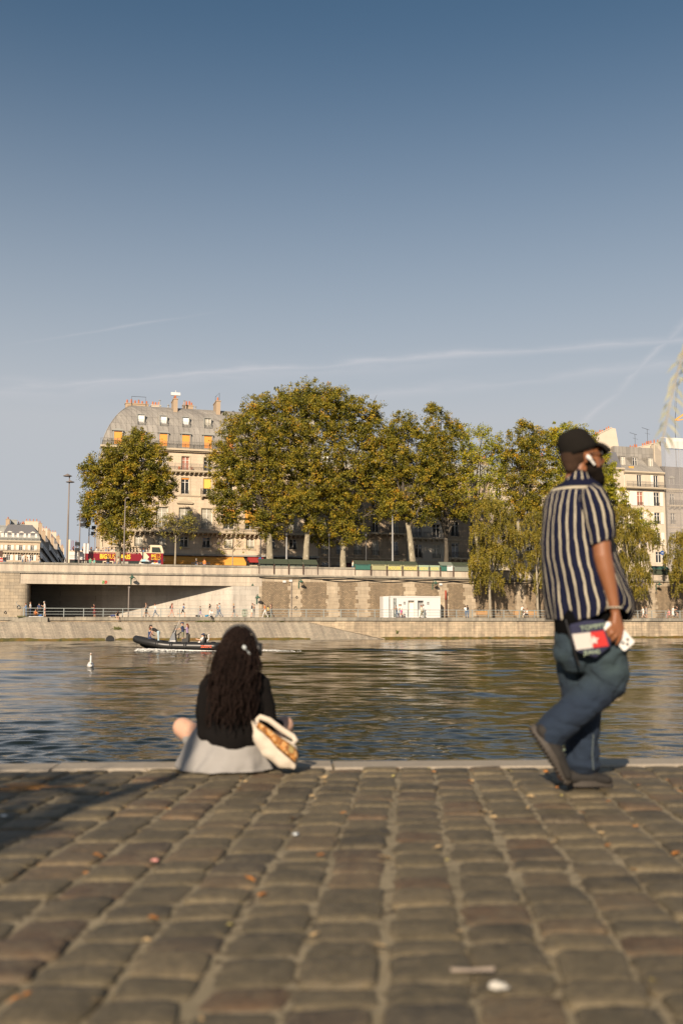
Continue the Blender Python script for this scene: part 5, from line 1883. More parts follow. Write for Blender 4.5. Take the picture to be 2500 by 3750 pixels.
def weeping(label, base_px, lobes_px, seed, tr=.2, v=3.0):
    """a weeping tree: limbs arch out of the trunk and leafy strings hang from them"""
    rg = np.random.RandomState(seed); rr = random.Random(seed)
    u0_ = U(base_px, v, QZ + 1); root = thing('weeping_tree', label, 'tree', FB(u0_, v, QZ), A_, GW)
    cs, rs_ = [], []
    ml = MB(); tops = []
    for (px_, py_, rx_, ry_) in lobes_px:
        dv = rr.uniform(-1.2, 1.2); s_ = SC(px_, v + dv); u_, z_ = UZ(px_, py_, v + dv)
        c = Vector((u_ - u0_, dv, z_ - QZ)); r = (rx_ / s_, rx_ / s_ * .9, ry_ / s_)
        tops.append((c, r))
        n = int(r[0] * r[1] * 20 + 6)
        for k in range(n):
            a_, q_ = rr.uniform(0, 2 * PI), math.sqrt(rr.random())
            x_, y_ = r[0] * q_ * math.cos(a_), r[1] * q_ * math.sin(a_)
            top = r[2] * math.sqrt(max(0, 1 - q_ * q_)) * rr.uniform(.7, 1.05)
            L = r[2] * rr.uniform(.5, 1.35) * (.6 + .4 * q_)
            m = max(2, int(L / .34))
            for j in range(m):
                f_ = j / m
                cs.append((c.x + x_ + .15 * math.sin(j * .8 + k) + x_ * .12 * f_, c.y + y_, c.z + top - L * f_))
                w_ = .20 * (1.1 - .5 * f_)
                rs_.append((w_, w_, .26))
            if k % 5 == 0:
                p_ = Vector((c.x + x_, c.y + y_, c.z + top))
                ml.tube([p_, p_ + Vector((.08, 0, -L * .5)), p_ + Vector((.1, 0, -L))], [.018, .012, .006], 4)
    v_, q_ = leaves(np.array(cs), np.array(rs_), 13, .19, seed, .4, .5)
    link('crown', np_mesh('crown', v_, q_, M['leaf_willow'], False), root)
    H = max(c.z for c, r in tops)
    tk = MB(); tk.tube([(0, 0, 0), (.03, 0, .5), (-.05, .03, H * .35), (.12, 0, H * .75)], [tr * 1.5, tr, tr * .85, tr * .5], 10)
    tk.build('trunk', M['willow_bark'], root, True)
    for c, r in tops:
        a_ = Vector((.02, 0, min(H * .6, max(H * .3, c.z * .8))))
        b_ = c + Vector((0, 0, r[2] * .6))
        ml.tube([a_, a_.lerp(b_, .5) + Vector((0, 0, .6)), b_], [tr * .4, tr * .28, tr * .12], 6)
    ml.build('limbs', M['willow_bark'], root, True)
    return root


weeping('leftmost weeping tree, with drooping olive foliage hanging over the last bookseller boxes', 1794,
        [(1790, 1880, 62, 60), (1760, 1960, 45, 50), (1840, 1960, 55, 60), (1780, 2030, 58, 60), (1855, 1905, 40, 40), (1745, 2080, 36, 55), (1820, 2060, 50, 70), (1790, 2140, 55, 55), (1880, 1990, 40, 50), (1745, 2120, 28, 40), (1850, 2040, 40, 40)], 41)
weeping('weeping tree close left of the walking man, hanging over the park benches', 1968,
        [(1960, 1920, 55, 50), (1925, 1985, 50, 45), (1985, 1980, 45, 50), (1900, 2100, 32, 42), (1975, 2060, 45, 60), (1990, 2140, 40, 60), (1935, 2050, 30, 34), (2030, 1960, 50, 60), (2030, 2080, 50, 70)], 42)
weeping('weeping tree right of the walking man, in front of the shuttered house', 2300,
        [(2280, 1900, 55, 50), (2345, 1975, 60, 55), (2270, 1985, 50, 60), (2320, 2050, 60, 60), (2390, 1990, 40, 45), (2270, 2080, 45, 60), (2340, 2120, 45, 55), (2350, 2180, 30, 40), (2240, 1960, 40, 60), (2300, 2160, 36, 40)], 43)
weeping('weeping tree at the very right edge of the far quay', 2520,
        [(2500, 1990, 55, 50), (2470, 2050, 40, 45), (2510, 2080, 50, 60), (2480, 2130, 36, 50), (2540, 2000, 60, 70), (2560, 2120, 60, 60), (2500, 2170, 30, 34)], 44)
mb = MB(); mb.tube([(0, 0, 0), (.1, 0, 3), (-.2, 0, 6.2), (-.5, 0, 8.5)], [.42, .34, .3, .24], 10)
o = thing('bare_trunk', 'pale bare plane trunk seen through the weeping foliage left of the man', 'tree trunk', FB(U(1909, 9, SZ), 9, SZ), A_)
mb.build('trunk', M['plane_bark'], o, True)

# ------------------------------------------------------------------ booksellers' boxes on the parapet
GB = "booksellers' boxes on the parapet"


def bookbox(px0, px1, label, body, lid='green_box', open_=False, graffiti=None, roofed=True, pale=None, drop=1.0):
    u0_, u1_ = U(px0, VW, 9), U(px1, VW, 9); W = u1_ - u0_ - .06
    root = fb_thing('bookseller_box', label, 'box', u0_ + .03, VW, PT, GB)
    mb = MB()
    if open_:
        # slim box under a long sloping lid, shelf of books behind bars
        mb.box(.02, W - .02, .05, .75, .02, .36)
        mb.build('box_body', M[body], root)
        m2 = MB(); m2.box(.08, W / 2 - .06, .03, .045, .03, .34); m2.box(W / 2 + .06, W - .08, .03, .045, .03, .34); m2.build('front_panel', M['grey_box'], root)
        m2 = MB(); m2.prism([(0, 0), (1, 0), (1, 1), (0, 1)], 0, 0.01)
        m2 = MB()
        m2.raw([(0, -.3, .30), (W, -.3, .30), (W, .75, .98), (0, .75, .98), (0, -.3, .37), (W, -.3, .37), (W, .75, 1.05), (0, .75, 1.05)], [(0, 3, 2, 1), (4, 5, 6, 7), (0, 1, 5, 4), (1, 2, 6, 5), (3, 0, 4, 7), (2, 3, 7, 6)])
        m2.build('lid', M[lid], root)
    else:
        mb.box(.0, W, -.20, .70, -.28, .50)
        bo = mb.build('box_body', M[body], root)
        if pale:
            m2 = MB(); m2.box(W * .52, W - .03, -.215, -.2, -.26, .48); m2.build('pale_panel', M[pale], bo)
        if roofed:
            m2 = MB()
            m2.raw([(-.03, -.25, .5), (W + .03, -.25, .5), (W + .03, .62, 1.0), (-.03, .62, 1.0), (-.03, -.25, .56), (W + .03, -.25, .56), (W + .03, .62, 1.06), (-.03, .62, 1.06)],
                   [(0, 3, 2, 1), (4, 5, 6, 7), (0, 1, 5, 4), (1, 2, 6, 5), (3, 0, 4, 7), (2, 3, 7, 6)])
            for k in range(4): m2.bar((.1 + (W - .2) * k / 3, -.25, .58), (.1 + (W - .2) * k / 3, .62, 1.08), .035)
            m2.build('lid', M[lid], root)
            m2 = MB(); m2.bar((.2, -.23, .40), (W - .3, -.23, .40), .05); m2.build('lock_bar', M['iron'], root)
        if graffiti:
            text(graffiti, .62, 'yellow_paint', bo, (.14, -.205, -.2), name='graffiti', ext=.003, bold=.012, width=W - .34, shear=.15)
    m2 = MB()
    for x_ in (.02, W - .02):
        m2.bar((x_, -.23, .3), (x_, -.2, -1.05 * drop), .06); m2.bar((x_, -.2, .1), (x_, .7, .1), .05)
    m2.build('iron_bracket', M['rust_dark'], root)
    return root


xs_ = [946, 1010, 1052, 1105, 1162]
xs_ = [946, 1020, 1068, 1114, 1162][:0] or [946, 1002, 1056, 1109, 1163]
for i in range(4):
    bookbox(xs_[i], xs_[i + 1], 'box with long mottled green lid, %s of the separate left group' % ('leftmost', 'second', 'third', 'last')[i], 'iron', 'green_box', True)
bookbox(1297, 1356, 'closed bright teal bookseller box starting the right-hand row', 'teal_box')
bookbox(1357, 1414, 'closed bookseller box with plain faded lime front, beside the teal one', 'lime_box')
bookbox(1415, 1471, 'lime bookseller box with yellow graffiti beginning with M', 'lime_box', graffiti='MOUSK')
bookbox(1472, 1528, 'lime bookseller box with yellow graffiti and a green lid, fourth in the right-hand row', 'lime_box', graffiti='NOONE')
bookbox(1529, 1569, 'lidless pale mint bookseller box with yellow graffiti', 'mint_box', roofed=False, graffiti='NEON!')
bookbox(1570, 1609, 'lidless pale mint bookseller box next to the teal and white one', 'mint_box', roofed=False, graffiti='NOON')
bookbox(1610, 1657, 'bookseller box half teal and half white under a plain green lid', 'teal_box', 'grey_box', pale='white')
bookbox(1658, 1715, 'dark grey green bookseller box before the weeping tree', 'grey_box', 'green_box')
bookbox(1716, 1772, 'last bookseller box, half hidden in the weeping tree', 'iron', 'green_box')
bookbox(2386, 2448, 'green bookseller box alone between the two right-hand weeping trees', 'green_box', 'lamp_green')

# ------------------------------------------------------------------ open-top tour bus
vb = 13.0
uB0, uB1 = U(246, vb, 10), U(597, vb, 10)
LB = uB1 - uB0
bus = fb_thing('tour_bus', 'maroon and cream open-top double-decker tour bus full of passengers', 'bus', uB0, vb, SZ)
zB = lambda py: Z(420, py, vb) - SZ
zd0, zd1 = zB(2053), zB(2023)          # maroon band
xB = lambda px: U(px, vb, 10) - uB0
wB = 2.5
mb = MB(); mb.box(.2, LB, .02, wB, .35, zd0); mb.build('lower_body', M['black'], bus)
mb = MB(); mb.box(.35, LB, .0, wB, zd0, zd1); mb.box(LB - 1.0, LB + .02, -.01, wB + .01, .4, zd0 - .01); mb.build('maroon_panel', M['bus_red'], bus)
mb = MB(); mb.box(.3, LB - .1, -.03, .07, zd1, zd1 + .09); mb.box(.3, LB - .1, wB - .07, wB + .03, zd1, zd1 + .09); mb.build('deck_rail', M['bus_cream'], bus)
zr_ = zB(1983)
mb = MB(); mb.prism([(-.15, .3), (.32, .3), (.32, zB(1980)), (-.02, zB(1980))], -.02, wB + .02); mb.build('rear_pillar', M['bus_cream'], bus)
# cab over the front: cream shell with side window
x0_, x1_ = xB(549), xB(597); zt_ = zB(1993)
mb = MB()
mb.prism([(x0_, zd1), (x0_ + .22, zd1), (x0_ + .22, zt_ - .30), (x1_ - .5, zt_ - .30), (x1_ - .22, zd1), (x1_ + .08, zd1), (x1_ - .2, zt_ - .1), (x1_ - .4, zt_), (x0_, zt_)], -.02, .08)
mb.prism([(x0_, zd1), (x0_ + .22, zd1), (x0_ + .22, zt_ - .30), (x1_ - .5, zt_ - .30), (x1_ - .22, zd1), (x1_ + .08, zd1), (x1_ - .2, zt_ - .1), (x1_ - .4, zt_), (x0_, zt_)], wB - .08, wB + .02)
mb.box(x0_, x1_ - .4, .08, wB - .08, zt_ - .12, zt_)
mb.prism([(x1_ - .1, zd1), (x1_ + .08, zd1), (x1_ + .02, zd1 + .3), (x1_ - .15, zd1 + .3)], .08, wB - .08)
mb.build('front_canopy', M['bus_cream'], bus)
mb = MB(); mb.prism([(x0_ + .22, zd1 + .02), (x1_ - .24, zd1 + .02), (x1_ - .5, zt_ - .31), (x0_ + .22, zt_ - .31)], .02, .03)
t = NT('tinted_glass'); t.fin((.05, .07, .06), .05); tr = t.n('ShaderNodeBsdfTransparent'); mx = t.n('ShaderNodeMixShader'); mx.inputs[0].default_value = .5
t.l(tr.outputs[0], mx.inputs[1]); t.l(t.b.outputs[0], mx.inputs[2]); t.l(mx.outputs[0], t.out.inputs[0]); M['tint'] = t.mt
mb.build('side_window', M['tint'], bus)
# adverts and names
mb = MB(); mb.box(xB(252), xB(310), -.03, -.005, zd0 + .05, zd1 - .03); ad = mb.build('advert_panel', M['white'], bus)
mb = MB(); mb.box(xB(284), xB(292), -.045, -.03, zd0 + .06, zd0 + .5); mb.ball((xB(288), -.035, zd0 + .72), (.13, .02, .16), 10, 6); mb.box(xB(283.5), xB(285), -.045, -.03, zd0 + .3, zd0 + .5)
mb.build('advert_figure', M['black'], ad)
mb = MB()
for k in range(2): mb.box(xB(254), xB(279), -.045, -.03, zd0 + .35 + .22 * k, zd0 + .43 + .22 * k)
mb.build('advert_text_lines', M['curtain'], ad)
hh = (zd1 - zd0) * .78
text('BIG', hh, 'bus_yellow', bus, (xB(365), -.03, zd0 + .25), bold=.03, width=xB(391.5) - xB(365.5))
text('BUS', hh, 'bus_yellow', bus, (xB(393.5), -.03, zd0 + .25), bold=-.004, width=xB(419) - xB(393.5))
text('PARIS', hh, 'bus_yellow', bus, (xB(431), -.03, zd0 + .25), bold=.026, width=xB(477) - xB(431))
mb = MB()
for k in range(44): mb.box(xB(330) + k * .15, xB(330) + k * .15 + random.Random(k).uniform(.05, .13), -.02, -.003, zd1 - .15, zd1 - .09)
mb.build('route_line', M['bus_cream'], bus)
mb = MB(); ax, az = xB(513), zd0 + .03; h_ = (zd1 - zd0) - .04
mb.prism([(ax, az + h_), (ax + .75, az + h_), (ax + 1.25, az + h_ * .5), (ax + .75, az), (ax, az), (ax + .38, az + h_ * .5)], -.025, -.003)
mb.build('arrow_emblem', M['bus_cream'], bus)
text('BIG', hh * .52, 'bus_yellow', bus, (xB(553), -.03, zd0 + .62), bold=.015, width=xB(569) - xB(553.5))
text('BUS', hh * .52, 'bus_yellow', bus, (xB(553), -.03, zd0 + .2), width=xB(569) - xB(553.5))
mb = MB(); lx, lz, lw, lh = xB(571), zd0 + .2, .62, .85
mb.tube([(lx, -.02, lz), (lx, -.02, lz + lh), (lx + lw * .8, -.02, lz + lh), (lx + lw, -.02, lz + lh * .75), (lx + lw * .8, -.02, lz + lh * .52), (lx + lw, -.02, lz + lh * .25), (lx + lw * .8, -.02, lz), (lx, -.02, lz)], .035, 4)
mb.tube([(lx + .15, -.02, lz + .08), (lx + .28, -.02, lz + lh * .85), (lx + .41, -.02, lz + .08)], .03, 4)
mb.build('logo', M['bus_yellow'], bus)
for (a, b, m_) in ((268, 292, 'tint'), (300, 318, 'curtain'), (330, 348, 'curtain'), (352, 370, 'tint'), (442, 470, 'curtain'), (480, 505, 'tint'), (515, 540, 'tint'), (558, 570, 'awning'), (574, 590, 'tint')):
    mb = MB(); mb.box(xB(a), xB(b), .0, .015, .9, zd0 - .12); mb.build('side_window', M[m_], bus)
mb = MB(); xa_, xb_ = xB(377), xB(415); mb.box(xa_, xb_, -.03, .01, zd0 - .2, zd0 - .08); mb.box(xa_, xa_ + .1, -.03, .01, .4, zd0 - .2); mb.box(xb_ - .1, xb_, -.03, .01, .4, zd0 - .2); mb.build('door', M['bus_cream'], bus)
for x_ in (2.6, LB - 2.6):
    mb = MB(); mb.tube([(x_, -.01, .5), (x_, .3, .5)], .5, 20); wv = mb.build('wheel', M['black'], bus)
    mb = MB(); mb.tube([(x_, -.03, .5), (x_, .02, .5)], .28, 14); mb.build('rim', M['grey_metal'], wv)
mb = MB(); mb.raw([(x1_ + .03, .1, .9), (x1_ + .03, wB - .1, .9), (x1_ + .03, wB - .1, zd0 - .1), (x1_ + .03, .1, zd0 - .1)], [(0, 1, 2, 3)]); mb.bar((x1_ + .1, -.2, 2.2), (x1_ + .1, -.2, 1.7), .12, .25); mb.build('windscreen', M['tint'], bus)
deck = zB(2053) + .1
mb = MB(); mb.box(.35, LB - .1, .1, wB - .1, deck - .08, deck); mb.build('upper_deck', M['grey_metal'], bus)
seatx = [257.5, 268, 300, 318, 330, 343, 356, 362, 372, 384, 391, 402, 410, 418, 430, 436, 443, 455, 466, 477, 488, 494, 503, 512, 522, 531, 541]
mb = MB()
for px_ in range(300, 548, 11): mb.box(xB(px_) - .06, xB(px_) + .03, .3, wB - .3, deck + .4, deck + 1.15)
for px_ in (262, 275): mb.tube([(xB(px_), .2, deck), (xB(px_), .2, zB(1983)), (xB(px_ + 5), .2, zB(1983)), (xB(px_ + 5), .2, deck + 1)], .03, 5)
mb.build('seats', plain('maroon_seat', (.25, .03, .04), .7), bus)
mb = MB()
for px_ in range(300, 548, 6): mb.tube([(xB(px_), .02, zd1 + .05), (xB(px_), .02, zd1 + .42)], .018, 4)
mb.tube([(xB(300), .02, zd1 + .42), (xB(548), .02, zd1 + .42)], .022, 4)
mb.build('guard_rail', M['grey_metal'], bus)
tops_ = ['beige', 'black', 'black', 'white', 'charcoal', 'white', 'grey', 'beige', 'blue', 'navy', 'white', 'teal', 'charcoal', 'orange', 'white', 'grey', 'navy', 'salmon', 'black', 'white', 'blue', 'cream']
hairs = ['brown', 'blond', 'black', 'grey', 'brown', 'blond', 'black', 'auburn']
ords = ['first', 'second', 'third', 'fourth', 'fifth', 'sixth', 'seventh', 'eighth', 'ninth', 'tenth', 'eleventh', 'twelfth', 'thirteenth', 'fourteenth', 'fifteenth', 'sixteenth', 'seventeenth', 'eighteenth', 'nineteenth', 'twentieth', 'twenty-first', 'twenty-second']
spx = [250 + 5, 268, 302, 318, 334, 352, 362, 376, 388, 398, 410, 423, 436, 446, 458, 468, 479, 489, 504, 514, 526, 538]
for i, px_ in enumerate(spx):
    hr_ = hairs[(i * 5 + 3) % 8]
    hs_ = 'cap' if i in (7, 9, 19) else ('long' if i % 3 == 1 else 'short')
    person('seated bus passenger in a %s top, %s from the rear' % (tops_[i], ords[i]), 'sit' if i % 3 else 'sit2', tops_[i], 'denim', 'light' if i % 4 else 'tan', hr_, hs_,
           loc=FB(uB0 + xB(px_), vb + (.55 if i % 2 else 1.0), SZ + deck + .38), rz=A_, h=1.72, capc='white' if i == 7 else 'blue', group='passengers on the open bus deck', voxel=.045)
mb = MB(); mb.box(xB(303), xB(323), -.15, -.12, zd1 - .3, zB(1995)); mb.build('sign_board', M['offwhite'], fb_thing('notice_board', 'blank pale double notice board on a thin maroon post before the bus', 'sign', uB0, vb - 1.0, SZ))
nb = bpy.data.objects[-1] if False else None
mb = MB(); mb.tube([(xB(313), -.18, 0), (xB(313), -.18, zB(1994))], .05, 6)
pb = [o for o in bpy.data.objects if o.name.startswith('notice_board')][0]
mb.build('post', M['rust_dark'], pb)

# white van behind the bus's tail
vv = fb_thing('white_van', 'white van with black mirrors just behind the tail of the tour bus', 'van', U(232, 17, 10), 17, SZ)
L_ = U(256, 17, 10) - U(232, 17, 10)
mb = MB(); mb.prism([(0, .4), (0, 1.5), (.25, 2.1), (.5, 3.1), (.9, 3.35), (5.5, 3.4), (5.5, .4)], 0, 2.1); mb.build('body', M['white'], vv)
mb = MB(); mb.prism([(.16, 1.7), (.9, 1.7), (.95, 2.6), (.42, 2.6)], -.01, 0); mb.build('side_window', M['glass'], vv)
mb = MB(); mb.box(-.25, -.05, -.3, -.1, 1.7, 2.2); mb.box(-.05, .0, .1, 2, .5, 1.1); mb.build('mirror', M['black'], vv)
for x_ in (1.0, 4.4):
    mb = MB(); mb.tube([(x_, -.01, .38), (x_, .25, .38)], .38, 16); mb.build('wheel', M['black'], vv)

# ------------------------------------------------------------------ people at the parapet
def street_p(px_, label, v=VW + 1.6, rz=0, **kw): return pfb(px_, v, SZ + .13, label, rz, voxel=.04, **kw)
street_p(16, 'person in a black jacket above the parapet beside the no-entry sign', top='black', hair='grey', rz=80)
street_p(83, 'tall person in a white shirt on the bridge approach, walking left', top='white', sleeve='long', hair='brown', rz=180, h=1.85, v=VW + 1.2)
street_p(93, 'person with fair hair and brown jacket behind the white-shirted walker', top='brown', hair='blond', rz=180, h=1.6)
street_p(101, 'short person in tan beside the brown-jacketed one on the bridge approach', top='beige', hair='auburn', rz=150, h=1.55)
street_p(110, 'low person in dark blue next to the tan one on the bridge approach', top='blue', hair='brown', rz=0, h=1.5)
street_p(146, 'tan shirted person bending left near the shaded side street', top='beige', hair='brown', rz=190, h=1.72, pose='leanrail')
street_p(330, 'person in dark green seen before the rear windows of the bus', top='green', hair='black', rz=60, h=1.65)
street_p(345, 'person in a mint top crouching before the bus windows', top='teal', hair='blond', rz=30, h=1.52)
street_p(395, 'broad person in black before the cream bus door', top='black', hair='brown', rz=90, h=1.85, v=VW + 2.2)
street_p(421, 'person in a pink shirt under the word PARIS on the bus', top='salmon', hair='brown', rz=180, h=1.9, sleeve='long', v=VW + 2.0)
street_p(434, 'person in a cream top right of the pink shirted one', top='cream', hair='auburn', rz=170, h=1.75)
street_p(557, 'dark dressed person before the front door of the bus', top='black', hair='brown', rz=90, h=1.7)
street_p(583, 'dark dressed person at the very front of the bus', top='navy', hair='black', rz=90, h=1.7)
street_p(718, 'person in black with grey hair under the cafe lettering', top='black', hair='grey', rz=40, h=1.7)
street_p(748, 'person in bright orange at the cafe parapet', top='orange', hair='auburn', rz=60, h=1.72, sleeve='long')
street_p(1291, 'person in cream standing at the left end of the teal box', top='cream', hair='brown', rz=0, h=1.86, sleeve='long', v=VW + 1.0)
# parasol
pr = fb_thing('parasol', 'pale blue and white parasol leaning before the bus front', 'parasol', U(531, VW + 1.4, 9), VW + 1.4, SZ + .13)
mb = MB(); mb.k = 0
zt_ = Z(531, 2046, VW + 1.4) - SZ - .13; R_ = .75
for i in range(8):
    a0, a1 = 2 * PI * i / 8, 2 * PI * (i + 1) / 8
    mb.k = i % 2
    mb.raw([(0, 0, zt_), (R_ * .6 * math.cos(a0), R_ * .6 * math.sin(a0), zt_ - .14), (R_ * .6 * math.cos(a1), R_ * .6 * math.sin(a1), zt_ - .14), (R_ * math.cos(a0), R_ * math.sin(a0), zt_ - .42), (R_ * math.cos(a1), R_ * math.sin(a1), zt_ - .42)],
           [(0, 1, 2), (1, 3, 4, 2)])
mb.build('canopy', [M['white'], plain('pale_blue_canvas', (.30, .52, .58), .7)], pr)
mb = MB(); mb.tube([(0, 0, 0), (0, 0, zt_ + .08)], .02, 6); mb.build('pole', M['grey_metal'], pr)
ct = fb_thing('souvenir_cart', 'low souvenir cart with white goods in front of the bus cab', 'cart', U(548, VW + 1.3, 9), VW + 1.3, SZ + .13)
mb = MB(); mb.box(-1.4, 1.5, 0, .6, .5, .98); mb.build('counter', M['offwhite'], ct)
for i in range(5):
    mb = MB(); mb.ball((-1.2 + i * .55, .25, 1.02), (.2, .15, .12), 8, 5); mb.build('goods', M['white' if i % 2 else 'bus_cream'], ct)
for x_ in (-1, 1.1):
    mb = MB(); mb.tube([(x_, -.02, .25), (x_, .05, .25)], .25, 12); mb.build('wheel', M['black'], ct)

# cafe chairs and display racks at the foot of the big trunk
for i, px_ in enumerate((922, 938, 957, 968)):
    kx = fb_thing('display_rack', 'small dark postcard rack by the pale plane trunk, %s from the trunk' % ('left side, farther', 'left side, nearer', 'right side, nearer', 'right side, farther')[i], 'rack', U(px_, VW + 1.3, 9), VW + 1.3, SZ + .13)
    mb = MB(); mb.tube([(0, 0, 0), (0, 0, 1.35)], .03, 6)
    for k in range(3): mb.box(-.3, .3, -.06, .06, .5 + k * .3, .53 + k * .3)
    mb.build('frame', M['iron'], kx)
    mb = MB()
    for k in (1,):
        for j in range(4): mb.box(-.28 + j * .15, -.17 + j * .15, -.09, -.06, .54 + k * .3, .7 + k * .3)
    mb.build('cards', M['cream_card'] if 'cream_card' in M else M['bus_cream'], kx)

# ------------------------------------------------------------------ lamps, poles and signs
def pole(px_, v, py_top, label, r=.09, mat='pole', name='street_lamp', cat_='street lamp', base=None):
    base = SZ if base is None else base
    u_ = U(px_, v, 12); zt_ = Z(px_, py_top, v) - base
    root = fb_thing(name, label, cat_, u_, v, base)
    mb = MB(); mb.tube([(0, 0, 0), (0, 0, zt_ * .15), (0, 0, zt_ * .55), (0, 0, zt_)], [r * 1.6, r * 1.3, r, r * .6], 10)
    mb.build('pole', M[mat], root, True)
    return root, zt_
o, h_ = pole(247, 11, 1743, 'tallest street lamp with two flat disc heads, standing free against the sky', .115)
mb = MB(); mb.lathe([(0, .35), (.05, .3), (.42, .1), (.62, 0), (.5, -.06), (0, -.06)], (-.25, 0, h_), 16); mb.lathe([(0, .25), (.3, .1), (.6, 0), (.5, -.06), (0, -.06)], (.12, 0, h_ - 1.3 + .5), 16)
mb.build('lamp_head', M['pole'], o, True)
def floodlights(root, h_, spots, s_=1):
    for (dx_, dz_) in spots:
        mb = MB(); mb.box(dx_ - .28, dx_ + .28, -.25, .2, h_ + dz_ - .22, h_ + dz_ + .22); mb.bar((0, 0, h_ + dz_ - .1), (dx_, 0, h_ + dz_ - .25), .06)
        mb.tube([(dx_ - .3, -.3, h_ + dz_ - .25), (dx_, -.3, h_ + dz_ - .42), (dx_ + .3, -.3, h_ + dz_ - .25)], .03, 4)
        mb.build('floodlight', M['black'], root)
o, h_ = pole(291, 12, 1868, 'mast with four black floodlights left of the bus notice board', .085); floodlights(o, h_, [(.45, -1.3), (-.3, -4.6), (-.3, -5.4), (.35, -2.0)])
o, h_ = pole(325, 14, 1908, 'thinner mast with two floodlights behind the bus deck', .09); floodlights(o, h_, [(.6, -.9), (.55, -1.7)])
o, h_ = pole(347, 16, 1955, 'faint thin mast with a short arm beside the corner balcony', .05)
mb = MB(); mb.tube([(0, 0, h_ - .3), (.5, 0, h_ - .1)], .03, 5); mb.ball((.55, 0, h_ - .12), (.2, .12, .07)); mb.build('lamp_head', M['pole'], o, True)
o, h_ = pole(455, VW + 1.2, 1826, 'grey street lamp post rising in front of the bus lettering', .085, base=SZ + .13)
mb = MB(); mb.ball((0, 0, h_ * .6), (.16, .16, .13)); mb.tube([(0, 0, h_), (.3, 0, h_ + .15)], .04, 5); mb.lathe([(0, .14), (.3, .02), (.28, -.04)], (.3, 0, h_ + .1), 12); mb.build('lamp_head', M['pole'], o, True)
for px_, pt_, lab, mm in ((1049, 1958, 'pale grey lamp post between the first and second big trunks', 'grey_metal'), (1437, 1872, 'pale lamp post rising behind the lime boxes', 'grey_metal'),
                      (954, 1905, 'dark lamp post carrying a small blue street sign, beside the red awning', 'iron'), (1340, 1960, 'dark lamp post half lost in the shade of the trees', 'iron'), (1205, 1960, 'dark lamp post at the right end of the long box group', 'iron')):
    o, h_ = pole(px_, VW + 3 if px_ != 1437 else VW + 2, pt_, lab, .085 if mm == 'iron' else .12, mm)
    mb = MB(); mb.lathe([(0, .25), (.18, .15), (.22, 0), (.14, -.3), (0, -.3)], (0, 0, h_), 10); mb.build('lamp_head', M['iron'], o, True)
    if px_ == 954:
        mb = MB(); mb.box(-.28, .1, -.12, -.08, 1.4, 2.3); mb.build('blue_sign', plain('sign_blue', (.03, .10, .32), .5), o)
o, h_ = pole(2426, VW + 3, 1985, 'slim post with a round blue direction sign, between the right-hand weeping trees', .05, 'iron', 'road_sign', 'sign')
mb = MB(); zc_ = Z(2426, 2025, VW + 3) - SZ; mb.tube([(-.12, -.1, zc_), (-.12, -.06, zc_)], .36, 20); s1 = mb.build('blue_disc', plain('sign_blue', (.03, .10, .32), .5), o)
mb = MB(); mb.box(-.3, .06, -.12, -.101, zc_ - .05, zc_ + .05); mb.build('arrow', M['white'], s1)
mb = MB(); mb.box(-.3, .1, -.1, -.06, zc_ - .85, zc_ - .5); mb.build('lower_plate', M['offwhite'], o)
# no-entry sign at the far left
ns = fb_thing('no_entry_sign', 'red round no-entry sign under a brown board at the left edge', 'sign', U(3, VW + 2, 9), VW + 2, SZ + .13)
zc_ = Z(3, 2051, VW + 2) - SZ - .13
mb = MB(); mb.tube([(0, .05, 0), (0, .05, zc_ + 1.3)], .04, 6); mb.build('post', M['grey_metal'], ns)
mb = MB(); mb.tube([(0, -.02, zc_), (0, .02, zc_)], .30, 24); d_ = mb.build('red_disc', plain('sign_red', (.5, .03, .03), .5), ns)
mb = MB(); mb.box(-.2, .2, -.035, -.021, zc_ - .055, zc_ + .055); mb.build('white_bar', M['white'], d_)
mb = MB(); mb.box(-.3, .2, -.02, .02, zc_ + .4, zc_ + 1.2); mb.build('brown_board', M['rust_dark'], ns)

# ------------------------------------------------------------------ things on the embankment wall
def wall_lamp(px_, py_, label, flip=1):
    u_ = U(px_, VW, 5); z_ = Z(px_, py_, VW)
    root = fb_thing('wall_lamp', label, 'lamp', u_, VW - .06, z_, 'green bracket lamps on the embankment wall')
    mb = MB()
    mb.tube([(0, 0, -.95), (0, -.05, -.1), (.02 * flip, -.35, .28), (.06 * flip, -.85, .30), (.08 * flip, -1.05, .12)], .035, 6)
    mb.tube([(0, 0, -.4), (.25 * flip, -.25, -.25), (.2 * flip, -.5, .1), (0, -.3, .25)], .022, 5)
    mb.box(-.06, .06, -.05, .07, -1.0, -.2)
    mb.build('bracket', M['lamp_green'], root)
    mb = MB(); mb.lathe([(0, .12), (.06, .08), (.12, .02), (.36, -.16), (.38, -.22), (.3, -.2), (0, -.1)], (.08 * flip, -1.05, 0), 14); mb.ball((.08 * flip, -1.05, -.24), .1, 8, 5)
    mb.build('lamp_shade', M['lamp_green'], root, True)
    return root
wall_lamp(478, 2112, 'green bracket lamp on the pale fascia above the underpass')
wall_lamp(1093, 2128, 'green bracket lamp between the first rubble panels')
wall_lamp(1583, 2133, 'green bracket lamp above the right part of the toilet container')
wall_lamp(2402, 2138, 'green bracket lamp beside the rightmost weeping tree', -1)
wall_lamp(940, 2185, 'small dark lamp at the corner where the underpass wall ends', -1)
for px_, py_, lab in ((1040, 2130, 'white junction box left of the first bracket lamp'), (1063, 2127, 'small white box beside the downpipe on the wall'), (1612, 2140, 'white junction box right of the lamp over the toilets')):
    o = fb_thing('junction_box', lab, 'box', U(px_, VW, 6), VW - .03, Z(px_, py_, VW)); mb = MB(); mb.box(-.2, .2, -.14, .02, -.13, .13); mb.box(-.22, .22, -.155, -.14, -.15, .15); mb.build('casing', M['white'], o)
cb = fb_thing('wall_cable', 'black cables sagging along the embankment wall under its ledge', 'cable', 0, VW - .1, 0)
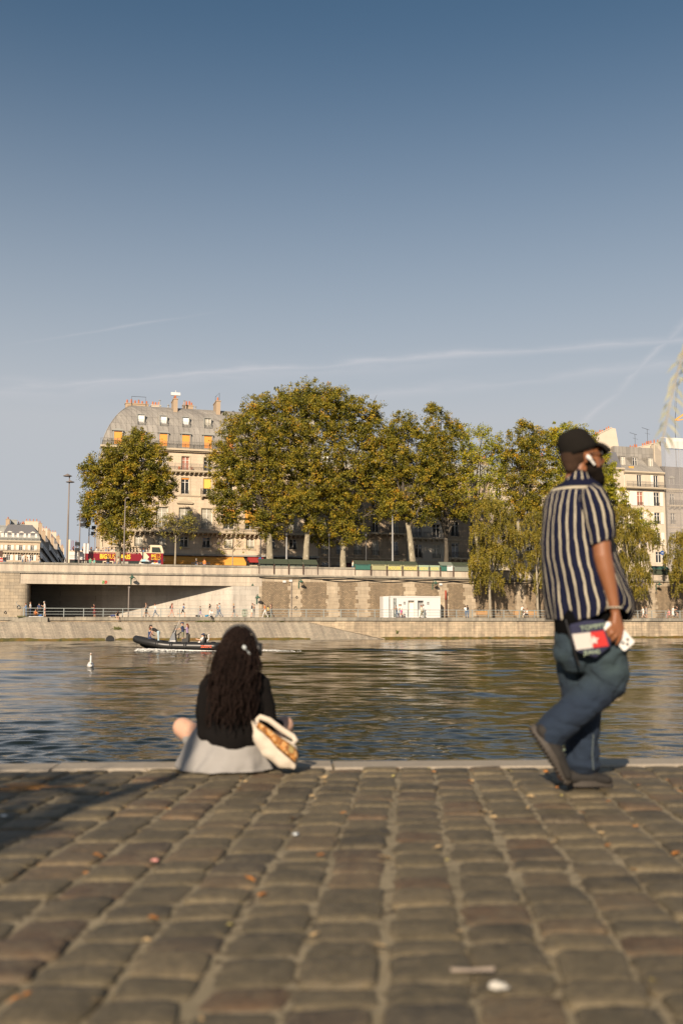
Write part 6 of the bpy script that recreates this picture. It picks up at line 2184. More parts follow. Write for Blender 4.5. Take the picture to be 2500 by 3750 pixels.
for (z0_, sg, u0_, u1_) in ((ZF1 - .22, .12, uO1, 80), (ZF1 - .42, .22, U(1180, VW, 6), 82)):
    mb = MB(); pts_ = []; u_ = u0_
    while u_ < u1_:
        for k in range(8): pts_.append((u_ + 6.5 * k / 8, 0, z0_ - sg * math.sin(PI * k / 8)))
        u_ += 6.5
    mb.tube(pts_, .05, 5); mb.build('cable', M['black'], cb)
o = fb_thing('downpipe', 'thin dark downpipe from ledge to quay beside the first bracket lamp', 'pipe', U(1066, VW, 5), VW - .09, QZ)
mb = MB(); mb.tube([(0, 0, 0), (0, 0, ZF1 - QZ - .3)], .055, 8)
for k in range(4): mb.box(-.09, .09, -.07, .09, .6 + k * 1.1, .66 + k * 1.1)
mb.build('pipe', M['pole'], o)
o = fb_thing('vent_pipe', 'round-topped standpipe, red above and rusty brown below, right of the toilets', 'pipe', U(1631, VW - .4, 4), VW - .5, QZ - .02)
zt_ = Z(1631, 2162, VW - .4) - QZ
mb = MB(); mb.tube([(0, 0, 0), (0, 0, zt_ * .66)], .13, 12); mb.tube([(0, 0, .9), (0, 0, 1.0)], .16, 12); mb.build('lower_pipe', M['rust_dark'], o, True)
mb = MB(); mb.tube([(0, 0, zt_ * .66), (0, 0, zt_ - .1)], .135, 12); mb.ball((0, 0, zt_ - .1), .135, 12, 6); mb.build('upper_pipe', M['rust'], o, True)
def ring(px_, py_, label, v=VW - .04, r=.2, tail=False):
    o = fb_thing('mooring_ring', label, 'ring', U(px_, v, 3), v, Z(px_, py_, v))
    mb = MB(); mb.tube([(r * math.cos(a), -.03, r * math.sin(a)) for a in [2 * PI * k / 16 for k in range(17)]], .035, 5); mb.box(-.06, .06, -.05, .05, r - .03, r + .1); mb.build('iron_ring', M['iron'], o)
ring(1082, 2228, 'black mooring ring on the pale pier beside the downpipe'); ring(1086, 2188, 'dark iron hook high on the pale pier under the bracket lamp', r=.13)
ring(68, 2224, 'old iron ring on the pier at the head of the handrail', VW - .16, .2); ring(20, 2244, 'small rusty ring low on the pier at the far left', VW - .16, .13); ring(2404, 2172, 'dark ring under the rightmost bracket lamp', r=.14)
o = fb_thing('warning_triangle', 'small green triangular sign on the pale wall left of the rubble', 'sign', U(924, VW, 5), VW - .05, Z(924, 2141, VW)); mb = MB(); mb.prism([(-.18, -.15), (.18, -.15), (0, .18)], -.02, .0); mb.build('plate', M['lamp_green'], o)
o = fb_thing('tile_plaque', 'small plain red and green tile plaque on the underpass fascia', 'plaque', U(382, VW, 5), VW - .045, Z(382, 2132, VW))
mb = MB()
for i in range(8):
    for j in range(5):
        if (i + j) % 4 == 3: continue
        mb.k = 0 if i < 4 else 1
        mb.box(-.32 + i * .08, -.245 + i * .08, -.02, .02, -.2 + j * .08, -.125 + j * .08)
mb.build('tiles', [plain('tile_green', (.12, .30, .08), .4), plain('tile_red', (.55, .05, .03), .4)], o)
o = fb_thing('soffit_frame', 'thin metal frame hanging under the slab in the underpass', 'fixture', U(396, VW + .8, 5), VW + .8, Z(396, 2152, VW + .8))
mb = MB(); mb.bar((0, 0, 0), (1.1, 0, 0), .04); mb.bar((0, 0, 0), (0, 0, .4), .04); mb.bar((1.1, 0, 0), (1.1, 0, .4), .05); mb.build('frame', M['grey_metal'], o)
o = fb_thing('support_pole', 'slim pole from quay to slab where the underpass shade begins', 'pole', U(471, VW + .5, 4), VW + .5, QZ - .02)
mb = MB(); mb.tube([(0, 0, 0), (0, 0, ZF0 - QZ + .05)], .09, 8); mb.box(-.13, .13, -.13, .13, ZF0 - QZ - .4, ZF0 - QZ); mb.build('pole', M['pole'], o)
# outfall in the revetment
o = fb_thing('outfall', 'round black drain outfall in the revetment at the waterline', 'drain', U(403, -1.6, -.6), -1.75, WZ + .12)
mb = MB(); mb.tube([(0, -.15, 0), (0, .5, 0)], .52, 18); mb.build('pipe_mouth', M['black'], o)
mb = MB(); mb.tube([(.56 * math.cos(a), -.1, .56 * math.sin(a)) for a in [PI * k / 12 for k in range(13)]], .07, 5); mb.build('rim', M['revetment'], o)
# weeds
def weeds(px_, v, z, n, w, h_, label, seed):
    r_ = random.Random(seed); mb = MB()
    for i in range(n):
        x_, y_ = r_.gauss(0, w), r_.uniform(-.1, .1); a_ = r_.uniform(-.8, .8); L = h_ * r_.uniform(.4, 1)
        mb.raw([(x_ - .02, y_, 0), (x_ + .02, y_, 0), (x_ + a_ * L * .6 + .03, y_ - .1, L * .7), (x_ + a_ * L, y_ - .12, L)], [(0, 1, 2, 3)])
    o = mb.build('weed_tuft', M['weed'], None, label=label, cat='weed'); place(o, U(px_, v, z), v, z)
weeds(428, -1.35, .25, 70, .25, .5, 'spiky yellow weed growing from the middle of the revetment', 1)
weeds(748, -.5, 1.21, 120, .6, .28, 'green weeds on the ledge left of the seated white-shirted man', 2)
weeds(860, -.5, 1.21, 160, 1.6, .13, 'low grass strip along the ledge under the mid promenade', 3)
weeds(1030, -.5, 1.21, 40, .3, .15, 'tiny dry weeds on the ledge near the ramp head', 4)
weeds(78, -.3, 1.75, 60, .25, .28, 'dry weeds by the stair cheek under the left handrail', 5)
weeds(1453, .0, -.3, 30, .05, .6, 'single weed stem on the river wall left of the toilets', 6)

# ------------------------------------------------------------------ handrail along the lower quay
rl = fb_thing('quay_railing', 'grey-green metal railing with three bars along the far lower quay', 'railing', 0, .55, QZ)
u0_, u1_ = U(86, .55, 2.5), U(2620, .55, 2.5)
mb = MB()
for (z_, t_) in ((1.05, .07), (.66, .045), (.33, .045)): mb.box(u0_, u1_, -.025, .025, z_ - t_ / 2, z_ + t_ / 2)
mb.build('rails', M['rail'], rl)
mb = MB(); mb.box(-.045, .045, -.05, .05, -.02, 1.06); pm_ = mb.mesh('post', M['rail'])
u_ = u0_
while u_ < u1_:
    o = link('post', pm_, rl); o.location = (u_, 0, 0); u_ += 2.36
mb = MB(); mb.tube([(u0_, 0, 1.05), (u0_ - .5, 0, 1.15), (u0_ - .9, .3, 1.6), (u0_ - .8, 1, 1.9)], .03, 6); mb.build('rail_end', M['rail'], rl)

# ------------------------------------------------------------------ toilet container
uT0, uT1 = U(1428, 4.6, 3), U(1609, 4.6, 3); WT = uT1 - uT0
tc_ = fb_thing('toilet_container', 'white public toilet container with two open doors and a vertical grey sign', 'toilet block', uT0, 4.4, QZ - .02)
hT = Z(1520, 2183, 4.4) - QZ
d1 = (U(1494, 4.4, 3) - uT0, U(1517, 4.4, 3) - uT0); d2 = (U(1529, 4.4, 3) - uT0, U(1551, 4.4, 3) - uT0)
mb = MB()
wall_with_openings(mb, 0, WT, .08, hT - .15, [(.18, hT * .80, [d1, d2])], depth=.5)
mb.raw([(0, 0, .08), (0, 2.3, .08), (0, 2.3, hT - .15), (0, 0, hT - .15)], [(0, 3, 2, 1)]); mb.raw([(WT, 0, .08), (WT, 2.3, .08), (WT, 2.3, hT - .15), (WT, 0, hT - .15)], [(0, 1, 2, 3)])
mb.build('body', M['offwhite'], tc_)
mb = MB(); mb.box(-.06, WT + .06, -.06, 2.36, hT - .15, hT); mb.box(-.04, .06, -.04, .06, 0, hT - .15); mb.box(WT - .06, WT + .04, -.04, .06, 0, hT - .15); mb.box(0, WT, -.03, .1, 0, .1); mb.build('frame', M['white'], tc_)
for i, (a, b) in enumerate((d1, d2)):
    mb = MB(); mb.box(a, b, .5, .53, .18, hT * .8); mb.build('cubicle_back', M['shutter' if i == 0 else 'grey_metal'], tc_)
    mb = MB(); mb.box(a + .1, b - .18, .42, .49, .2, .95 + .25 * i); mb.build('cubicle_panel', M['white'], tc_)
for px_ in (1481, 1567):
    x_ = U(px_, 4.4, 3) - uT0
    mb = MB(); mb.box(x_ - .15, x_ + .15, -.02, -.003, hT * .62, hT * .62 + .36); pg = mb.build('pictogram', M['charcoal'] if 'charcoal' in M else M['black'], tc_)
    mb = MB()
    for s_ in (-1, 1):
        mb.box(x_ + s_ * .07 - .035, x_ + s_ * .07 + .035, -.03, -.021, hT * .62 + .06, hT * .62 + .24); mb.tube([(x_ + s_ * .07, -.03, hT * .62 + .29), (x_ + s_ * .07, -.021, hT * .62 + .29)], .032, 8)
    mb.build('figures', M['white'], pg)
x_ = U(1445, 4.4, 3) - uT0
mb = MB(); mb.box(x_ - .22, x_ + .22, -.03, -.003, .1, hT - .3); vs_ = mb.build('vertical_sign', plain('sign_grey', (.13, .15, .14), .6), tc_)
for i, ch in enumerate('TOILETTES'):
    text(ch, .29, 'white', vs_, (x_, -.04, hT - .56 - i * .235), align='CENTER', bold=.006, ext=.004)
mb = MB(); x_ = U(1573, 4.4, 3) - uT0; mb.box(x_ - .005, x_ + .005, -.01, 0, .2, hT * .8); mb.box(x_ - .12, x_ - .04, -.05, 0, 1.0, 1.04); mb.build('closed_door', M['grey_metal'], tc_)
s2 = fb_thing('white_cabinet', 'narrow plain white cabinet standing left of the toilet container', 'cabinet', U(1403, 4.2, 3), 4.2, QZ - .02)
wc_ = U(1421, 4.2, 3) - U(1403, 4.2, 3)
mb = MB(); mb.box(.35, wc_ + .1, 0, 1.6, 0, hT - .05); mb.build('casing', M['white'], s2)
mb = MB(); mb.box(0, .35, .1, 1.5, 0, hT - .08); mb.box(wc_ + .1, wc_ + .45, .5, 1.5, 0, hT - .25); mb.build('side_wing', M['grey_metal'] if False else M['offwhite'], s2)

# ------------------------------------------------------------------ benches, bikes, bits on the quay
def bench(px_, v, label, rz=0):
    root = fb_thing('park_bench', label, 'bench', U(px_, v, 2.5), v, QZ - .02, 'wooden benches on the far quay', R(rz))
    mb = MB()
    for k in range(3): mb.box(-1.0, 1.0, -.25 + k * .17, -.12 + k * .17, .43, .47)
    mb.build('seat', M['wood'], root)
    mb = MB()
    for k in range(3): mb.box(-1.0, 1.0, .26, .30, .56 + k * .15, .68 + k * .15)
    mb.build('backrest', M['wood'], root)
    for x_ in (-.85, .85):
        mb = MB(); mb.bar((x_, -.2, 0), (x_, -.2, .43), .06); mb.bar((x_, .28, 0), (x_, .28, 1.0), .06); mb.bar((x_, -.22, .41), (x_, .3, .41), .05); mb.build('leg', M['iron'], root)
bench(1768, 4.5, 'bright wooden bench left of the weeping tree trunk'); bench(1905, 4.5, 'wooden bench with a white-shirted group left of the man'); bench(1950, 4.7, 'orange wooden bench under the weeping tree nearest the man')
def bicycle(px_, v, label, rz=0, loc=None):
    root = thing('bicycle', label, 'bicycle', loc or FB(U(px_, v, 2.5), v, QZ - .02), A_ + R(rz))
    for x_ in (-.52, .52):
        mb = MB(); mb.tube([(x_ + .33 * math.cos(a), 0, .34 + .33 * math.sin(a)) for a in [2 * PI * k / 20 for k in range(21)]], .02, 5)
        w_ = mb.build('wheel', M['black'], root)
        mb = MB()
        for k in range(8): mb.tube([(x_, 0, .34), (x_ + .32 * math.cos(k * PI / 4), 0, .34 + .32 * math.sin(k * PI / 4))], .004, 3)
        mb.build('spokes', M['grey_metal'], w_)
    mb = MB()
    for a_, b_ in (((-.52, 0, .34), (-.05, 0, .30)), ((-.05, 0, .30), (.36, 0, .78)), ((-.2, 0, .82), (.36, 0, .80)), ((-.2, 0, .85), (-.05, 0, .30)), ((-.52, 0, .34), (-.19, 0, .78)), ((.34, 0, .92), (.52, 0, .34))): mb.tube([a_, b_], .02, 6)
    mb.build('frame', M['iron'], root)
    mb = MB(); mb.ball((-.22, 0, .9), (.13, .07, .035)); mb.build('saddle', M['black'], root)
    mb = MB(); mb.tube([(.34, -.25, .98), (.36, 0, .95), (.34, .25, .98)], .016, 5); mb.build('handlebar', M['black'], root)
bicycle(1975, 3.5, 'parked bicycle behind the railing close left of the man'); bicycle(1995, 3.8, 'second parked bicycle, nearest the striped shirt', 15)
bicycle(2432, 2.5, 'bicycle leaning at the railing left of the white-dressed person'); bicycle(2485, 2.2, 'bicycle ridden by the black-clad cyclist at the right edge', 175)
bicycle(152, 2.6, 'blue-wheeled bicycle lying behind the picnic cloth at the underpass mouth', 60)
o = fb_thing('net_bundle', 'greenish coil of rope and netting leaning on the railing between walkers', 'rope coil', U(896, .9, 2.5), .9, QZ)
mb = MB(); r_ = random.Random(4)
for k in range(16):
    cx_ = r_.uniform(-.22, .22)
    mb.tube([(cx_ + .18 * math.cos(a), r_.uniform(-.05, .05), .55 + (.45 + .05 * k / 16) * math.sin(a)) for a in [2 * PI * j / 14 for j in range(15)]], .014, 4)
mb.build('rope', M['mint_box'], o)
o = fb_thing('rope_bundle', 'grey-green pile of rope on the quay where the walkers thin out', 'rope', U(985, 5.5, 2.2), 6.2, QZ)
mb = MB()
for k in range(14): mb.tube([(r_.uniform(-.6, .6), r_.uniform(-.2, .2), .05), (r_.uniform(-.6, .6), 0, r_.uniform(.1, .35)), (r_.uniform(-.6, .6), 0, .05)], .03, 4)
mb.build('rope', M['weed'], o)
# picnic cloth at the mouth of the underpass
o = fb_thing('picnic_cloth', 'rumpled white cloth hanging over the quay edge at the underpass mouth', 'cloth', U(105, .2, 1.8), -.1, QZ + .02)
wq = U(158, .2, 1.8) - U(105, .2, 1.8)
mb = MB(); NX, NY = 30, 10
vs_ = []
for j in range(NY + 1):
    for i in range(NX + 1):
        x_ = wq * i / NX; y_ = 1.6 - 1.7 * j / NY
        z_ = .03 * noise.noise(Vector((x_ * 3, y_ * 3, 0))) + .03 - (.0 if j < NY - 2 else .12 * (j - NY + 2) * (.8 + .4 * math.sin(x_ * 3)))
        vs_.append((x_, y_ - .1, z_ + .02))
mb.raw(vs_, [(j * (NX + 1) + i, j * (NX + 1) + i + 1, (j + 1) * (NX + 1) + i + 1, (j + 1) * (NX + 1) + i) for j in range(NY) for i in range(NX)])
mb.build('sheet', M['white'], o, True)
for px_, v, lab, c_, cat_ in ((147, .8, 'bright blue bag on the picnic cloth', (.05, .18, .5), 'bag'), (412, -.3, 'dark blue bag lying on the edge left of the bowed man', (.04, .05, .16), 'bag'),
                              (757, .3, 'turquoise bag on the edge left of the seated bald man', (.03, .22, .40), 'bag'), (724, 1.0, 'dark pile of bags beside the child in black', (.03, .03, .035), 'bag')):
    mb = MB(); r_ = random.Random(px_)
    for k in range(5): mb.ball((r_.uniform(-.22, .22), r_.uniform(-.1, .1), .13 + r_.uniform(0, .06)), (.16, .13, .12), 9, 6)
    o = link('bag', remesh(mb, .03, 3)); o.data.materials.append(plain('bag_%d' % px_, c_, .7)); tag(o, lab, cat_); place(o, U(px_, v, 2), v, QZ)

# ------------------------------------------------------------------ people on the far quay
zq_ = QZ
pfb(96, 1.6, zq_, 'person in a blue shirt turned left by the head of the railing', 180, pose='phone', top='blue', bottom='denim', sleeve='long', hair='auburn', h=1.62)
pfb(112, 2.2, zq_, 'person in a white shirt and dark trousers at the underpass mouth', 170, top='white', bottom='navy', hair='brown', h=1.8)
pfb(129, .5, zq_, 'dark-haired person in orange sitting cross-legged on the picnic cloth', -70, pose='floor', top='orange', bottom='black', skin='tan', hair='brown', hs='long', sleeve='none')
pfb(143, 4.2, zq_, 'dark silhouette deep in the underpass shade behind the picnic', 90, top='navy', bottom='black', hair='black', h=1.7)
pfb(164, 1.2, zq_, 'grey-haired person in white T-shirt and red shorts, bending left', 175, pose='phone', top='white', bottom='salmon', legs='shorts', hair='grey', h=1.84)
pfb(346, 5.5, zq_, 'long-haired person in a dark red dress standing in the underpass shade', 180, pose='phone', top='darkred', bottom='darkred', legs='dress', hair='black', hs='long', skin='tan', h=1.68)
pfb(431, -.12, zq_ + .06, 'person in black sitting on the edge with head bowed and white shoes', -90, pose='edge', top='black', bottom='black', legs='shorts', hair='black', shoe='white', skin='light')
pfb(536, 3.0, zq_, 'person in grey tank top and black shorts with a backpack, walking left', 180, pose='walk', top='grey', bottom='black', legs='shorts', sleeve='none', hair='brown', h=1.84, skin='tan', extra='backpack')
pfb(569, 2.6, zq_, 'auburn-haired person in white with a jacket over the arm and jeans', 180, pose='walk2', top='white', bottom='denim', sleeve='long', hair='auburn', h=1.7)
pfb(629, 3.0, zq_, 'long-haired person in a pink dress with a backpack, walking right', 0, pose='walk', top='salmon', bottom='salmon', legs='shorts', hair='auburn', hs='long', h=1.78, extra='backpack')
pfb(669, 3.0, zq_, 'runner in blue T-shirt and black shorts heading right', 0, pose='run', top='blue', bottom='black', legs='shorts', hair='brown', h=1.8)
pfb(734, 2.2, zq_, 'short person in black top and grey trousers stepping left', 180, pose='walk', top='black', bottom='lilac', hair='black', h=1.42)
pfb(768, 3.2, zq_, 'long black-haired person in black behind the seated bald man', 180, top='black', bottom='white', hair='black', hs='long', h=1.68)
pfb(773, -.12, zq_ + .06, 'bald person in a white shirt and black trousers seated on the edge', -80, pose='edge2', top='white', bottom='black', sleeve='long', hair='bald', h=1.75)
pfb(797, 3.4, zq_, 'dark-dressed person walking beside the one in grey-blue T-shirt', 180, pose='walk2', top='charcoal', bottom='denim', hair='brown', h=1.66, sleeve='none')
pfb(804, 2.8, zq_, 'tall person in grey-blue T-shirt and jeans striding left', 180, pose='walk', top='lightblue', bottom='denim', hair='brown', h=1.85)
pfb(857, 2.5, zq_, 'fair-haired person all in charcoal with shorts, facing left', 175, pose='walk2', top='charcoal', bottom='charcoal', legs='shorts', hair='blond', h=1.78)
pfb(922, 2.5, zq_, 'person in charcoal T-shirt and pale shorts looking down', 0, pose='phone', top='charcoal', bottom='cream', legs='shorts', hair='auburn', h=1.78)
pfb(931, 3.6, zq_, 'person mostly hidden behind the one in pale shorts', 180, top='brown', bottom='beige', hair='brown', h=1.66)
pfb(970, 3.0, zq_, 'person in orange T-shirt and white trousers walking left', 180, pose='walk', top='orange', bottom='white', hair='brown', h=1.74, shoe='white')
pfb(982, 3.2, zq_, 'dark-haired child in a yellow-brown dress between two adults', 180, pose='walk2', top='yellow', bottom='black', hair='black', h=1.56, skin='dark')
pfb(993, 3.0, zq_, 'long-haired person in a black dress and boots striding left', 180, pose='walk', top='black', bottom='black', hair='brown', hs='long', h=1.76, sleeve='none')
pfb(1453, 2.6, zq_, 'person leaning forward in black top and jeans before the grey sign', 180, pose='leanrail', top='black', bottom='denim', skin='tan', hair='brown', hs='bun', h=1.6, sleeve='none')
pfb(1463, 2.9, zq_, 'person in white T-shirt and blue shorts beside the pink shorts', 180, pose='walk', top='white', bottom='lightblue', legs='shorts', hair='brown', h=1.82)
pfb(1469, 2.2, zq_, 'person in white T-shirt and magenta shorts before the toilets', 180, pose='walk2', top='white', bottom='magenta', legs='shorts', hair='brown', h=1.80)
pfb(1543, 2.6, zq_, 'auburn-haired person in cream top and khaki trousers at the second door', 180, pose='walk2', top='cream', bottom='khaki', sleeve='long', hair='auburn', hs='long', h=1.72)
pfb(1548, 3.2, zq_, 'person in a black cap and white top, arm out, at the second door', 0, pose='walk', top='white', bottom='khaki', sleeve='long', hair='black', hs='cap', h=1.82)
pfb(1705, 2.2, zq_, 'curly black-haired person in white T-shirt and jeans leaning on the railing', 90, pose='leanrail', top='white', bottom='denim', hair='black', skin='dark', h=1.66)
pfb(1713, 2.5, zq_, 'person in black T-shirt and jeans leaning beside the white T-shirt', 100, pose='leanrail', top='black', bottom='denim', hair='black', skin='dark', h=1.72)
pfb(1908, 3.6, zq_, 'person in white shirt and khaki cap standing at the bench', 0, pose='leanrail', top='white', bottom='khaki', hair='grey', hs='cap', capc='khaki', h=1.84)
pfb(1918, 4.6, zq_ - .02, 'small person in white sitting on the bench beside the standing one', 180, pose='sit', top='white', bottom='white', hair='brown')
pfb(1930, 4.3, zq_ - .02, 'person in white top and black trousers seated on the bench, facing left', 180, pose='sit', top='white', bottom='black', hair='auburn')
pfb(2354, 2.4, zq_, 'person in white dress walking left in front of the rubble wall', 180, pose='walk2', top='white', bottom='white', legs='shorts', hair='blond', h=1.66, skin='pale')
pfb(2366, 2.6, zq_, 'person in grey-green standing right of the one in white dress', 180, pose='stand2', top='grey', bottom='grey', legs='shorts', hair='brown', h=1.72)
pfb(2450, 3.2, zq_, 'sunburnt person in pink seated low left of the white dress with hat', 180, pose='sit', top='pink', bottom='salmon', hair='brown')
pfb(2463, 2.0, zq_, 'person in white dress and straw hat near the right edge', 0, pose='walk2', top='white', bottom='white', legs='dress', hair='blond', hs='cap', capc='beige', h=1.8)
pfb(2485, 2.2, zq_ + .0, 'cyclist in black at the right edge of the picture', 175, pose='cycle', top='black', bottom='black', legs='shorts', hair='black', h=1.75)

# ------------------------------------------------------------------ inflatable speedboat
pB = G(640, 2384, WZ)
bt = thing('speedboat', 'black rigid inflatable speedboat with grey console carrying six people', 'boat', (pB.x, pB.y, WZ), R(0))
sB = F / (pB.y * CT)
bx = lambda px: (px - 640) / sB
bz = lambda py: AT(640, py, pB.y).z - WZ
# tubes: bow rising at the left
Rt = .27
def tube_path(side):
    pts_ = []
    for i in range(25):
        f_ = i / 24
        x_ = bx(800) + (bx(497) - bx(800)) * f_
        z_ = .33 + .12 * f_ + .42 * max(0, f_ - .55) ** 1.6 / .45 ** 1.6
        w_ = 1.0 * (1 - max(0, f_ - .6) ** 2 / .165)
        pts_.append((x_, side * max(w_, 0.02) * 1.0, z_))
    return pts_
a_ = tube_path(-1); b_ = tube_path(1)
mb = MB()
rad_ = [.12] + [Rt] * 23 + [Rt * .95]
mb.tube([(bx(808), -1.0, .33)] + a_ + b_[::-1] + [(bx(808), 1.0, .33)], [.08] + [Rt] * 50 + [.08], 14)
mb.build('inflatable_tube', M['rubber'], bt, True)
mb = MB()
for k in (4, 9, 13, 17):
    p_ = Vector(a_[k]); mb.tube([p_ + Vector((-.12, 0, 0)), p_ + Vector((.12, 0, 0))], Rt + .012, 14)
mb.tube([(x_, y_ - Rt * .98, z_ - .02) for x_, y_, z_ in a_[:-2]], .035, 6)
mb.build('rubbing_strake', M['black'], bt, True)
mb = MB()
hull = []
secs = []
for i in range(13):
    f_ = i / 12; x_ = bx(795) + (bx(512) - bx(795)) * f_
    w_ = .9 * (1 - max(0, f_ - .5) ** 2 / .26); zk = -.22 + .62 * max(0, f_ - .6) ** 2 / .16; zt_ = .3 + .12 * f_ + .35 * max(0, f_ - .55) / .45
    secs.append([(x_, -w_, zt_), (x_, -w_ * .7, zk + .18), (x_, 0, zk), (x_, w_ * .7, zk + .18), (x_, w_, zt_)])
vs_ = [p for s_ in secs for p in s_]
mb.raw(vs_, [(i * 5 + j, i * 5 + j + 1, (i + 1) * 5 + j + 1, (i + 1) * 5 + j) for i in range(12) for j in range(4)] + [(0, 1, 2, 3, 4), tuple(60 + j for j in range(4, -1, -1))])
mb.build('hull', M['rubber'], bt, True)
mb = MB()
mb.raw([(bx(795), -.9, .28), (bx(795), .9, .28), (bx(560), .85, .36), (bx(560), -.85, .36), (bx(520), .35, .55), (bx(520), -.35, .55)], [(0, 1, 2, 3), (3, 2, 4, 5)])
mb.build('deck', M['grey_metal'], bt)
zc = .36
mb = MB()
x0_, x1_ = bx(614), bx(648)
mb.prism([(x0_, zc), (x1_ + .0, zc), (bx(644), bz(2343)), (bx(641), bz(2318)), (bx(636), bz(2316)), (bx(620), bz(2350))], -.38, .38)
mb.build('console', plain('console_grey', (.16, .17, .18), .5), bt)
mb = MB(); mb.prism([(bx(619), bz(2352)), (bx(642), bz(2296)), (bx(646), bz(2296)), (bx(640), bz(2320)), (bx(624), bz(2352))], -.36, -.33); mb.prism([(bx(619), bz(2352)), (bx(642), bz(2296)), (bx(646), bz(2296)), (bx(640), bz(2320)), (bx(624), bz(2352))], .33, .36)
for k in range(4): mb.bar((bx(622 + k * 6), -.36, bz(2344 - k * 14)), (bx(622 + k * 6), .36, bz(2344 - k * 14)), .04)
mb.box(bx(639), bx(647), -.4, .4, bz(2294), bz(2291)); mb.build('windscreen_frame', M['black'], bt)
mb = MB(); mb.prism([(bx(621), bz(2350)), (bx(640), bz(2302)), (bx(642), bz(2302)), (bx(624), bz(2350))], -.33, .33); mb.build('windscreen', M['tint'], bt)
mb = MB(); mb.tube([(bx(640), -.42, bz(2320)), (bx(660), -.42, bz(2270))], [.018, .008], 5); mb.build('aerial', M['white'], bt)
mb = MB(); mb.box(bx(626), bx(631), -.385, -.38, bz(2349), bz(2346)); mb.box(bx(632), bx(645), -.385, -.38, bz(2349), bz(2346)); mb.build('console_stripe', M['white'], bt)
mb = MB(); mb.tube([(bx(648) + .1, -.0, zc + .5), (bx(655), 0, zc + .85)], .04, 6); mb.tube([(bx(655) + .18 * math.sin(a), .2 * math.cos(a), zc + .9 + .12 * math.sin(a)) for a in [2 * PI * k / 14 for k in range(15)]], .02, 5); mb.build('steering_wheel', M['black'], bt)
mb = MB(); mb.prism([(bx(668), zc), (bx(690), zc), (bx(692), zc + .85), (bx(686), zc + .85), (bx(684), zc + .55), (bx(668), zc + .55)], -.45, .45); mb.build('helm_seat', M['black'], bt)
mb = MB(); mb.prism([(bx(708), .3), (bx(748), .3), (bx(750), .95), (bx(740), .98), (bx(734), .6), (bx(708), .55)], -.5, .5); mb.build('rear_seat', M['black'], bt)
mb = MB()
for y_ in (-.55, .55): mb.tube([(bx(745), y_, .35), (bx(751), y_, bz(2345)), (bx(752), y_, bz(2325))], .045, 7)
mb.tube([(bx(752), -.55, bz(2326)), (bx(752), .55, bz(2326))], .04, 7); mb.box(bx(744), bx(753), -.6, .6, bz(2326), bz(2324)); mb.tube([(bx(746), 0, bz(2326)), (bx(746), 0, bz(2320))], .03, 5)
mb.build('roll_bar', M['black'], bt)
mb = MB()
mb.ball((bx(780), 0, bz(2362)), (.36, .24, .24), 14, 9); mb.box(bx(775), bx(786), -.14, .14, .0, bz(2370))
mb.box(bx(784), bx(795), -.12, .12, -.3, .3)
om = link('outboard_motor', remesh(mb, .03, 3), bt); om.data.materials.append(plain('gloss_black', (.012, .012, .014), .15))
mb = MB(); mb.box(bx(773), bx(785), -.25, -.245, bz(2366), bz(2364)); mb.build('motor_decal', M['white'], om)
text('ZODIAC', .20, plain('orange_red_vinyl', (.85, .12, .03), .5), bt, (bx(744), -1.0 - Rt - .01, .27), name='side_lettering', ext=.004, bold=.012)
mb = MB(); mb.tube([(bx(500), -.1, .8), (bx(503), -.4, .35), (bx(515), -.6, .2), (bx(530), -.65, .35)], .015, 4); mb.build('bow_rope', M['black'], bt)
def bp(px_, y_, z_, label, rz, **kw): return person(label, loc=(pB.x + bx(px_), pB.y + y_, WZ + z_), rz=R(rz), group='people aboard the speedboat', voxel=.03, **kw)
bp(545, .25, .38, 'brown-haired person in a navy T-shirt at the bow of the speedboat', 60, pose='sit', top='navy', bottom='navy', hair='auburn', h=1.6)
bp(580, -.1, .40, 'person in black cap, black T-shirt and pale blue shorts bending forward', 180, pose='bend', top='black', bottom='lightblue', hair='brown', hs='cap', legs='long', h=1.72)
bp(670, -.2, .37, 'helmsman in navy cap and T-shirt with khaki shorts at the console', 180, pose='drive', top='navy', bottom='khaki', legs='shorts', hair='brown', hs='cap', capc='navy', h=1.66)
bp(683, .25, .37, 'long-haired person in lilac right behind the helmsman', 180, pose='drive', top='lilac', bottom='black', hair='auburn', hs='long', h=1.56)
bp(733, -.35, .38, 'person in a dark cap and white striped top lounging at the stern', 180, pose='recline', top='white', bottom='white', legs='shorts', hair='brown', hs='cap', capc='navy', h=1.7)
bp(726, .25, .38, 'fair-haired person in white lounging low beside the striped top', 180, pose='recline', top='white', bottom='cream', legs='shorts', hair='blond', h=1.6)

# foam along the hull and the wake behind
t = NT('river_foam')
t.fin(t.mix(t.noise(8, 4, .6), (.62, .62, .58), (.85, .85, .82)), .6)
M['foam'] = t.mt
rf = np.random.RandomState(9)
n = 6500
fx = rf.rand(n); px_ = 520 + 300 * fx
Xf = (px_ - 1250) / sB * 1.0
Xf = pB.x + (px_ - 640) / sB
dy_ = -1.05 - .25 - rf.rand(n) ** 1.8 * (.35 + 1.3 * np.clip(1 - np.abs(fx - .15) * 2.2, 0, 1))
hf = (.03 + .16 * rf.rand(n) ** 2 * np.clip(1.2 - fx * 1.3, .1, 1))
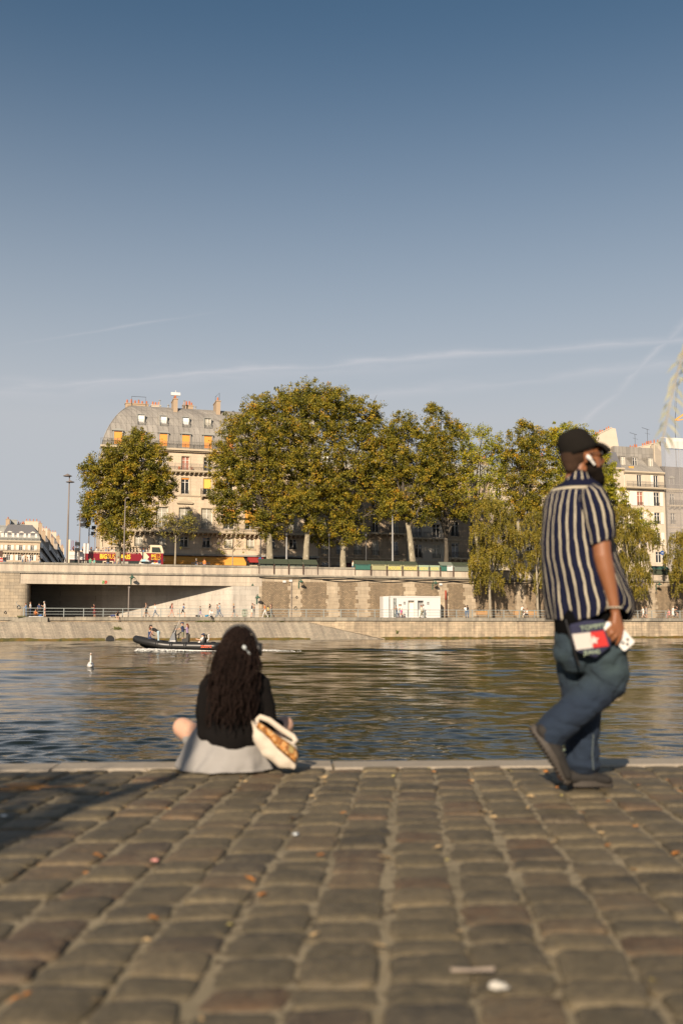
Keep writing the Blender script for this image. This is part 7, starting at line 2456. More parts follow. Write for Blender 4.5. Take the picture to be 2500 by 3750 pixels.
# wake patch right of the sitting figure
n2 = 3000
px2 = 935 + 170 * rf.rand(n2) ** 1.3
X2 = pB.x + (px2 - 640) / sB
dy2 = rf.randn(n2) * .8 + (px2 - 935) * .004 - .3
h2 = .02 + .06 * rf.rand(n2) * np.clip(1 - (px2 - 935) / 190, 0, 1)
c_ = np.concatenate([np.stack([Xf, pB.y + dy_, WZ + hf], -1), np.stack([X2, pB.y + dy2, WZ + h2], -1)])
rr_ = (.012 + .03 * rf.rand(len(c_)))[:, None] * np.array([[3, 1.6, .7]])
oc = np.array([(1, 0, 0), (-1, 0, 0), (0, 1, 0), (0, -1, 0), (0, 0, 1), (0, 0, -1)], float)
v_ = (c_[:, None, :] + oc[None] * rr_[:, None, :]).reshape(-1, 3)
tri = np.array([(0, 2, 4), (2, 1, 4), (1, 3, 4), (3, 0, 4), (2, 0, 5), (1, 2, 5), (3, 1, 5), (0, 3, 5)])
q_ = (np.arange(len(c_))[:, None, None] * 6 + tri[None]).reshape(-1, 3)
tag(link('wake_foam', np_mesh('wake_foam', v_, q_, M['foam'])), 'white foam churned along the speedboat hull and in its wake', 'foam', kind='stuff')


def swan(p, label, s_=1.0, face=0.0, up=True):
    root = thing('swan', label, 'swan', p, face)
    mb = MB()
    mb.ball((0, 0, .10 * s_), (.30 * s_, .15 * s_, .14 * s_), 14, 8); mb.ball((-.2 * s_, 0, .17 * s_), (.2 * s_, .11 * s_, .10 * s_), 12, 8); capsule(mb, (-.3 * s_, 0, .17 * s_), (-.42 * s_, 0, .24 * s_), .05 * s_, .02 * s_)
    nk = [(.2, .12), (.30, .22), (.29, .36), (.24, .48), (.25, .58), (.31, .63)]
    for (a, b) in zip(nk, nk[1:]): capsule(mb, (a[0] * s_, 0, a[1] * s_), (b[0] * s_, 0, b[1] * s_), .042 * s_, .038 * s_)
    mb.ball((.33 * s_, 0, .625 * s_), (.06 * s_, .042 * s_, .042 * s_), 8, 6)
    o = link('body', remesh(mb, .018 * s_, 3), root); o.data.materials.append(M['white'])
    mb = MB(); mb.tube([(.37 * s_, 0, .62 * s_), (.46 * s_, 0, .595 * s_)], [.022 * s_, .01 * s_], 6); mb.build('beak', M['awning'], root)
    return root
p_ = G(331, 2446, WZ); swan((p_.x, p_.y, WZ), 'lone white swan in open water left of the speedboat', 1.0, R(-75))
p_ = G(752, 2351, WZ); swan((p_.x, p_.y, WZ + .02), 'white swan with raised neck seen behind the stern of the speedboat', 1.25, R(10))

# ------------------------------------------------------------------ the walking man
YM = 5.10
PM = AT(2110, 2880, YM); PM = Vector((PM.x, YM, 0))


def mp_(px, py, dy=0.0):
    p = AT(px, py, YM + dy)
    return Vector((p.x - PM.x, dy, p.z))


man = thing('person', 'bearded man in striped navy shirt, black cap and wide jeans walking along the near quay', 'person', PM)
sk = NT('warm_brown_skin')
sk.b.inputs['Subsurface Weight'].default_value = .12
sk.b.inputs['Subsurface Radius'].default_value = (.02, .008, .004)
sk.bump(sk.noise(90, 3, .6), .15, .002)
M['skin_man'] = sk.fin(sk.mix(sk.noise(7, 4, .6), (.185, .070, .028), (.27, .11, .047)), .5)
bm_ = MB()
# head: skull, face, jaw, nose, brow, lips, ears
bm_.ball(mp_(2124, 1652), (.088, .075, .104), 20, 14)
capsule(bm_, mp_(2160, 1668, -.0), mp_(2168, 1722, 0), .055, .048, 14)
capsule(bm_, mp_(2150, 1715), mp_(2182, 1738), .045, .03, 12)
capsule(bm_, mp_(2188, 1648), mp_(2186, 1656), .022, .02)
capsule(bm_, mp_(2193, 1662), mp_(2206, 1688), .010, .013)
capsule(bm_, mp_(2196, 1706), mp_(2198, 1712), .016, .014)
for s_ in (-1, 1):
    e0 = mp_(2150, 1668, s_ * .078); capsule(bm_, e0, mp_(2145, 1692, s_ * .078), .017, .009, 8)
    bm_.ball(mp_(2190, 1663, s_ * .032), .013, 8, 6)
capsule(bm_, mp_(2122, 1700), mp_(2110, 1765), .060, .062, 14)
# trunk, arms, legs
capsule(bm_, mp_(2112, 1835, -.10), mp_(2112, 1835, .12), .06, .06, 12); capsule(bm_, mp_(2112, 1770), mp_(2112, 1850), .06, .06, 12)
capsule(bm_, mp_(2115, 1880), mp_(2130, 2080), .14, .13, 14)
capsule(bm_, mp_(2130, 2080), mp_(2140, 2290), .13, .14, 14)
capsule(bm_, mp_(2160, 1850, -.12), mp_(2188, 1880, -.18), .05, .05, 12); capsule(bm_, mp_(2188, 1880, -.18), mp_(2205, 2035, -.205), .054, .045, 14)
capsule(bm_, mp_(2205, 2035, -.205), mp_(2218, 2090, -.207), .046, .043, 14)
capsule(bm_, mp_(2218, 2090, -.207), mp_(2238, 2170, -.210), .043, .032, 14)
capsule(bm_, mp_(2238, 2170, -.210), mp_(2251, 2238, -.212), .032, .024, 12)
capsule(bm_, mp_(2100, 1830, .20), mp_(2085, 2030, .22), .055, .046); capsule(bm_, mp_(2085, 2030, .22), mp_(2140, 2190, .2), .042, .03)
capsule(bm_, mp_(2140, 2190, .2), mp_(2155, 2240, .2), .035, .03)
capsule(bm_, mp_(2170, 2330, -.09), mp_(2240, 2490, -.10), .09, .06); capsule(bm_, mp_(2240, 2490, -.10), mp_(2015, 2680, -.08), .055, .04)
capsule(bm_, mp_(2110, 2330, .09), mp_(2125, 2580, .09), .09, .06); capsule(bm_, mp_(2125, 2580, .09), mp_(2125, 2830, .09), .055, .04)
capsule(bm_, mp_(2012, 2690, -.08), mp_(2062, 2840, -.08), .04, .03); capsule(bm_, mp_(2105, 2858, .09), mp_(2215, 2866, .09), .03, .025)
# hand: palm with knuckles
pa_ = mp_(2253, 2245, -.213)
kn = [mp_(2246, 2292, -.238), mp_(2257, 2298, -.236), mp_(2268, 2303, -.230), mp_(2277, 2303, -.220)]
for k_ in kn: capsule(bm_, pa_, k_, .021, .0125, 10)
capsule(bm_, kn[0], kn[3], .012, .0115, 8)
fing = [[(2230, 2304, -.262), (2221, 2313, -.252), (2219, 2321, -.238)],
        [(2240, 2318, -.266), (2229, 2328, -.256), (2226, 2337, -.240)],
        [(2254, 2330, -.260), (2243, 2342, -.252), (2239, 2350, -.236)],
        [(2270, 2334, -.246), (2262, 2350, -.242), (2257, 2360, -.230)]]
for k_, f_ in zip(kn, fing):
    pts_ = [k_] + [mp_(*q_) for q_ in f_]
    rr_ = [.0118, .0105, .0094, .0082]
    for j in range(3): capsule(bm_, pts_[j], pts_[j + 1], rr_[j], rr_[j + 1], 8)
tb = [mp_(2246, 2262, -.205), mp_(2232, 2285, -.200), mp_(2226, 2306, -.205), mp_(2228, 2320, -.212)]
for j, r_ in enumerate((.017, .013, .011)): capsule(bm_, tb[j], tb[j + 1], r_, r_ - .002, 8)
o = link('body', remesh(bm_, .0055, 3), man); o.data.materials.append(M['skin_man'])

# shirt: a loose open-hemmed tube of cloth with printed stripes that follow the cloth
t = NT('navy_cream_stripes')
uvn = t.n('ShaderNodeUVMap'); uvn.uv_map = 'UVMap'
sp = t.n('ShaderNodeSeparateXYZ'); t.l(uvn.outputs[0], sp.inputs[0])
wobn = t.noise(5, 3, .5)
uu_ = t.math('ADD', sp.outputs[0], t.math('MULTIPLY_ADD', wobn, .9, -.45))
fr = t.math('FRACT', uu_)
st_ = t.math('LESS_THAN', t.math('ABSOLUTE', t.math('SUBTRACT', fr, .5)), t.math('MULTIPLY_ADD', t.noise(14, 2, .5), .10, .055))
yk = t.math('LESS_THAN', t.math('ABSOLUTE', t.math('SUBTRACT', sp.outputs[1], .255)), .013)
ab = t.math('GREATER_THAN', sp.outputs[1], .275)
msk = t.math('MAXIMUM', t.math('MULTIPLY', st_, ab), yk)
weave = t.noise(160, 2, .5)
t.bump(t.math('ADD', weave, t.math('MULTIPLY', t.noise(9, 4, .6), 2)), .25, .004)
M['shirt'] = t.fin(t.mix(msk, t.mix(weave, (.006, .007, .020), (.011, .013, .032)), t.mix(weave, (.38, .34, .25), (.48, .43, .33))), .95, spec=.08)


def cloth_rings(rings, nseg, ucount, name, mat, parent, fold=0.0, seed=0, v0=0.0, v1=1.0, close_top=False, thick=.004, fn=None):
    """rings: list of (centre, ax (x dir vec), ay (y dir vec)); closed loops of cloth"""
    vs, fs, uv = [], [], []
    n = len(rings)
    for i, (c, ax, ay) in enumerate(rings):
        for j in range(nseg + 1):
            a = 2 * PI * j / nseg
            f = i / (n - 1)
            aa = a % (2 * PI)
            w = 1 + fold * f ** 1.2 * (math.sin(aa * 7 + seed + 1.5 * math.sin(f * 5)) * .6 + math.sin(aa * 13 + f * 4 + seed * 2) * .4) + fold * 1.2 * noise.noise(Vector((math.cos(aa) * 1.6, math.sin(aa) * 1.6, f * 4 + seed)))
            p = c + (ax * math.cos(a) + ay * math.sin(a)) * w
            if fn: p = fn(p, aa, f)
            vs.append(p)
            uv.append((ucount * j / nseg, v0 + (v1 - v0) * f))
    for i in range(n - 1):
        for j in range(nseg):
            a = i * (nseg + 1) + j
            fs.append((a, a + nseg + 1, a + nseg + 2, a + 1))
    me = bpy.data.meshes.new(name)
    me.from_pydata([tuple(v) for v in vs], [], fs)
    ul = me.uv_layers.new(name='UVMap')
    for l in me.loops: ul.data[l.index].uv = uv[l.vertex_index]
    me.materials.append(mat)
    me.polygons.foreach_set('use_smooth', [True] * len(fs))
    o = link(name, me, parent)
    s_ = o.modifiers.new('thickness', 'SOLIDIFY'); s_.thickness = thick; s_.offset = -1
    return o


prof = [(1748, 2088, 2158, .058), (1756, 2074, 2172, .072), (1768, 2052, 2188, .096), (1788, 2024, 2202, .135), (1816, 2000, 2214, .172), (1860, 1986, 2225, .198), (1920, 1981, 2234, .205),
        (1980, 1979, 2242, .202), (2050, 1982, 2262, .20), (2110, 1988, 2286, .205), (2160, 1994, 2304, .21), (2200, 1999, 2316, .215), (2240, 2005, 2316, .218), (2272, 2011, 2300, .215)]
rings = []
for (py, xl, xr, ry) in prof:
    a_, b_ = mp_(xl, py), mp_(xr, py)
    rings.append(((a_ + b_) / 2, Vector(((b_.x - a_.x) / 2, 0, 0)), Vector((0, ry, 0))))
# densify
dr = []
for (r0_, r1_) in zip(rings, rings[1:]):
    for k in range(4):
        f_ = k / 4; dr.append(tuple(r0_[q].lerp(r1_[q], f_) for q in range(3)))
dr.append(rings[-1])


def hem(p, a, f):
    # squarer cross-section, and a hem that rides up at the near front where the hand pulls it
    q = Vector(p)
    up_ = max(0, -math.sin(a)) * math.exp(-((a - 5.25) / .55) ** 2)
    q.z += up_ * .075 * max(0, (f - .8) / .2)
    if .25 < f: q.z += 0
    return q


cloth_rings(dr, 144, 29, 'shirt', M['shirt'], man, .055, 3, 0, 1, fn=hem)
# collar
cr_ = []
for (py, xl, xr, ry, zz_) in ((1762, 2070, 2174, .080, 0), (1736, 2080, 2162, .068, .0), (1712, 2084, 2158, .066, .0), (1732, 2076, 2168, .076, 0), (1762, 2062, 2182, .092, 0)):
    a_, b_ = mp_(xl, py + 6), mp_(xr, py + 26)
    cr_.append(((a_ + b_) / 2, (b_ - a_) / 2, Vector((0, ry, 0))))
cloth_rings(cr_, 72, 13, 'collar', M['shirt'], man, .0, 1, .3, .6)
# near sleeve and far sleeve
def sleeve(dy, pts_, nm='sleeve'):
    rg_ = []
    for (px_, py_, r_, tilt) in pts_:
        c = mp_(px_, py_, dy)
        rg_.append((c, Vector((r_, 0, r_ * tilt)), Vector((0, r_ * .92, 0))))
    dd = []
    for (r0_, r1_) in zip(rg_, rg_[1:]):
        for k in range(4): dd.append(tuple(r0_[q].lerp(r1_[q], k / 4) for q in range(3)))
    dd.append(rg_[-1])
    return cloth_rings(dd, 64, 11, nm, M['shirt'], man, .05, 5, .3, 1)
sleeve(-.185, [(2150, 1782, .030, .6), (2164, 1806, .060, .5), (2180, 1850, .074, .3), (2192, 1900, .078, .25), (2198, 1950, .074, .28), (2200, 1986, .070, .3)])
sleeve(.19, [(2110, 1800, .03, .4), (2108, 1815, .062, .3), (2100, 1860, .075, .2), (2092, 1930, .072, .2), (2090, 1985, .068, .2)])
# black fill standing in for the shade under the shirt hem
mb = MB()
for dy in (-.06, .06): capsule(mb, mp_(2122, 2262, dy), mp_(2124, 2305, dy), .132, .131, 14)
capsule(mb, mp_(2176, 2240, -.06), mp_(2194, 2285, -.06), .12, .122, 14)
o = link('hem_shade_fill', remesh(mb, .012, 3), man); o.data.materials.append(plain('hem_shade_black', (.004, .004, .004), 1.0, .2, 20, spec=.05))

# jeans
t = NT('worn_denim')
sp = t.n('ShaderNodeSeparateXYZ'); t.l(t.co(), sp.inputs[0])
worn = t.math('MULTIPLY', t.ramp(sp.outputs[2], [(.45, (0, 0, 0)), (.62, (1, 1, 1))]), t.ramp(t.noise(4, 4, .6), [(.35, (.25, .25, .25)), (.65, (1, 1, 1))]))
tw = t.noise(5, 5, .65, vec=t.map(t.co(), (1.4, 1.4, .6)))
base = t.mix(tw, (.003, .009, .024), (.013, .029, .056))
cwn = t.mix(t.math('MULTIPLY', worn, .75), base, (.046, .076, .076))
cwn = t.mix(.3, cwn, t.ramp(t.noise(140, 3, .6), [(.3, (.5, .5, .5)), (.7, (1, 1, 1))]), 'MULTIPLY')
t.bump(t.math('ADD', t.noise(220, 2, .5), t.math('MULTIPLY', t.noise(11, 4, .55, vec=t.map(t.co(), (1, 1, 2.2)), dist=.6), 3)), .5, .008)
M['denim'] = t.fin(cwn, .9)
mb = MB()
for dy in (-.06, .07): capsule(mb, mp_(2120, 2345, dy), mp_(2120, 2375, dy), .124, .126, 14)
capsule(mb, mp_(2195, 2325, -.04), mp_(2208, 2365, -.05), .115, .125, 14)
capsule(mb, mp_(2195, 2345, -.08), mp_(2222, 2465, -.10), .128, .105, 16)
capsule(mb, mp_(2222, 2470, -.10), mp_(2226, 2490, -.10), .106, .098, 14)
capsule(mb, mp_(2224, 2492, -.10), mp_(2120, 2592, -.10), .095, .080, 14)
capsule(mb, mp_(2120, 2590, -.10), mp_(2018, 2680, -.09), .080, .080, 14)
capsule(mb, mp_(2118, 2345, .08), mp_(2128, 2560, .09), .128, .100, 16)
capsule(mb, mp_(2128, 2560, .09), mp_(2130, 2720, .09), .098, .084, 14)
capsule(mb, mp_(2130, 2720, .09), mp_(2130, 2796, .09), .084, .086, 14)
jm = remesh(mb, .009, 3)
KN = mp_(2240, 2480, -.1)


def jf(p):
    d = .007 * noise.noise(p * 4) - .022 * max(0, .16 - abs(noise.noise(Vector((p.x * 7 + p.z * 3, p.y * 5, p.z * 9 - p.x * 4))))) * 2 + .006
    w = (p - KN).length
    d += .005 * math.exp(-(w / .16) ** 2) * math.sin((p.x * .8 + p.z) * 60)
    hp = abs(p.z - .70)
    d += .009 * math.exp(-(hp / .09) ** 2) * math.sin((p.z - p.x * .5) * 55)
    an = p.z
    if an < .32: d += .010 * math.sin(p.z * 62 + p.x * 14 + 3 * noise.noise(p * 9)) * (1 - an / .32)
    return d


displace(jm, jf)
o = link('jeans', jm, man); o.data.materials.append(M['denim'])
mb = MB(); mb.tube([mp_(2172, 2690, -.0), mp_(2168, 2760, -.0), mp_(2172, 2820, -.002)], .0022, 5); mb.build('side_seam', plain('seam_thread', (.12, .15, .15), .9), o)

# shoes
M['suede'] = plain('dark_suede', (.014, .012, .010), .8, .25, 12)
M['sole'] = plain('grey_rubber_sole', (.05, .042, .034), .75, .2, 14)


def shoe(heel, toe, nrm, lift, wid, y0):
    """heel/toe points on the sole line, nrm the way up out of the shoe"""
    d = (toe - heel); L = d.length; d.normalize()
    mb = MB()
    w = wid
    P = lambda a, b, y=0: heel + d * (L * a) + nrm * b + Vector((0, y, 0))
    for y in (-w * .35, w * .35):
        capsule(mb, P(.12, .045, y), P(.55, .04, y), .04, .036, 12)
        capsule(mb, P(.55, .038, y), P(.90, .028, y * .8), .034, .024, 12)
    capsule(mb, P(.14, .06), P(.30, .085), .042, .045, 12)
    capsule(mb, P(.35, .065), P(.62, .048), .036, .03, 12)
    up = link('shoe', remesh(mb, .009, 3), man); up.data.materials.append(M['suede'])
    ms = MB(); ring0 = []
    N = 32
    for k in range(N):
        a = 2 * PI * k / N
        ca, sa = math.cos(a), math.sin(a)
        x = .5 + .53 * ca
        ww = w * (.50 + .10 * math.sin(x * 5)) * (abs(sa) ** .7) * (1 if sa > 0 else -1) * 1.35
        ring0.append((x, ww))
    vs = []
    for h_ in (.0, .028):
        for (x, ww) in ring0:
            bend = .010 * max(0, x - .75) * 6 * 0
            vs.append(P(x, h_ + bend, ww))
    ms.raw(vs, [tuple(range(N)), tuple(range(2 * N - 1, N - 1, -1))] + [(k, N + k, N + (k + 1) % N, (k + 1) % N) for k in range(N)])
    for k in range(14):
        x = .06 + .88 * k / 13
        ms.box(0, 0, 0, 0, 0, 0) if False else ms.bar(P(x, -.004, -w * .5), P(x, -.004, w * .5), .008)
    ms.build('sole', M['sole'], up)
    ml = MB()
    for k in range(4): ml.tube([P(.40 + .07 * k, .10 - .012 * k, -w * .28), P(.42 + .07 * k, .112 - .012 * k, 0), P(.40 + .07 * k, .10 - .012 * k, w * .28)], .004, 5)
    ml.build('laces', M['mint_box'], up)
    return up


h_, t__ = mp_(1940, 2668, -.09), mp_(2070, 2872, -.09)
d_ = (t__ - h_).normalized(); n_ = Vector((-d_.z, 0, d_.x)); n_ = n_ if n_.x > 0 else -n_
shoe(h_, t__, n_, 0, .085, -.09)
h_, t__ = mp_(2082, 2878, .09), mp_(2238, 2878, .09); h_.z = t__.z = .012
h_.x -= .02
shoe(h_, t__, Vector((0, 0, 1)), 0, .085, .09)

# cap
mb = MB()
c0 = mp_(2124, 1660); tl = R(-20)
ux = Vector((math.cos(tl), 0, -math.sin(tl))); uz = Vector((math.sin(tl), 0, math.cos(tl)))
N, Mr = 28, 9
vs, fs = [], []
for i in range(Mr + 1):
    a = PI / 2 * i / Mr
    rr_ = math.cos(a) ** .5; hh_ = math.sin(a) ** .95
    for j in range(N):
        b = 2 * PI * j / N
        vs.append(c0 + ux * (math.cos(b) * .092 * rr_) + Vector((0, math.sin(b) * .087 * rr_, 0)) + uz * (.128 * hh_) + ux * (-.012 * hh_))
for i in range(Mr):
    for j in range(N): fs.append((i * N + j, i * N + (j + 1) % N, (i + 1) * N + (j + 1) % N, (i + 1) * N + j))
mb.raw(vs, fs)
cap = mb.build('cap', plain('black_corduroy', (.012, .0105, .009), 1.0, .25, 40, spec=.1), man, True)
sol = cap.modifiers.new('t', 'SOLIDIFY'); sol.thickness = .005; sol.offset = 1
mb = MB(); vs = []
for i in range(7):
    f_ = i / 6
    for j in range(13):
        b = (j / 12 - .5) * 2
        w_ = .086 * (1 - .28 * f_ ** 2)
        ex = math.sqrt(max(0, 1 - (b * .97) ** 2))
        p0_ = c0 + ux * (.072 + .024 * ex) + uz * .022 + Vector((0, b * .082, 0))
        tip = mp_(2236, 1652) + Vector((-.05 * (1 - ex), b * w_, 0))
        p = p0_.lerp(tip, f_); p.z += .010 * math.sin(PI * f_) - .018 * b * b
        vs.append(p)
mb.raw(vs, [(i * 13 + j, i * 13 + j + 1, (i + 1) * 13 + j + 1, (i + 1) * 13 + j) for i in range(6) for j in range(12)])
br_ = mb.build('brim', plain('charcoal_brim', (.02, .018, .016), 1.0, .2, 30, spec=.1), cap, True)
sol = br_.modifiers.new('t', 'SOLIDIFY'); sol.thickness = .005
mb = MB(); mb.ball(c0 + uz * .134 - ux * .012, .007, 8, 5); mb.build('button', M['black'], cap)
# hair, beard, glasses
hm = NT('short_dark_hair'); hm.bump(hm.noise(260, 2, .6), .8, .003); M['hair_man'] = hm.fin(hm.mix(hm.noise(30, 4, .7), (.020, .012, .008), (.060, .034, .021)), .95, spec=.15)
mb = MB()
mb.ball(mp_(2106, 1668), (.080, .081, .080), 18, 12)
capsule(mb, mp_(2092, 1690, -.02), mp_(2092, 1690, .02), .052, .052, 10); capsule(mb, mp_(2094, 1710, -.03), mp_(2094, 1710, .03), .042, .042, 10)
o = link('hair', remesh(mb, .008, 2), man); o.data.materials.append(M['hair_man'])
mb = MB()
for s_ in (-1, 1):
    capsule(mb, mp_(2164, 1690, s_ * .052), mp_(2168, 1720, s_ * .05), .022, .030, 10)
    capsule(mb, mp_(2168, 1720, s_ * .05), mp_(2186, 1752, s_ * .024), .034, .036, 10)
    capsule(mb, mp_(2200, 1704, s_ * .014), mp_(2196, 1712, s_ * .034), .009, .009, 8)
capsule(mb, mp_(2180, 1738), mp_(2192, 1768), .040, .030, 12); capsule(mb, mp_(2190, 1728), mp_(2198, 1752), .026, .026, 10)
bd = remesh(mb, .007, 2); displace(bd, lambda p: .004 * noise.noise(p * 55))
o = link('beard', bd, man); o.data.materials.append(plain('black_beard', (.010, .0075, .006), 1.0, .3, 60, spec=.08))
gl = thing('sunglasses', "dark sunglasses worn under the walking man's cap brim", 'sunglasses', PM)
for s_ in (-1, 1):
    mb = MB(); mb.ball(mp_(2201, 1663, s_ * .034), (.006, .026, .019), 12, 8); mb.build('lens', M['black'], gl, True)
    mb = MB(); mb.tube([mp_(2200, 1657, s_ * .06), mp_(2152, 1660, s_ * .082)], .003, 5); mb.build('temple_arm', M['black'], gl)
eb1 = thing('wireless_earbud', "white wireless earbud in the walking man's right ear", 'earbud', PM)
mb = MB(); capsule(mb, mp_(2153, 1673, -.098), mp_(2160, 1680, -.1), .0125, .011, 10); capsule(mb, mp_(2158, 1678, -.1), mp_(2176, 1701, -.098), .0075, .0065, 8)
o = link('earbud', remesh(mb, .003, 2), eb1); o.data.materials.append(M['white'])
wb = thing('bracelet', "thin silver chain bracelet on the walking man's wrist", 'bracelet', PM)
mb = MB(); c_ = mp_(2249, 2226, -.212)
nrm_ = (mp_(2253, 2245, -.213) - mp_(2245, 2205, -.21)).normalized(); ax_ = nrm_.cross(Vector((0, 1, 0))).normalized(); ay_ = nrm_.cross(ax_)
for k in range(30):
    a = 2 * PI * k / 30; mb.ball(c_ + ax_ * (.036 * math.cos(a)) + ay_ * (.033 * math.sin(a)) + nrm_ * .006 * math.cos(a), .0048, 6, 4)
mb.build('chain', plain('silver_chain', (.50, .47, .38), .35, .2, 50, .6), wb, True)
# pouch with its printed flag and words, hanging from a strap
pc = thing('pouch', 'navy pouch with white and red flag patch and lettering held at the walking man\'s hip', 'pouch', PM)
yP = -.255
out_ = [(2086, 2288), (2150, 2272), (2215, 2270), (2240, 2335), (2238, 2370), (2184, 2412), (2112, 2390), (2092, 2340)]
P2 = [mp_(a, b, yP) for a, b in out_]
mb = MB(); mb.prism([(p.x, p.z) for p in P2], yP, yP + .035)
pbm = mb.mesh('pouch', plain('navy_canvas', (.014, .016, .045), .85, .15, 15))
pbo = link('pouch_body', pbm, pc); bv = pbo.modifiers.new('b', 'BEVEL'); bv.width = .012; bv.segments = 3
def patch(pts_, mat, nm, dy, parent=pbo):
    mb = MB(); Q = [mp_(a, b, yP) for a, b in pts_]; mb.prism([(p.x, p.z) for p in Q], yP - dy, yP - dy + .004)
    return mb.build(nm, mat, parent)
patch([(2093, 2323), (2160, 2315), (2170, 2373), (2109, 2381)], plain('patch_cream', (.50, .47, .43), .8), 'white_patch', .004)
patch([(2160.5, 2315), (2209, 2309), (2228, 2366), (2170.5, 2373)], plain('flag_red', (.45, .02, .017), .8), 'red_patch', .004)
sc_c, sp_ = (2173, 2345), []
for k in range(10):
    a = PI / 2 + PI * k / 5 + .15; r_ = 19 if k % 2 == 0 else 9
    sp_.append((sc_c[0] + r_ * math.cos(a), sc_c[1] - r_ * math.sin(a)))
patch(sp_, plain('patch_cream', (.50, .47, .43), .8), 'emblem', .009)
p_ = mp_(2124, 2311, yP); text('TOMMY', .034, 'mint_box', pbo, (p_.x, yP - .006, p_.z), (PI / 2, R(-8), 0), ext=.002)
p_ = mp_(2136, 2399, yP); text('JEANS', .030, 'mint_box', pbo, (p_.x, yP - .006, p_.z), (PI / 2, R(-5), 0), ext=.002)
mb = MB(); mb.tube([mp_(2086, 2300, yP + .02), mp_(2094, 2360, yP + .0), mp_(2112, 2415, -.235), mp_(2122, 2440, -.23), mp_(2112, 2418, -.23), mp_(2098, 2370, -.225), mp_(2070, 2270, -.15)], .0045, 6)
mb.build('strap', M['black'], pc)
ph = thing('phone', "white phone with three camera lenses held in the walking man's hand", 'phone', PM)
c_ = mp_(2267, 2327, -.2165); lng = (mp_(2299, 2363, 0) - mp_(2264, 2323, 0)).normalized(); wd = Vector((-lng.z, 0, lng.x))
mb = MB(); hl, hw, th_ = .0735, .036, .0045
outl = []
for (sx, sy) in ((1, 1), (-1, 1), (-1, -1), (1, -1)):
    for k in range(5):
        a = {(1, 1): 0, (-1, 1): PI / 2, (-1, -1): PI, (1, -1): 3 * PI / 2}[(sx, sy)] + PI / 2 * k / 4
        outl.append(c_ + lng * (sx * (hl - .011) + .011 * math.cos(a)) + wd * (sy * (hw - .011) + .011 * math.sin(a)))
mb.prism([(p.x, p.z) for p in outl], -.2165 - th_, -.2165 + th_)
pho = mb.build('casing', M['white'], ph)
mb = MB()
for (a, b) in ((.056, .0), (.040, .016), (.038, -.012)):
    q_ = c_ + lng * a + wd * b; mb.tube([(q_.x, -.2245, q_.z), (q_.x, -.2205, q_.z)], .0068, 12)
mb.build('camera_lens', M['black'], pho)
wc = thing('earbud_case', "small white rounded earbud case pinched under the walking man's index finger", 'case', PM)
mb = MB(); capsule(mb, mp_(2214, 2303, -.243), mp_(2226, 2288, -.243), .0155, .0165, 12)
o = link('case', remesh(mb, .005, 3), wc); o.data.materials.append(M['white'])

# ------------------------------------------------------------------ the seated woman
YW = 5.76
PW = AT(868, 2812, YW); PW = Vector((PW.x, YW, 0))


def wp(px, py, dy=0.0):
    p = AT(px, py, YW + dy)
    return Vector((p.x - PW.x, dy, p.z))


wo = thing('person', 'woman with long dark curls, black sweater and pale skirt sitting on the near quay edge', 'person', PW)
sk = NT('light_skin'); sk.b.inputs['Subsurface Weight'].default_value = .12; sk.b.inputs['Subsurface Radius'].default_value = (.02, .008, .004)
M['skin_woman'] = sk.fin(sk.mix(sk.noise(6, 3, .6), (.52, .30, .20), (.60, .37, .26)), .5)
mb = MB()
mb.ball(wp(877, 2368, 0), (.078, .09, .108), 18, 12)
capsule(mb, wp(880, 2385, .05), wp(882, 2400, .07), .055, .035); capsule(mb, wp(882, 2375, .10), wp(882, 2382, .112), .011, .012)
capsule(mb, wp(874, 2400, 0), wp(868, 2470, -.01), .05, .052)
capsule(mb, wp(805, 2505, 0), wp(930, 2505, 0), .045, .045); capsule(mb, wp(866, 2520, 0), wp(864, 2680, 0), .105, .10); capsule(mb, wp(835, 2755, .02), wp(895, 2755, .02), .10, .10)
capsule(mb, wp(768, 2515, 0), wp(752, 2655, .02), .036, .032); capsule(mb, wp(744, 2655, .02), wp(760, 2690, .25), .036, .026)
capsule(mb, wp(962, 2515, 0), wp(985, 2645, .02), .036, .032); capsule(mb, wp(985, 2645, .02), wp(1028, 2655, .24), .03, .024)
# hands resting by the knees
for (hx, hy, sx) in ((765, 2695, 1), (1036, 2652, -1)):
    c_ = wp(hx, hy, .30); capsule(mb, wp(hx, hy, .26), c_, .028, .03)
    for k in range(4):
        q_ = c_ + Vector(((k - 1.5) * .018, .05, .006)); capsule(mb, c_ + Vector(((k - 1.5) * .017, .015, 0)), q_, .010, .009, 7); capsule(mb, q_, q_ + Vector((0, .022 - abs(k - 1.5) * .004, -.024)), .009, .007, 7)
    capsule(mb, c_ + Vector((sx * .026, -.01, 0)), c_ + Vector((sx * .048, .03, -.008)), .011, .009, 7)
# legs folded out to both sides
capsule(mb, wp(820, 2765, .05), wp(668, 2665, .30), .082, .060, 14); capsule(mb, wp(668, 2665, .30), wp(790, 2772, .40), .058, .036, 12); capsule(mb, wp(790, 2772, .40), wp(830, 2785, .42), .034, .024)
capsule(mb, wp(915, 2765, .05), wp(1040, 2658, .30), .082, .060, 14); capsule(mb, wp(1040, 2658, .30), wp(930, 2772, .42), .054, .034, 12); capsule(mb, wp(930, 2772, .42), wp(890, 2783, .42), .032, .024)
o = link('body', remesh(mb, .007, 3), wo); o.data.materials.append(M['skin_woman'])
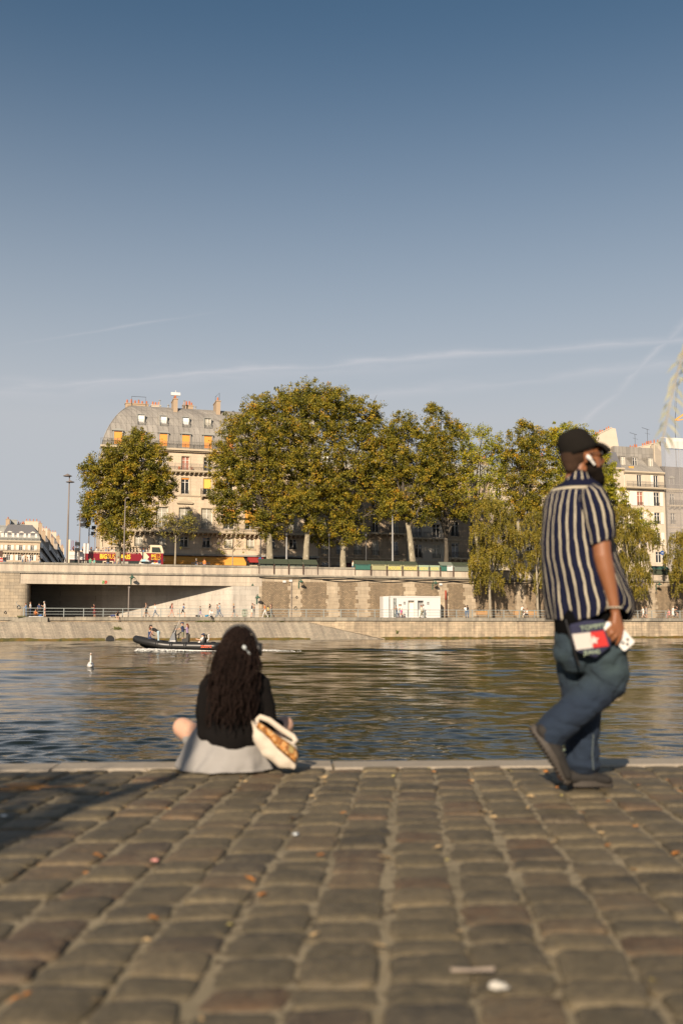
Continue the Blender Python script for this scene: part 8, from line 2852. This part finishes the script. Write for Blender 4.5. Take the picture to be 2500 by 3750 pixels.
# sweater
mb = MB()
capsule(mb, wp(782, 2512, 0), wp(938, 2504, 0), .078, .072, 14); capsule(mb, wp(830, 2540, -.01), wp(826, 2690, -.01), .102, .088, 14); capsule(mb, wp(902, 2540, -.01), wp(904, 2690, -.01), .102, .088, 14)
capsule(mb, wp(838, 2690, 0), wp(836, 2716, .0), .086, .082, 14); capsule(mb, wp(898, 2690, 0), wp(896, 2716, .0), .086, .082, 14)
capsule(mb, wp(768, 2518, 0), wp(752, 2600, .01), .066, .055, 12); capsule(mb, wp(752, 2600, .01), wp(751, 2685, .02), .055, .048, 12); capsule(mb, wp(790, 2690, 0), wp(800, 2712, 0), .06, .055, 12); capsule(mb, wp(753, 2678, .02), wp(765, 2692, .22), .044, .034, 10)
capsule(mb, wp(952, 2512, 0), wp(974, 2590, .01), .064, .054, 12); capsule(mb, wp(974, 2590, .01), wp(982, 2655, .02), .054, .048, 12); capsule(mb, wp(985, 2652, .02), wp(1024, 2655, .20), .040, .032, 10)
capsule(mb, wp(866, 2530, -.01), wp(866, 2690, -.01), .120, .112, 16); capsule(mb, wp(866, 2690, 0), wp(866, 2718, 0), .106, .104, 16)
sm = remesh(mb, .010, 3)
displace(sm, lambda p: .007 * noise.noise(p * 7) + .003 * noise.noise(Vector((p.x * 8, p.y * 8, p.z * 30))))
t = NT('black_knit'); t.bump(t.noise(150, 2, .6), .6, .004); M['knit'] = t.fin(t.mix(t.noise(20, 4, .6), (.004, .0035, .0035), (.009, .0075, .007)), 1.0, spec=.15)
o = link('sweater', sm, wo); o.data.materials.append(M['knit'])
# skirt: gathered at the waist, spread over the stones and over the left thigh
t = NT('pale_grey_jersey'); t.bump(t.noise(110, 3, .6), .3, .003); M['skirt'] = t.fin(t.mix(t.noise(12, 4, .6), (.23, .222, .21), (.31, .30, .285)), .9)
rg_ = []
for i in range(15):
    f_ = i / 14
    cx_ = wp(864 + (816 - 864) * f_, 2800).x
    rx_ = .118 + (.285 - .118) * f_ ** .9
    ry_ = .105 + (.21 - .105) * f_
    z_ = wp(864, 2728).z * (1 - f_) ** 1.1 + .004
    rg_.append((Vector((cx_, .02 + .05 * f_, z_)), Vector((rx_, 0, 0)), Vector((0, ry_, 0))))
LW = wp(715, 2668, .20)


def skf(p, a, f):
    q = Vector(p)
    lw = max(0, -math.cos(a)) ** 2
    rw_ = max(0, math.cos(a)) ** 2
    q.x += -lw * .125 * (1 - f) ** .8 ; q.z += lw * .085 * (1 - f) ** .7 * (1 if f > .0 else 1) ; q.y += lw * .12 * (1 - f)
    q.x += rw_ * .03 * (1 - f); q.z += rw_ * .02 * (1 - f)
    fold = .024 * f * math.sin(a * 9 + 2.5 * math.sin(a * 3)) * (.6 + .4 * math.sin(a * 2 + 1)) + .009 * f * noise.noise(Vector((math.cos(a) * 5, math.sin(a) * 5, f * 2)))
    q += Vector((math.cos(a), math.sin(a), 0)) * fold
    q.z = max(.003 + .006 * (1 + math.sin(a * 9 + 2.5 * math.sin(a * 3))), q.z)
    return q


cloth_rings(rg_, 200, 1, 'skirt', M['skirt'], wo, .015, 2, fn=skf)
mb = MB(); capsule(mb, wp(800, 2760, .08), wp(714, 2700, .24), .088, .080, 14); capsule(mb, wp(925, 2765, .06), wp(985, 2725, .20), .085, .07, 14)
o = link('skirt_lap', remesh(mb, .012, 4), wo); o.data.materials.append(M['skirt'])
# hair: a full curly mass plus loose curls
t = NT('dark_curly_hair'); t.bump(t.noise(60, 4, .7, dist=1.5), .9, .012); M['hair_woman'] = t.fin(t.mix(t.noise(25, 4, .7), (.004, .0025, .002), (.026, .013, .009)), .8, spec=.18)
mb = MB()
mb.ball(wp(874, 2370, -.015), (.088, .104, .115), 18, 12)
capsule(mb, wp(868, 2390, -.04), wp(862, 2460, -.07), .086, .094, 14)
capsule(mb, wp(844, 2455, -.06), wp(834, 2540, -.085), .078, .060, 12); capsule(mb, wp(886, 2455, -.06), wp(890, 2540, -.085), .076, .060, 12)
capsule(mb, wp(834, 2540, -.085), wp(840, 2590, -.09), .058, .035, 12); capsule(mb, wp(890, 2540, -.085), wp(882, 2590, -.09), .056, .035, 12); capsule(mb, wp(862, 2540, -.1), wp(860, 2606, -.095), .066, .04, 12)
capsule(mb, wp(922, 2380, .02), wp(928, 2425, .03), .035, .03, 10)
hmesh = remesh(mb, .009, 2)
displace(hmesh, lambda p: .010 * noise.noise(p * 22) + .007 * noise.noise(p * 50))
ho = link('hair', hmesh, wo); ho.data.materials.append(M['hair_woman'])
mb = MB(); rr = random.Random(12)
HC = wp(874, 2370, -.015)
for i in range(620):
    a = rr.uniform(-PI * 1.02, PI * .02); el_ = rr.uniform(-.2, 1.25)
    d0 = Vector((math.cos(a) * math.cos(el_) * .090, math.sin(a) * math.cos(el_) * .106, math.sin(el_) * .116))
    p = HC + d0 * 1.02
    L = rr.uniform(.16, .46) if el_ < .5 else rr.uniform(.3, .52)
    pts_ = []; ph_ = rr.uniform(0, 6.28); am = rr.uniform(.002, .009); q = Vector(p); fr_ = rr.uniform(22, 75)
    outx = d0.x * rr.uniform(-.1, .75)
    st = 26
    for k in range(st):
        f_ = k / (st - 1)
        down = L * f_
        # fall over the head, then hang away from the shoulders and back
        w_ = min(1, down / .12)
        q = Vector((p.x + outx * w_ * .8 - .025 * f_, p.y - .05 * w_ * (1 if d0.y < 0 else .1) - .03 * f_, p.z - down * (.55 + .45 * w_)))
        nv = noise.noise_vector(q * 14 + Vector((i * .11, 0, 0))) * .018 * w_
        pts_.append(q + nv + Vector((am * math.sin(fr_ * down + ph_), am * math.cos(fr_ * down + ph_), 0)) + (d0.normalized() * .03 * f_ if i % 9 == 0 else Vector()))
    mb.tube(pts_, [rr.uniform(.0012, .0036)] * (st - 1) + [.0008], 4, False)
mb.build('curls', M['hair_woman'], ho, True)
hp_ = thing('headphones', 'dark over-ear headphones with a silver arm on the seated woman', 'headphones', PW)
mb = MB(); cH_ = wp(876, 2372, -.01)
mb.tube([cH_ + Vector(((.102) * math.cos(a), .0, .128 * math.sin(a))) for a in [PI * k / 20 for k in range(21)]], .009, 8); mb.build('headband', M['black'], hp_, True)
for s_ in (-1, 1):
    mb = MB(); mb.tube([cH_ + Vector((s_ * .095, 0, -.01)), cH_ + Vector((s_ * .130, 0, -.01))], [.042, .036], 16); mb.build('ear_cup', M['black'], hp_, True)
mb = MB(); capsule(mb, wp(893, 2371, -.135), wp(895, 2374, -.135), .014, .014, 10); capsule(mb, wp(896, 2376, -.135), wp(915, 2400, -.13), .0075, .009, 8)
o = link('silver_arm', remesh(mb, .004, 2), hp_); o.data.materials.append(plain('silver_plastic', (.42, .46, .46), .4, .05, 5))

# tote bag
YT = -.10
tb_ = thing('tote_bag', 'cream canvas tote bag with orange floral print leaning beside the seated woman', 'bag', PW)
t = NT('cream_canvas'); t.bump(t.math('ADD', t.noise(200, 2, .5), t.math('MULTIPLY', t.noise(9, 3, .5), 3)), .35, .005); M['canvas'] = t.fin(t.mix(t.noise(10, 4, .6), (.50, .43, .34), (.60, .53, .43)), .9)
mb = MB()
ol = [(919, 2634), (950, 2655), (1010, 2690), (1060, 2715), (1086, 2738), (1093, 2780), (1080, 2818), (1040, 2810), (1002, 2798), (958, 2764), (930, 2700)]
Q = [wp(a, b, YT) for a, b in ol]
mb.prism([(p.x, p.z) for p in Q], YT - .03, YT + .05)
for (a, b) in (((985, 2728), (1040, 2772)), ((952, 2695), (985, 2740)), ((1035, 2765), (1058, 2785)), ((985, 2750), (1030, 2785))):
    capsule(mb, wp(a[0], a[1], YT), wp(b[0], b[1], YT), .048, .045, 12)
tm = remesh(mb, .009, 5); displace(tm, lambda p: .008 * noise.noise(p * 9) + .003 * noise.noise(p * 25))
o = link('bag_body', tm, tb_); o.data.materials.append(M['canvas'])
t = NT('orange_floral_print')
vor = t.n('ShaderNodeTexVoronoi'); vor.inputs['Scale'].default_value = 34; t.l(t.map(t.co(), (1, 1, 1)), vor.inputs['Vector'])
wv_ = t.noise(22, 3, .6, dist=1.2)
M['print'] = t.fin(t.ramp(t.math('ADD', t.math('MULTIPLY', vor.outputs['Distance'], .7), t.math('MULTIPLY', wv_, .5)), [(.28, (.40, .12, .02)), (.42, (.52, .20, .025)), (.5, (.50, .38, .22)), (.56, (.46, .19, .025)), (.7, (.16, .06, .02)), (.85, (.30, .22, .08))]), .9)
mb = MB()
cur = [((946, 2648), (944, 2654)), ((967, 2657), (966, 2670)), ((996, 2679), (991, 2694)), ((1024, 2699), (1014, 2724)), ((1054, 2718), (1042, 2750)), ((1079, 2737), (1067, 2770)), ((1091, 2760), (1084, 2786))]
vs = []
for (a, b) in cur:
    A1, B1 = wp(a[0], a[1], YT), wp(b[0], b[1], YT)
    for k in range(5):
        q_ = A1.lerp(B1, k / 4); q_.y = YT - .056 - .016 * math.sin(PI * k / 4); vs.append(q_)
mb.raw(vs, [(i * 5 + j, (i + 1) * 5 + j, (i + 1) * 5 + j + 1, i * 5 + j + 1) for i in range(6) for j in range(4)])
pp_ = mb.build('floral_panel', M['print'], tb_, True); so_ = pp_.modifiers.new('t', 'SOLIDIFY'); so_.thickness = .012
mb = MB()
hd_ = [wp(944, 2668, YT - .03), wp(938, 2640, YT - .02), wp(952, 2626, YT - .01), wp(985, 2638, YT), wp(1030, 2672, YT), wp(1072, 2698, YT), wp(1084, 2712, YT), wp(1072, 2724, YT - .02), wp(1055, 2728, YT - .03)]
vs = []
for i, p in enumerate(hd_):
    d = (hd_[min(i + 1, 8)] - hd_[max(i - 1, 0)]).normalized(); n_ = Vector((-d.z, 0, d.x))
    vs += [p + n_ * .015, p - n_ * .015]
mb.raw(vs, [(2 * i, 2 * i + 1, 2 * i + 3, 2 * i + 2) for i in range(8)])
ha = mb.build('handle', M['canvas'], tb_, True); so_ = ha.modifiers.new('t', 'SOLIDIFY'); so_.thickness = .006

# ------------------------------------------------------------------ near willow: its hanging spray enters the picture at the upper right
nw = thing('willow_tree', 'near willow whose blurred hanging leaves enter the upper right corner', 'tree', (4.6, 2.4, 0))
nr = random.Random(31)
YS = 4.4
tw_ = []
mbt = MB(); mbl = MB()
mbt.tube([(0, 0, 0), (.05, .05, 1.2), (-.1, .2, 2.4), (-.5, .5, 3.2)], [.20, .16, .13, .09], 10)
nt_loc = Vector((4.6, 2.4, 0))
mbb = MB()


def hang(path, leafL, n, seed):
    r_ = random.Random(seed)
    mbb.tube(path, [.004] * len(path), 5, False)
    seg = [(a, b) for a, b in zip(path, path[1:])]
    for i in range(n):
        f_ = (i + .5) / n * len(seg); k = min(int(f_), len(seg) - 1); a, b = seg[k]; p = a.lerp(b, f_ - k)
        s_ = 1 if i % 2 else -1
        d = Vector((s_ * r_.uniform(.45, .85), r_.uniform(-.5, .5), -r_.uniform(.6, .95))).normalized()
        L = leafL * r_.uniform(.8, 1.15); w = L * .07
        sd = d.cross(Vector((r_.uniform(-.3, .3), 1, .2))).normalized() * w
        mid = p + d * L * .5 + Vector((0, 0, .004))
        mbl.raw([p, mid + sd, p + d * L + Vector((0, 0, -.01)), mid - sd], [(0, 1, 2, 3)])


W0 = lambda px, py, dy=0: AT(px, py, YS + dy) - nt_loc
main = [W0(2560, 1150), W0(2525, 1220), W0(2498, 1300), W0(2478, 1370), W0(2462, 1440), W0(2448, 1500), W0(2436, 1560), W0(2424, 1620)]
hang(main, .088, 26, 1)
hang([W0(2600, 1080, .1), W0(2560, 1200, .1), W0(2530, 1300, .1), W0(2512, 1400, .1)], .085, 16, 2)
HUB = W0(2950, 430, .2)
for k in range(26):
    px_ = nr.uniform(2570, 3100); y_ = nr.uniform(-.9, 1.2); t0 = nr.uniform(600, 1150)
    S_ = [W0(px_ + nr.uniform(-15, 15) + 12 * j, t0 + j * 95, y_) for j in range(7)]
    hang(S_, .085, 26, 50 + k)
    mbt.tube([S_[0], S_[0].lerp(HUB, .45) + Vector((0, 0, .22)), HUB], [.005, .012, .022], 5)
mbt.tube([Vector((-.5, .5, 3.2)), Vector((-.75, 1.0, 3.6)).lerp(HUB, .3), HUB], [.09, .06, .03], 9)
for q_ in (main[0], W0(2600, 1080, .1)): mbt.tube([q_, q_.lerp(HUB, .45) + Vector((.03, 0, .2)), HUB], [.005, .012, .022], 5)
mbt.build('trunk', M['willow_bark'], nw, True); mbb.build('twigs', M['willow_bark'], nw)
mbl.build('crown', leaf_mat('silvery_willow_leaf', [(0, (.34, .36, .24)), (.5, (.46, .46, .32)), (1, (.52, .47, .32))], .3), nw)

# young tree behind the camera: its thin trunk and low boughs throw the shade at the lower left
yt = thing('young_tree', 'slim young tree standing behind the viewer, throwing the long thin shadow', 'tree', (-2.78, -1.35, 0))
mb = MB(); mb.tube([(0, 0, 0), (.02, 0, 1.5), (-.01, .01, 3.0), (0, 0, 4.3), (.02, 0, 5.2)], [.070, .062, .056, .050, .03], 10); mb.build('trunk', M['willow_bark'], yt, True)
cs_, rs_ = [], []
rs2 = random.Random(77)
tE = math.tan(SUN_E)
for i in range(430):
    px_ = rs2.uniform(-600, 460); py_ = 2808 + rs2.random() ** .8 * 400
    ln = 3050 - px_ * 235 / 690
    if py_ > ln + (25 if px_ < 230 else -6) or (px_ > 120 and rs2.random() < (px_ - 60) / 300): continue
    if 2872 < py_ < ln - 30 and rs2.random() < .55: continue
    g_ = G(px_, py_); h_ = rs2.uniform(3.0, 4.2)
    s_ = g_ + Vector((to_sun.x, to_sun.y, to_sun.z)) / to_sun.z * h_
    cs_.append(tuple(s_ - Vector((-2.78, -1.35, 0)))); rs_.append((.16, .16, .12))
v_, q_ = leaves(np.array(cs_), np.array(rs_), 12, .10, 5, .3, .5)
link('crown', np_mesh('crown', v_, q_, M['leaf_young'], False), yt)
mb = MB()
for i in range(0, len(cs_), 9):
    c = Vector(cs_[i]); a = Vector((0, 0, rs2.uniform(2.6, 3.4))); mb.tube([a, a.lerp(c, .5) + Vector((0, 0, .2)), c], [.02, .012, .005], 5)
mb.build('limbs', M['willow_bark'], yt)

# ------------------------------------------------------------------ litter on the stones
rl_ = random.Random(5)
cols_l = [plain('leaf_orange', (.50, .20, .04), .7, .3, 30), plain('leaf_tan', (.42, .30, .15), .8, .3, 30), plain('leaf_brown', (.20, .10, .04), .8, .3, 30), plain('leaf_lemon', (.50, .42, .14), .7, .2, 30)]
lm = []
for s_ in range(4):
    mb = MB(); n_ = 11; r_ = random.Random(s_)
    out_ = []
    for k in range(n_):
        a = 2 * PI * k / n_; rr_ = (.014 if k % 2 else .022) * r_.uniform(.8, 1.2)
        out_.append((rr_ * 1.25 * math.cos(a), rr_ * math.sin(a), .004 + .005 * math.sin(a * 2 + s_) ** 2))
    mb.raw([(0, 0, .003)] + out_, [(0, 1 + k, 1 + (k + 1) % n_) for k in range(n_)])
    mb.bar((.018, 0, .005), (.045, .004, .003), .0018)
    lm.append(mb.mesh('fallen_leaf', cols_l[s_]))
for i in range(230):
    # leaves gather along the joints between the columns
    ci = rl_.randint(-10, 13); d = .32 + 4.9 * rl_.random() ** 1.2
    ox = .04 + ci * cw - cw / 2 + rl_.gauss(0, .02) - cdir.x * d; oy = edge_y(0) + (.04 + ci * cw) * ed.y / ed.x - cdir.y * d
    if oy < 1.2: continue
    k = rl_.choice([0, 1, 1, 2, 1, 3, 0])
    o = link('fallen_leaf', lm[k]); o.location = (ox, oy, -.004 + rl_.uniform(0, .004)); o.rotation_euler = (rl_.uniform(-.3, .3), rl_.uniform(-.3, .3), rl_.uniform(0, 6.28)); o.scale = (rl_.uniform(.3, .85),) * 3
    tag(o, 'small dry %s leaf fallen on the cobbles' % ('orange', 'tan', 'brown', 'yellowish')[k], 'leaf', 'fallen leaves on the cobbles')
def litter(name, px_, py_, label, cat_, mat, mk):
    g_ = G(px_, py_); o = thing(name, label, cat_, (g_.x, g_.y, .004)); mb = MB(); mk(mb); mb.build('piece', mat, o, False); return o
def crumple(s_, seed):
    def f(mb):
        r_ = random.Random(seed)
        mb.ball((0, 0, s_ * .3), (s_, s_ * .75, s_ * .38), 9, 6)
        mb.v = [(x * r_.uniform(.75, 1.25), y * r_.uniform(.7, 1.25), z * r_.uniform(.7, 1.3)) for x, y, z in mb.v]
    return f
litter('crumpled_paper', 1822, 3632, 'crumpled whitish paper scrap lying on the front cobbles', 'litter', plain('dirty_white_paper', (.50, .48, .42), .8, .2, 30), crumple(.022, 4))
litter('crumpled_paper', 1728, 3568, 'pale pinkish flattened scrap beside the crumpled paper', 'litter', plain('dirty_pink_paper', (.45, .36, .27), .8, .2, 30), lambda mb: mb.raw([(-.05, -.01, .004), (.05, -.012, .006), (.055, .012, .008), (0, .018, .003), (-.05, .012, .006)], [(0, 1, 2, 3, 4)]))
litter('bottle_cap', 1082, 3060, 'small silvery bottle cap on the cobbles in line with the bag', 'bottle cap', M['silver'] if 'silver' in M else plain('silver_cap', (.45, .48, .48), .35, .1, 30, .5), lambda mb: mb.lathe([(0, .006), (.011, .006), (.014, 0), (.0, 0)], (0, 0, 0), 14))
litter('wrapper', 568, 3160, 'tiny red and white wrapper on the left cobbles', 'litter', plain('pink_wrapper', (.55, .25, .22), .6, .3, 60), crumple(.013, 9))
litter('pebble', 818, 2822, 'pale pebble just behind the seated woman on the stones', 'pebble', plain('pale_pebble', (.52, .44, .30), .8, .1, 30), crumple(.020, 3))
litter('white_scrap', 15, 2995, 'white scrap in the shade at the left edge of the stones', 'litter', M['white'], crumple(.014, 8))
def straws(mb):
    r_ = random.Random(3)
    for k in range(6):
        a = Vector((r_.uniform(-.22, .0), r_.uniform(-.05, .05), .006 + .002 * k)); mb.tube([a, a + Vector((r_.uniform(.14, .22), r_.uniform(-.04, .04), r_.uniform(0, .01)))], .0022, 4)
litter('straw_bundle', 160, 2893, 'loose orange dry twigs in the shade at the left', 'twigs', plain('orange_straw', (.36, .18, .05), .7, .2, 30), straws)
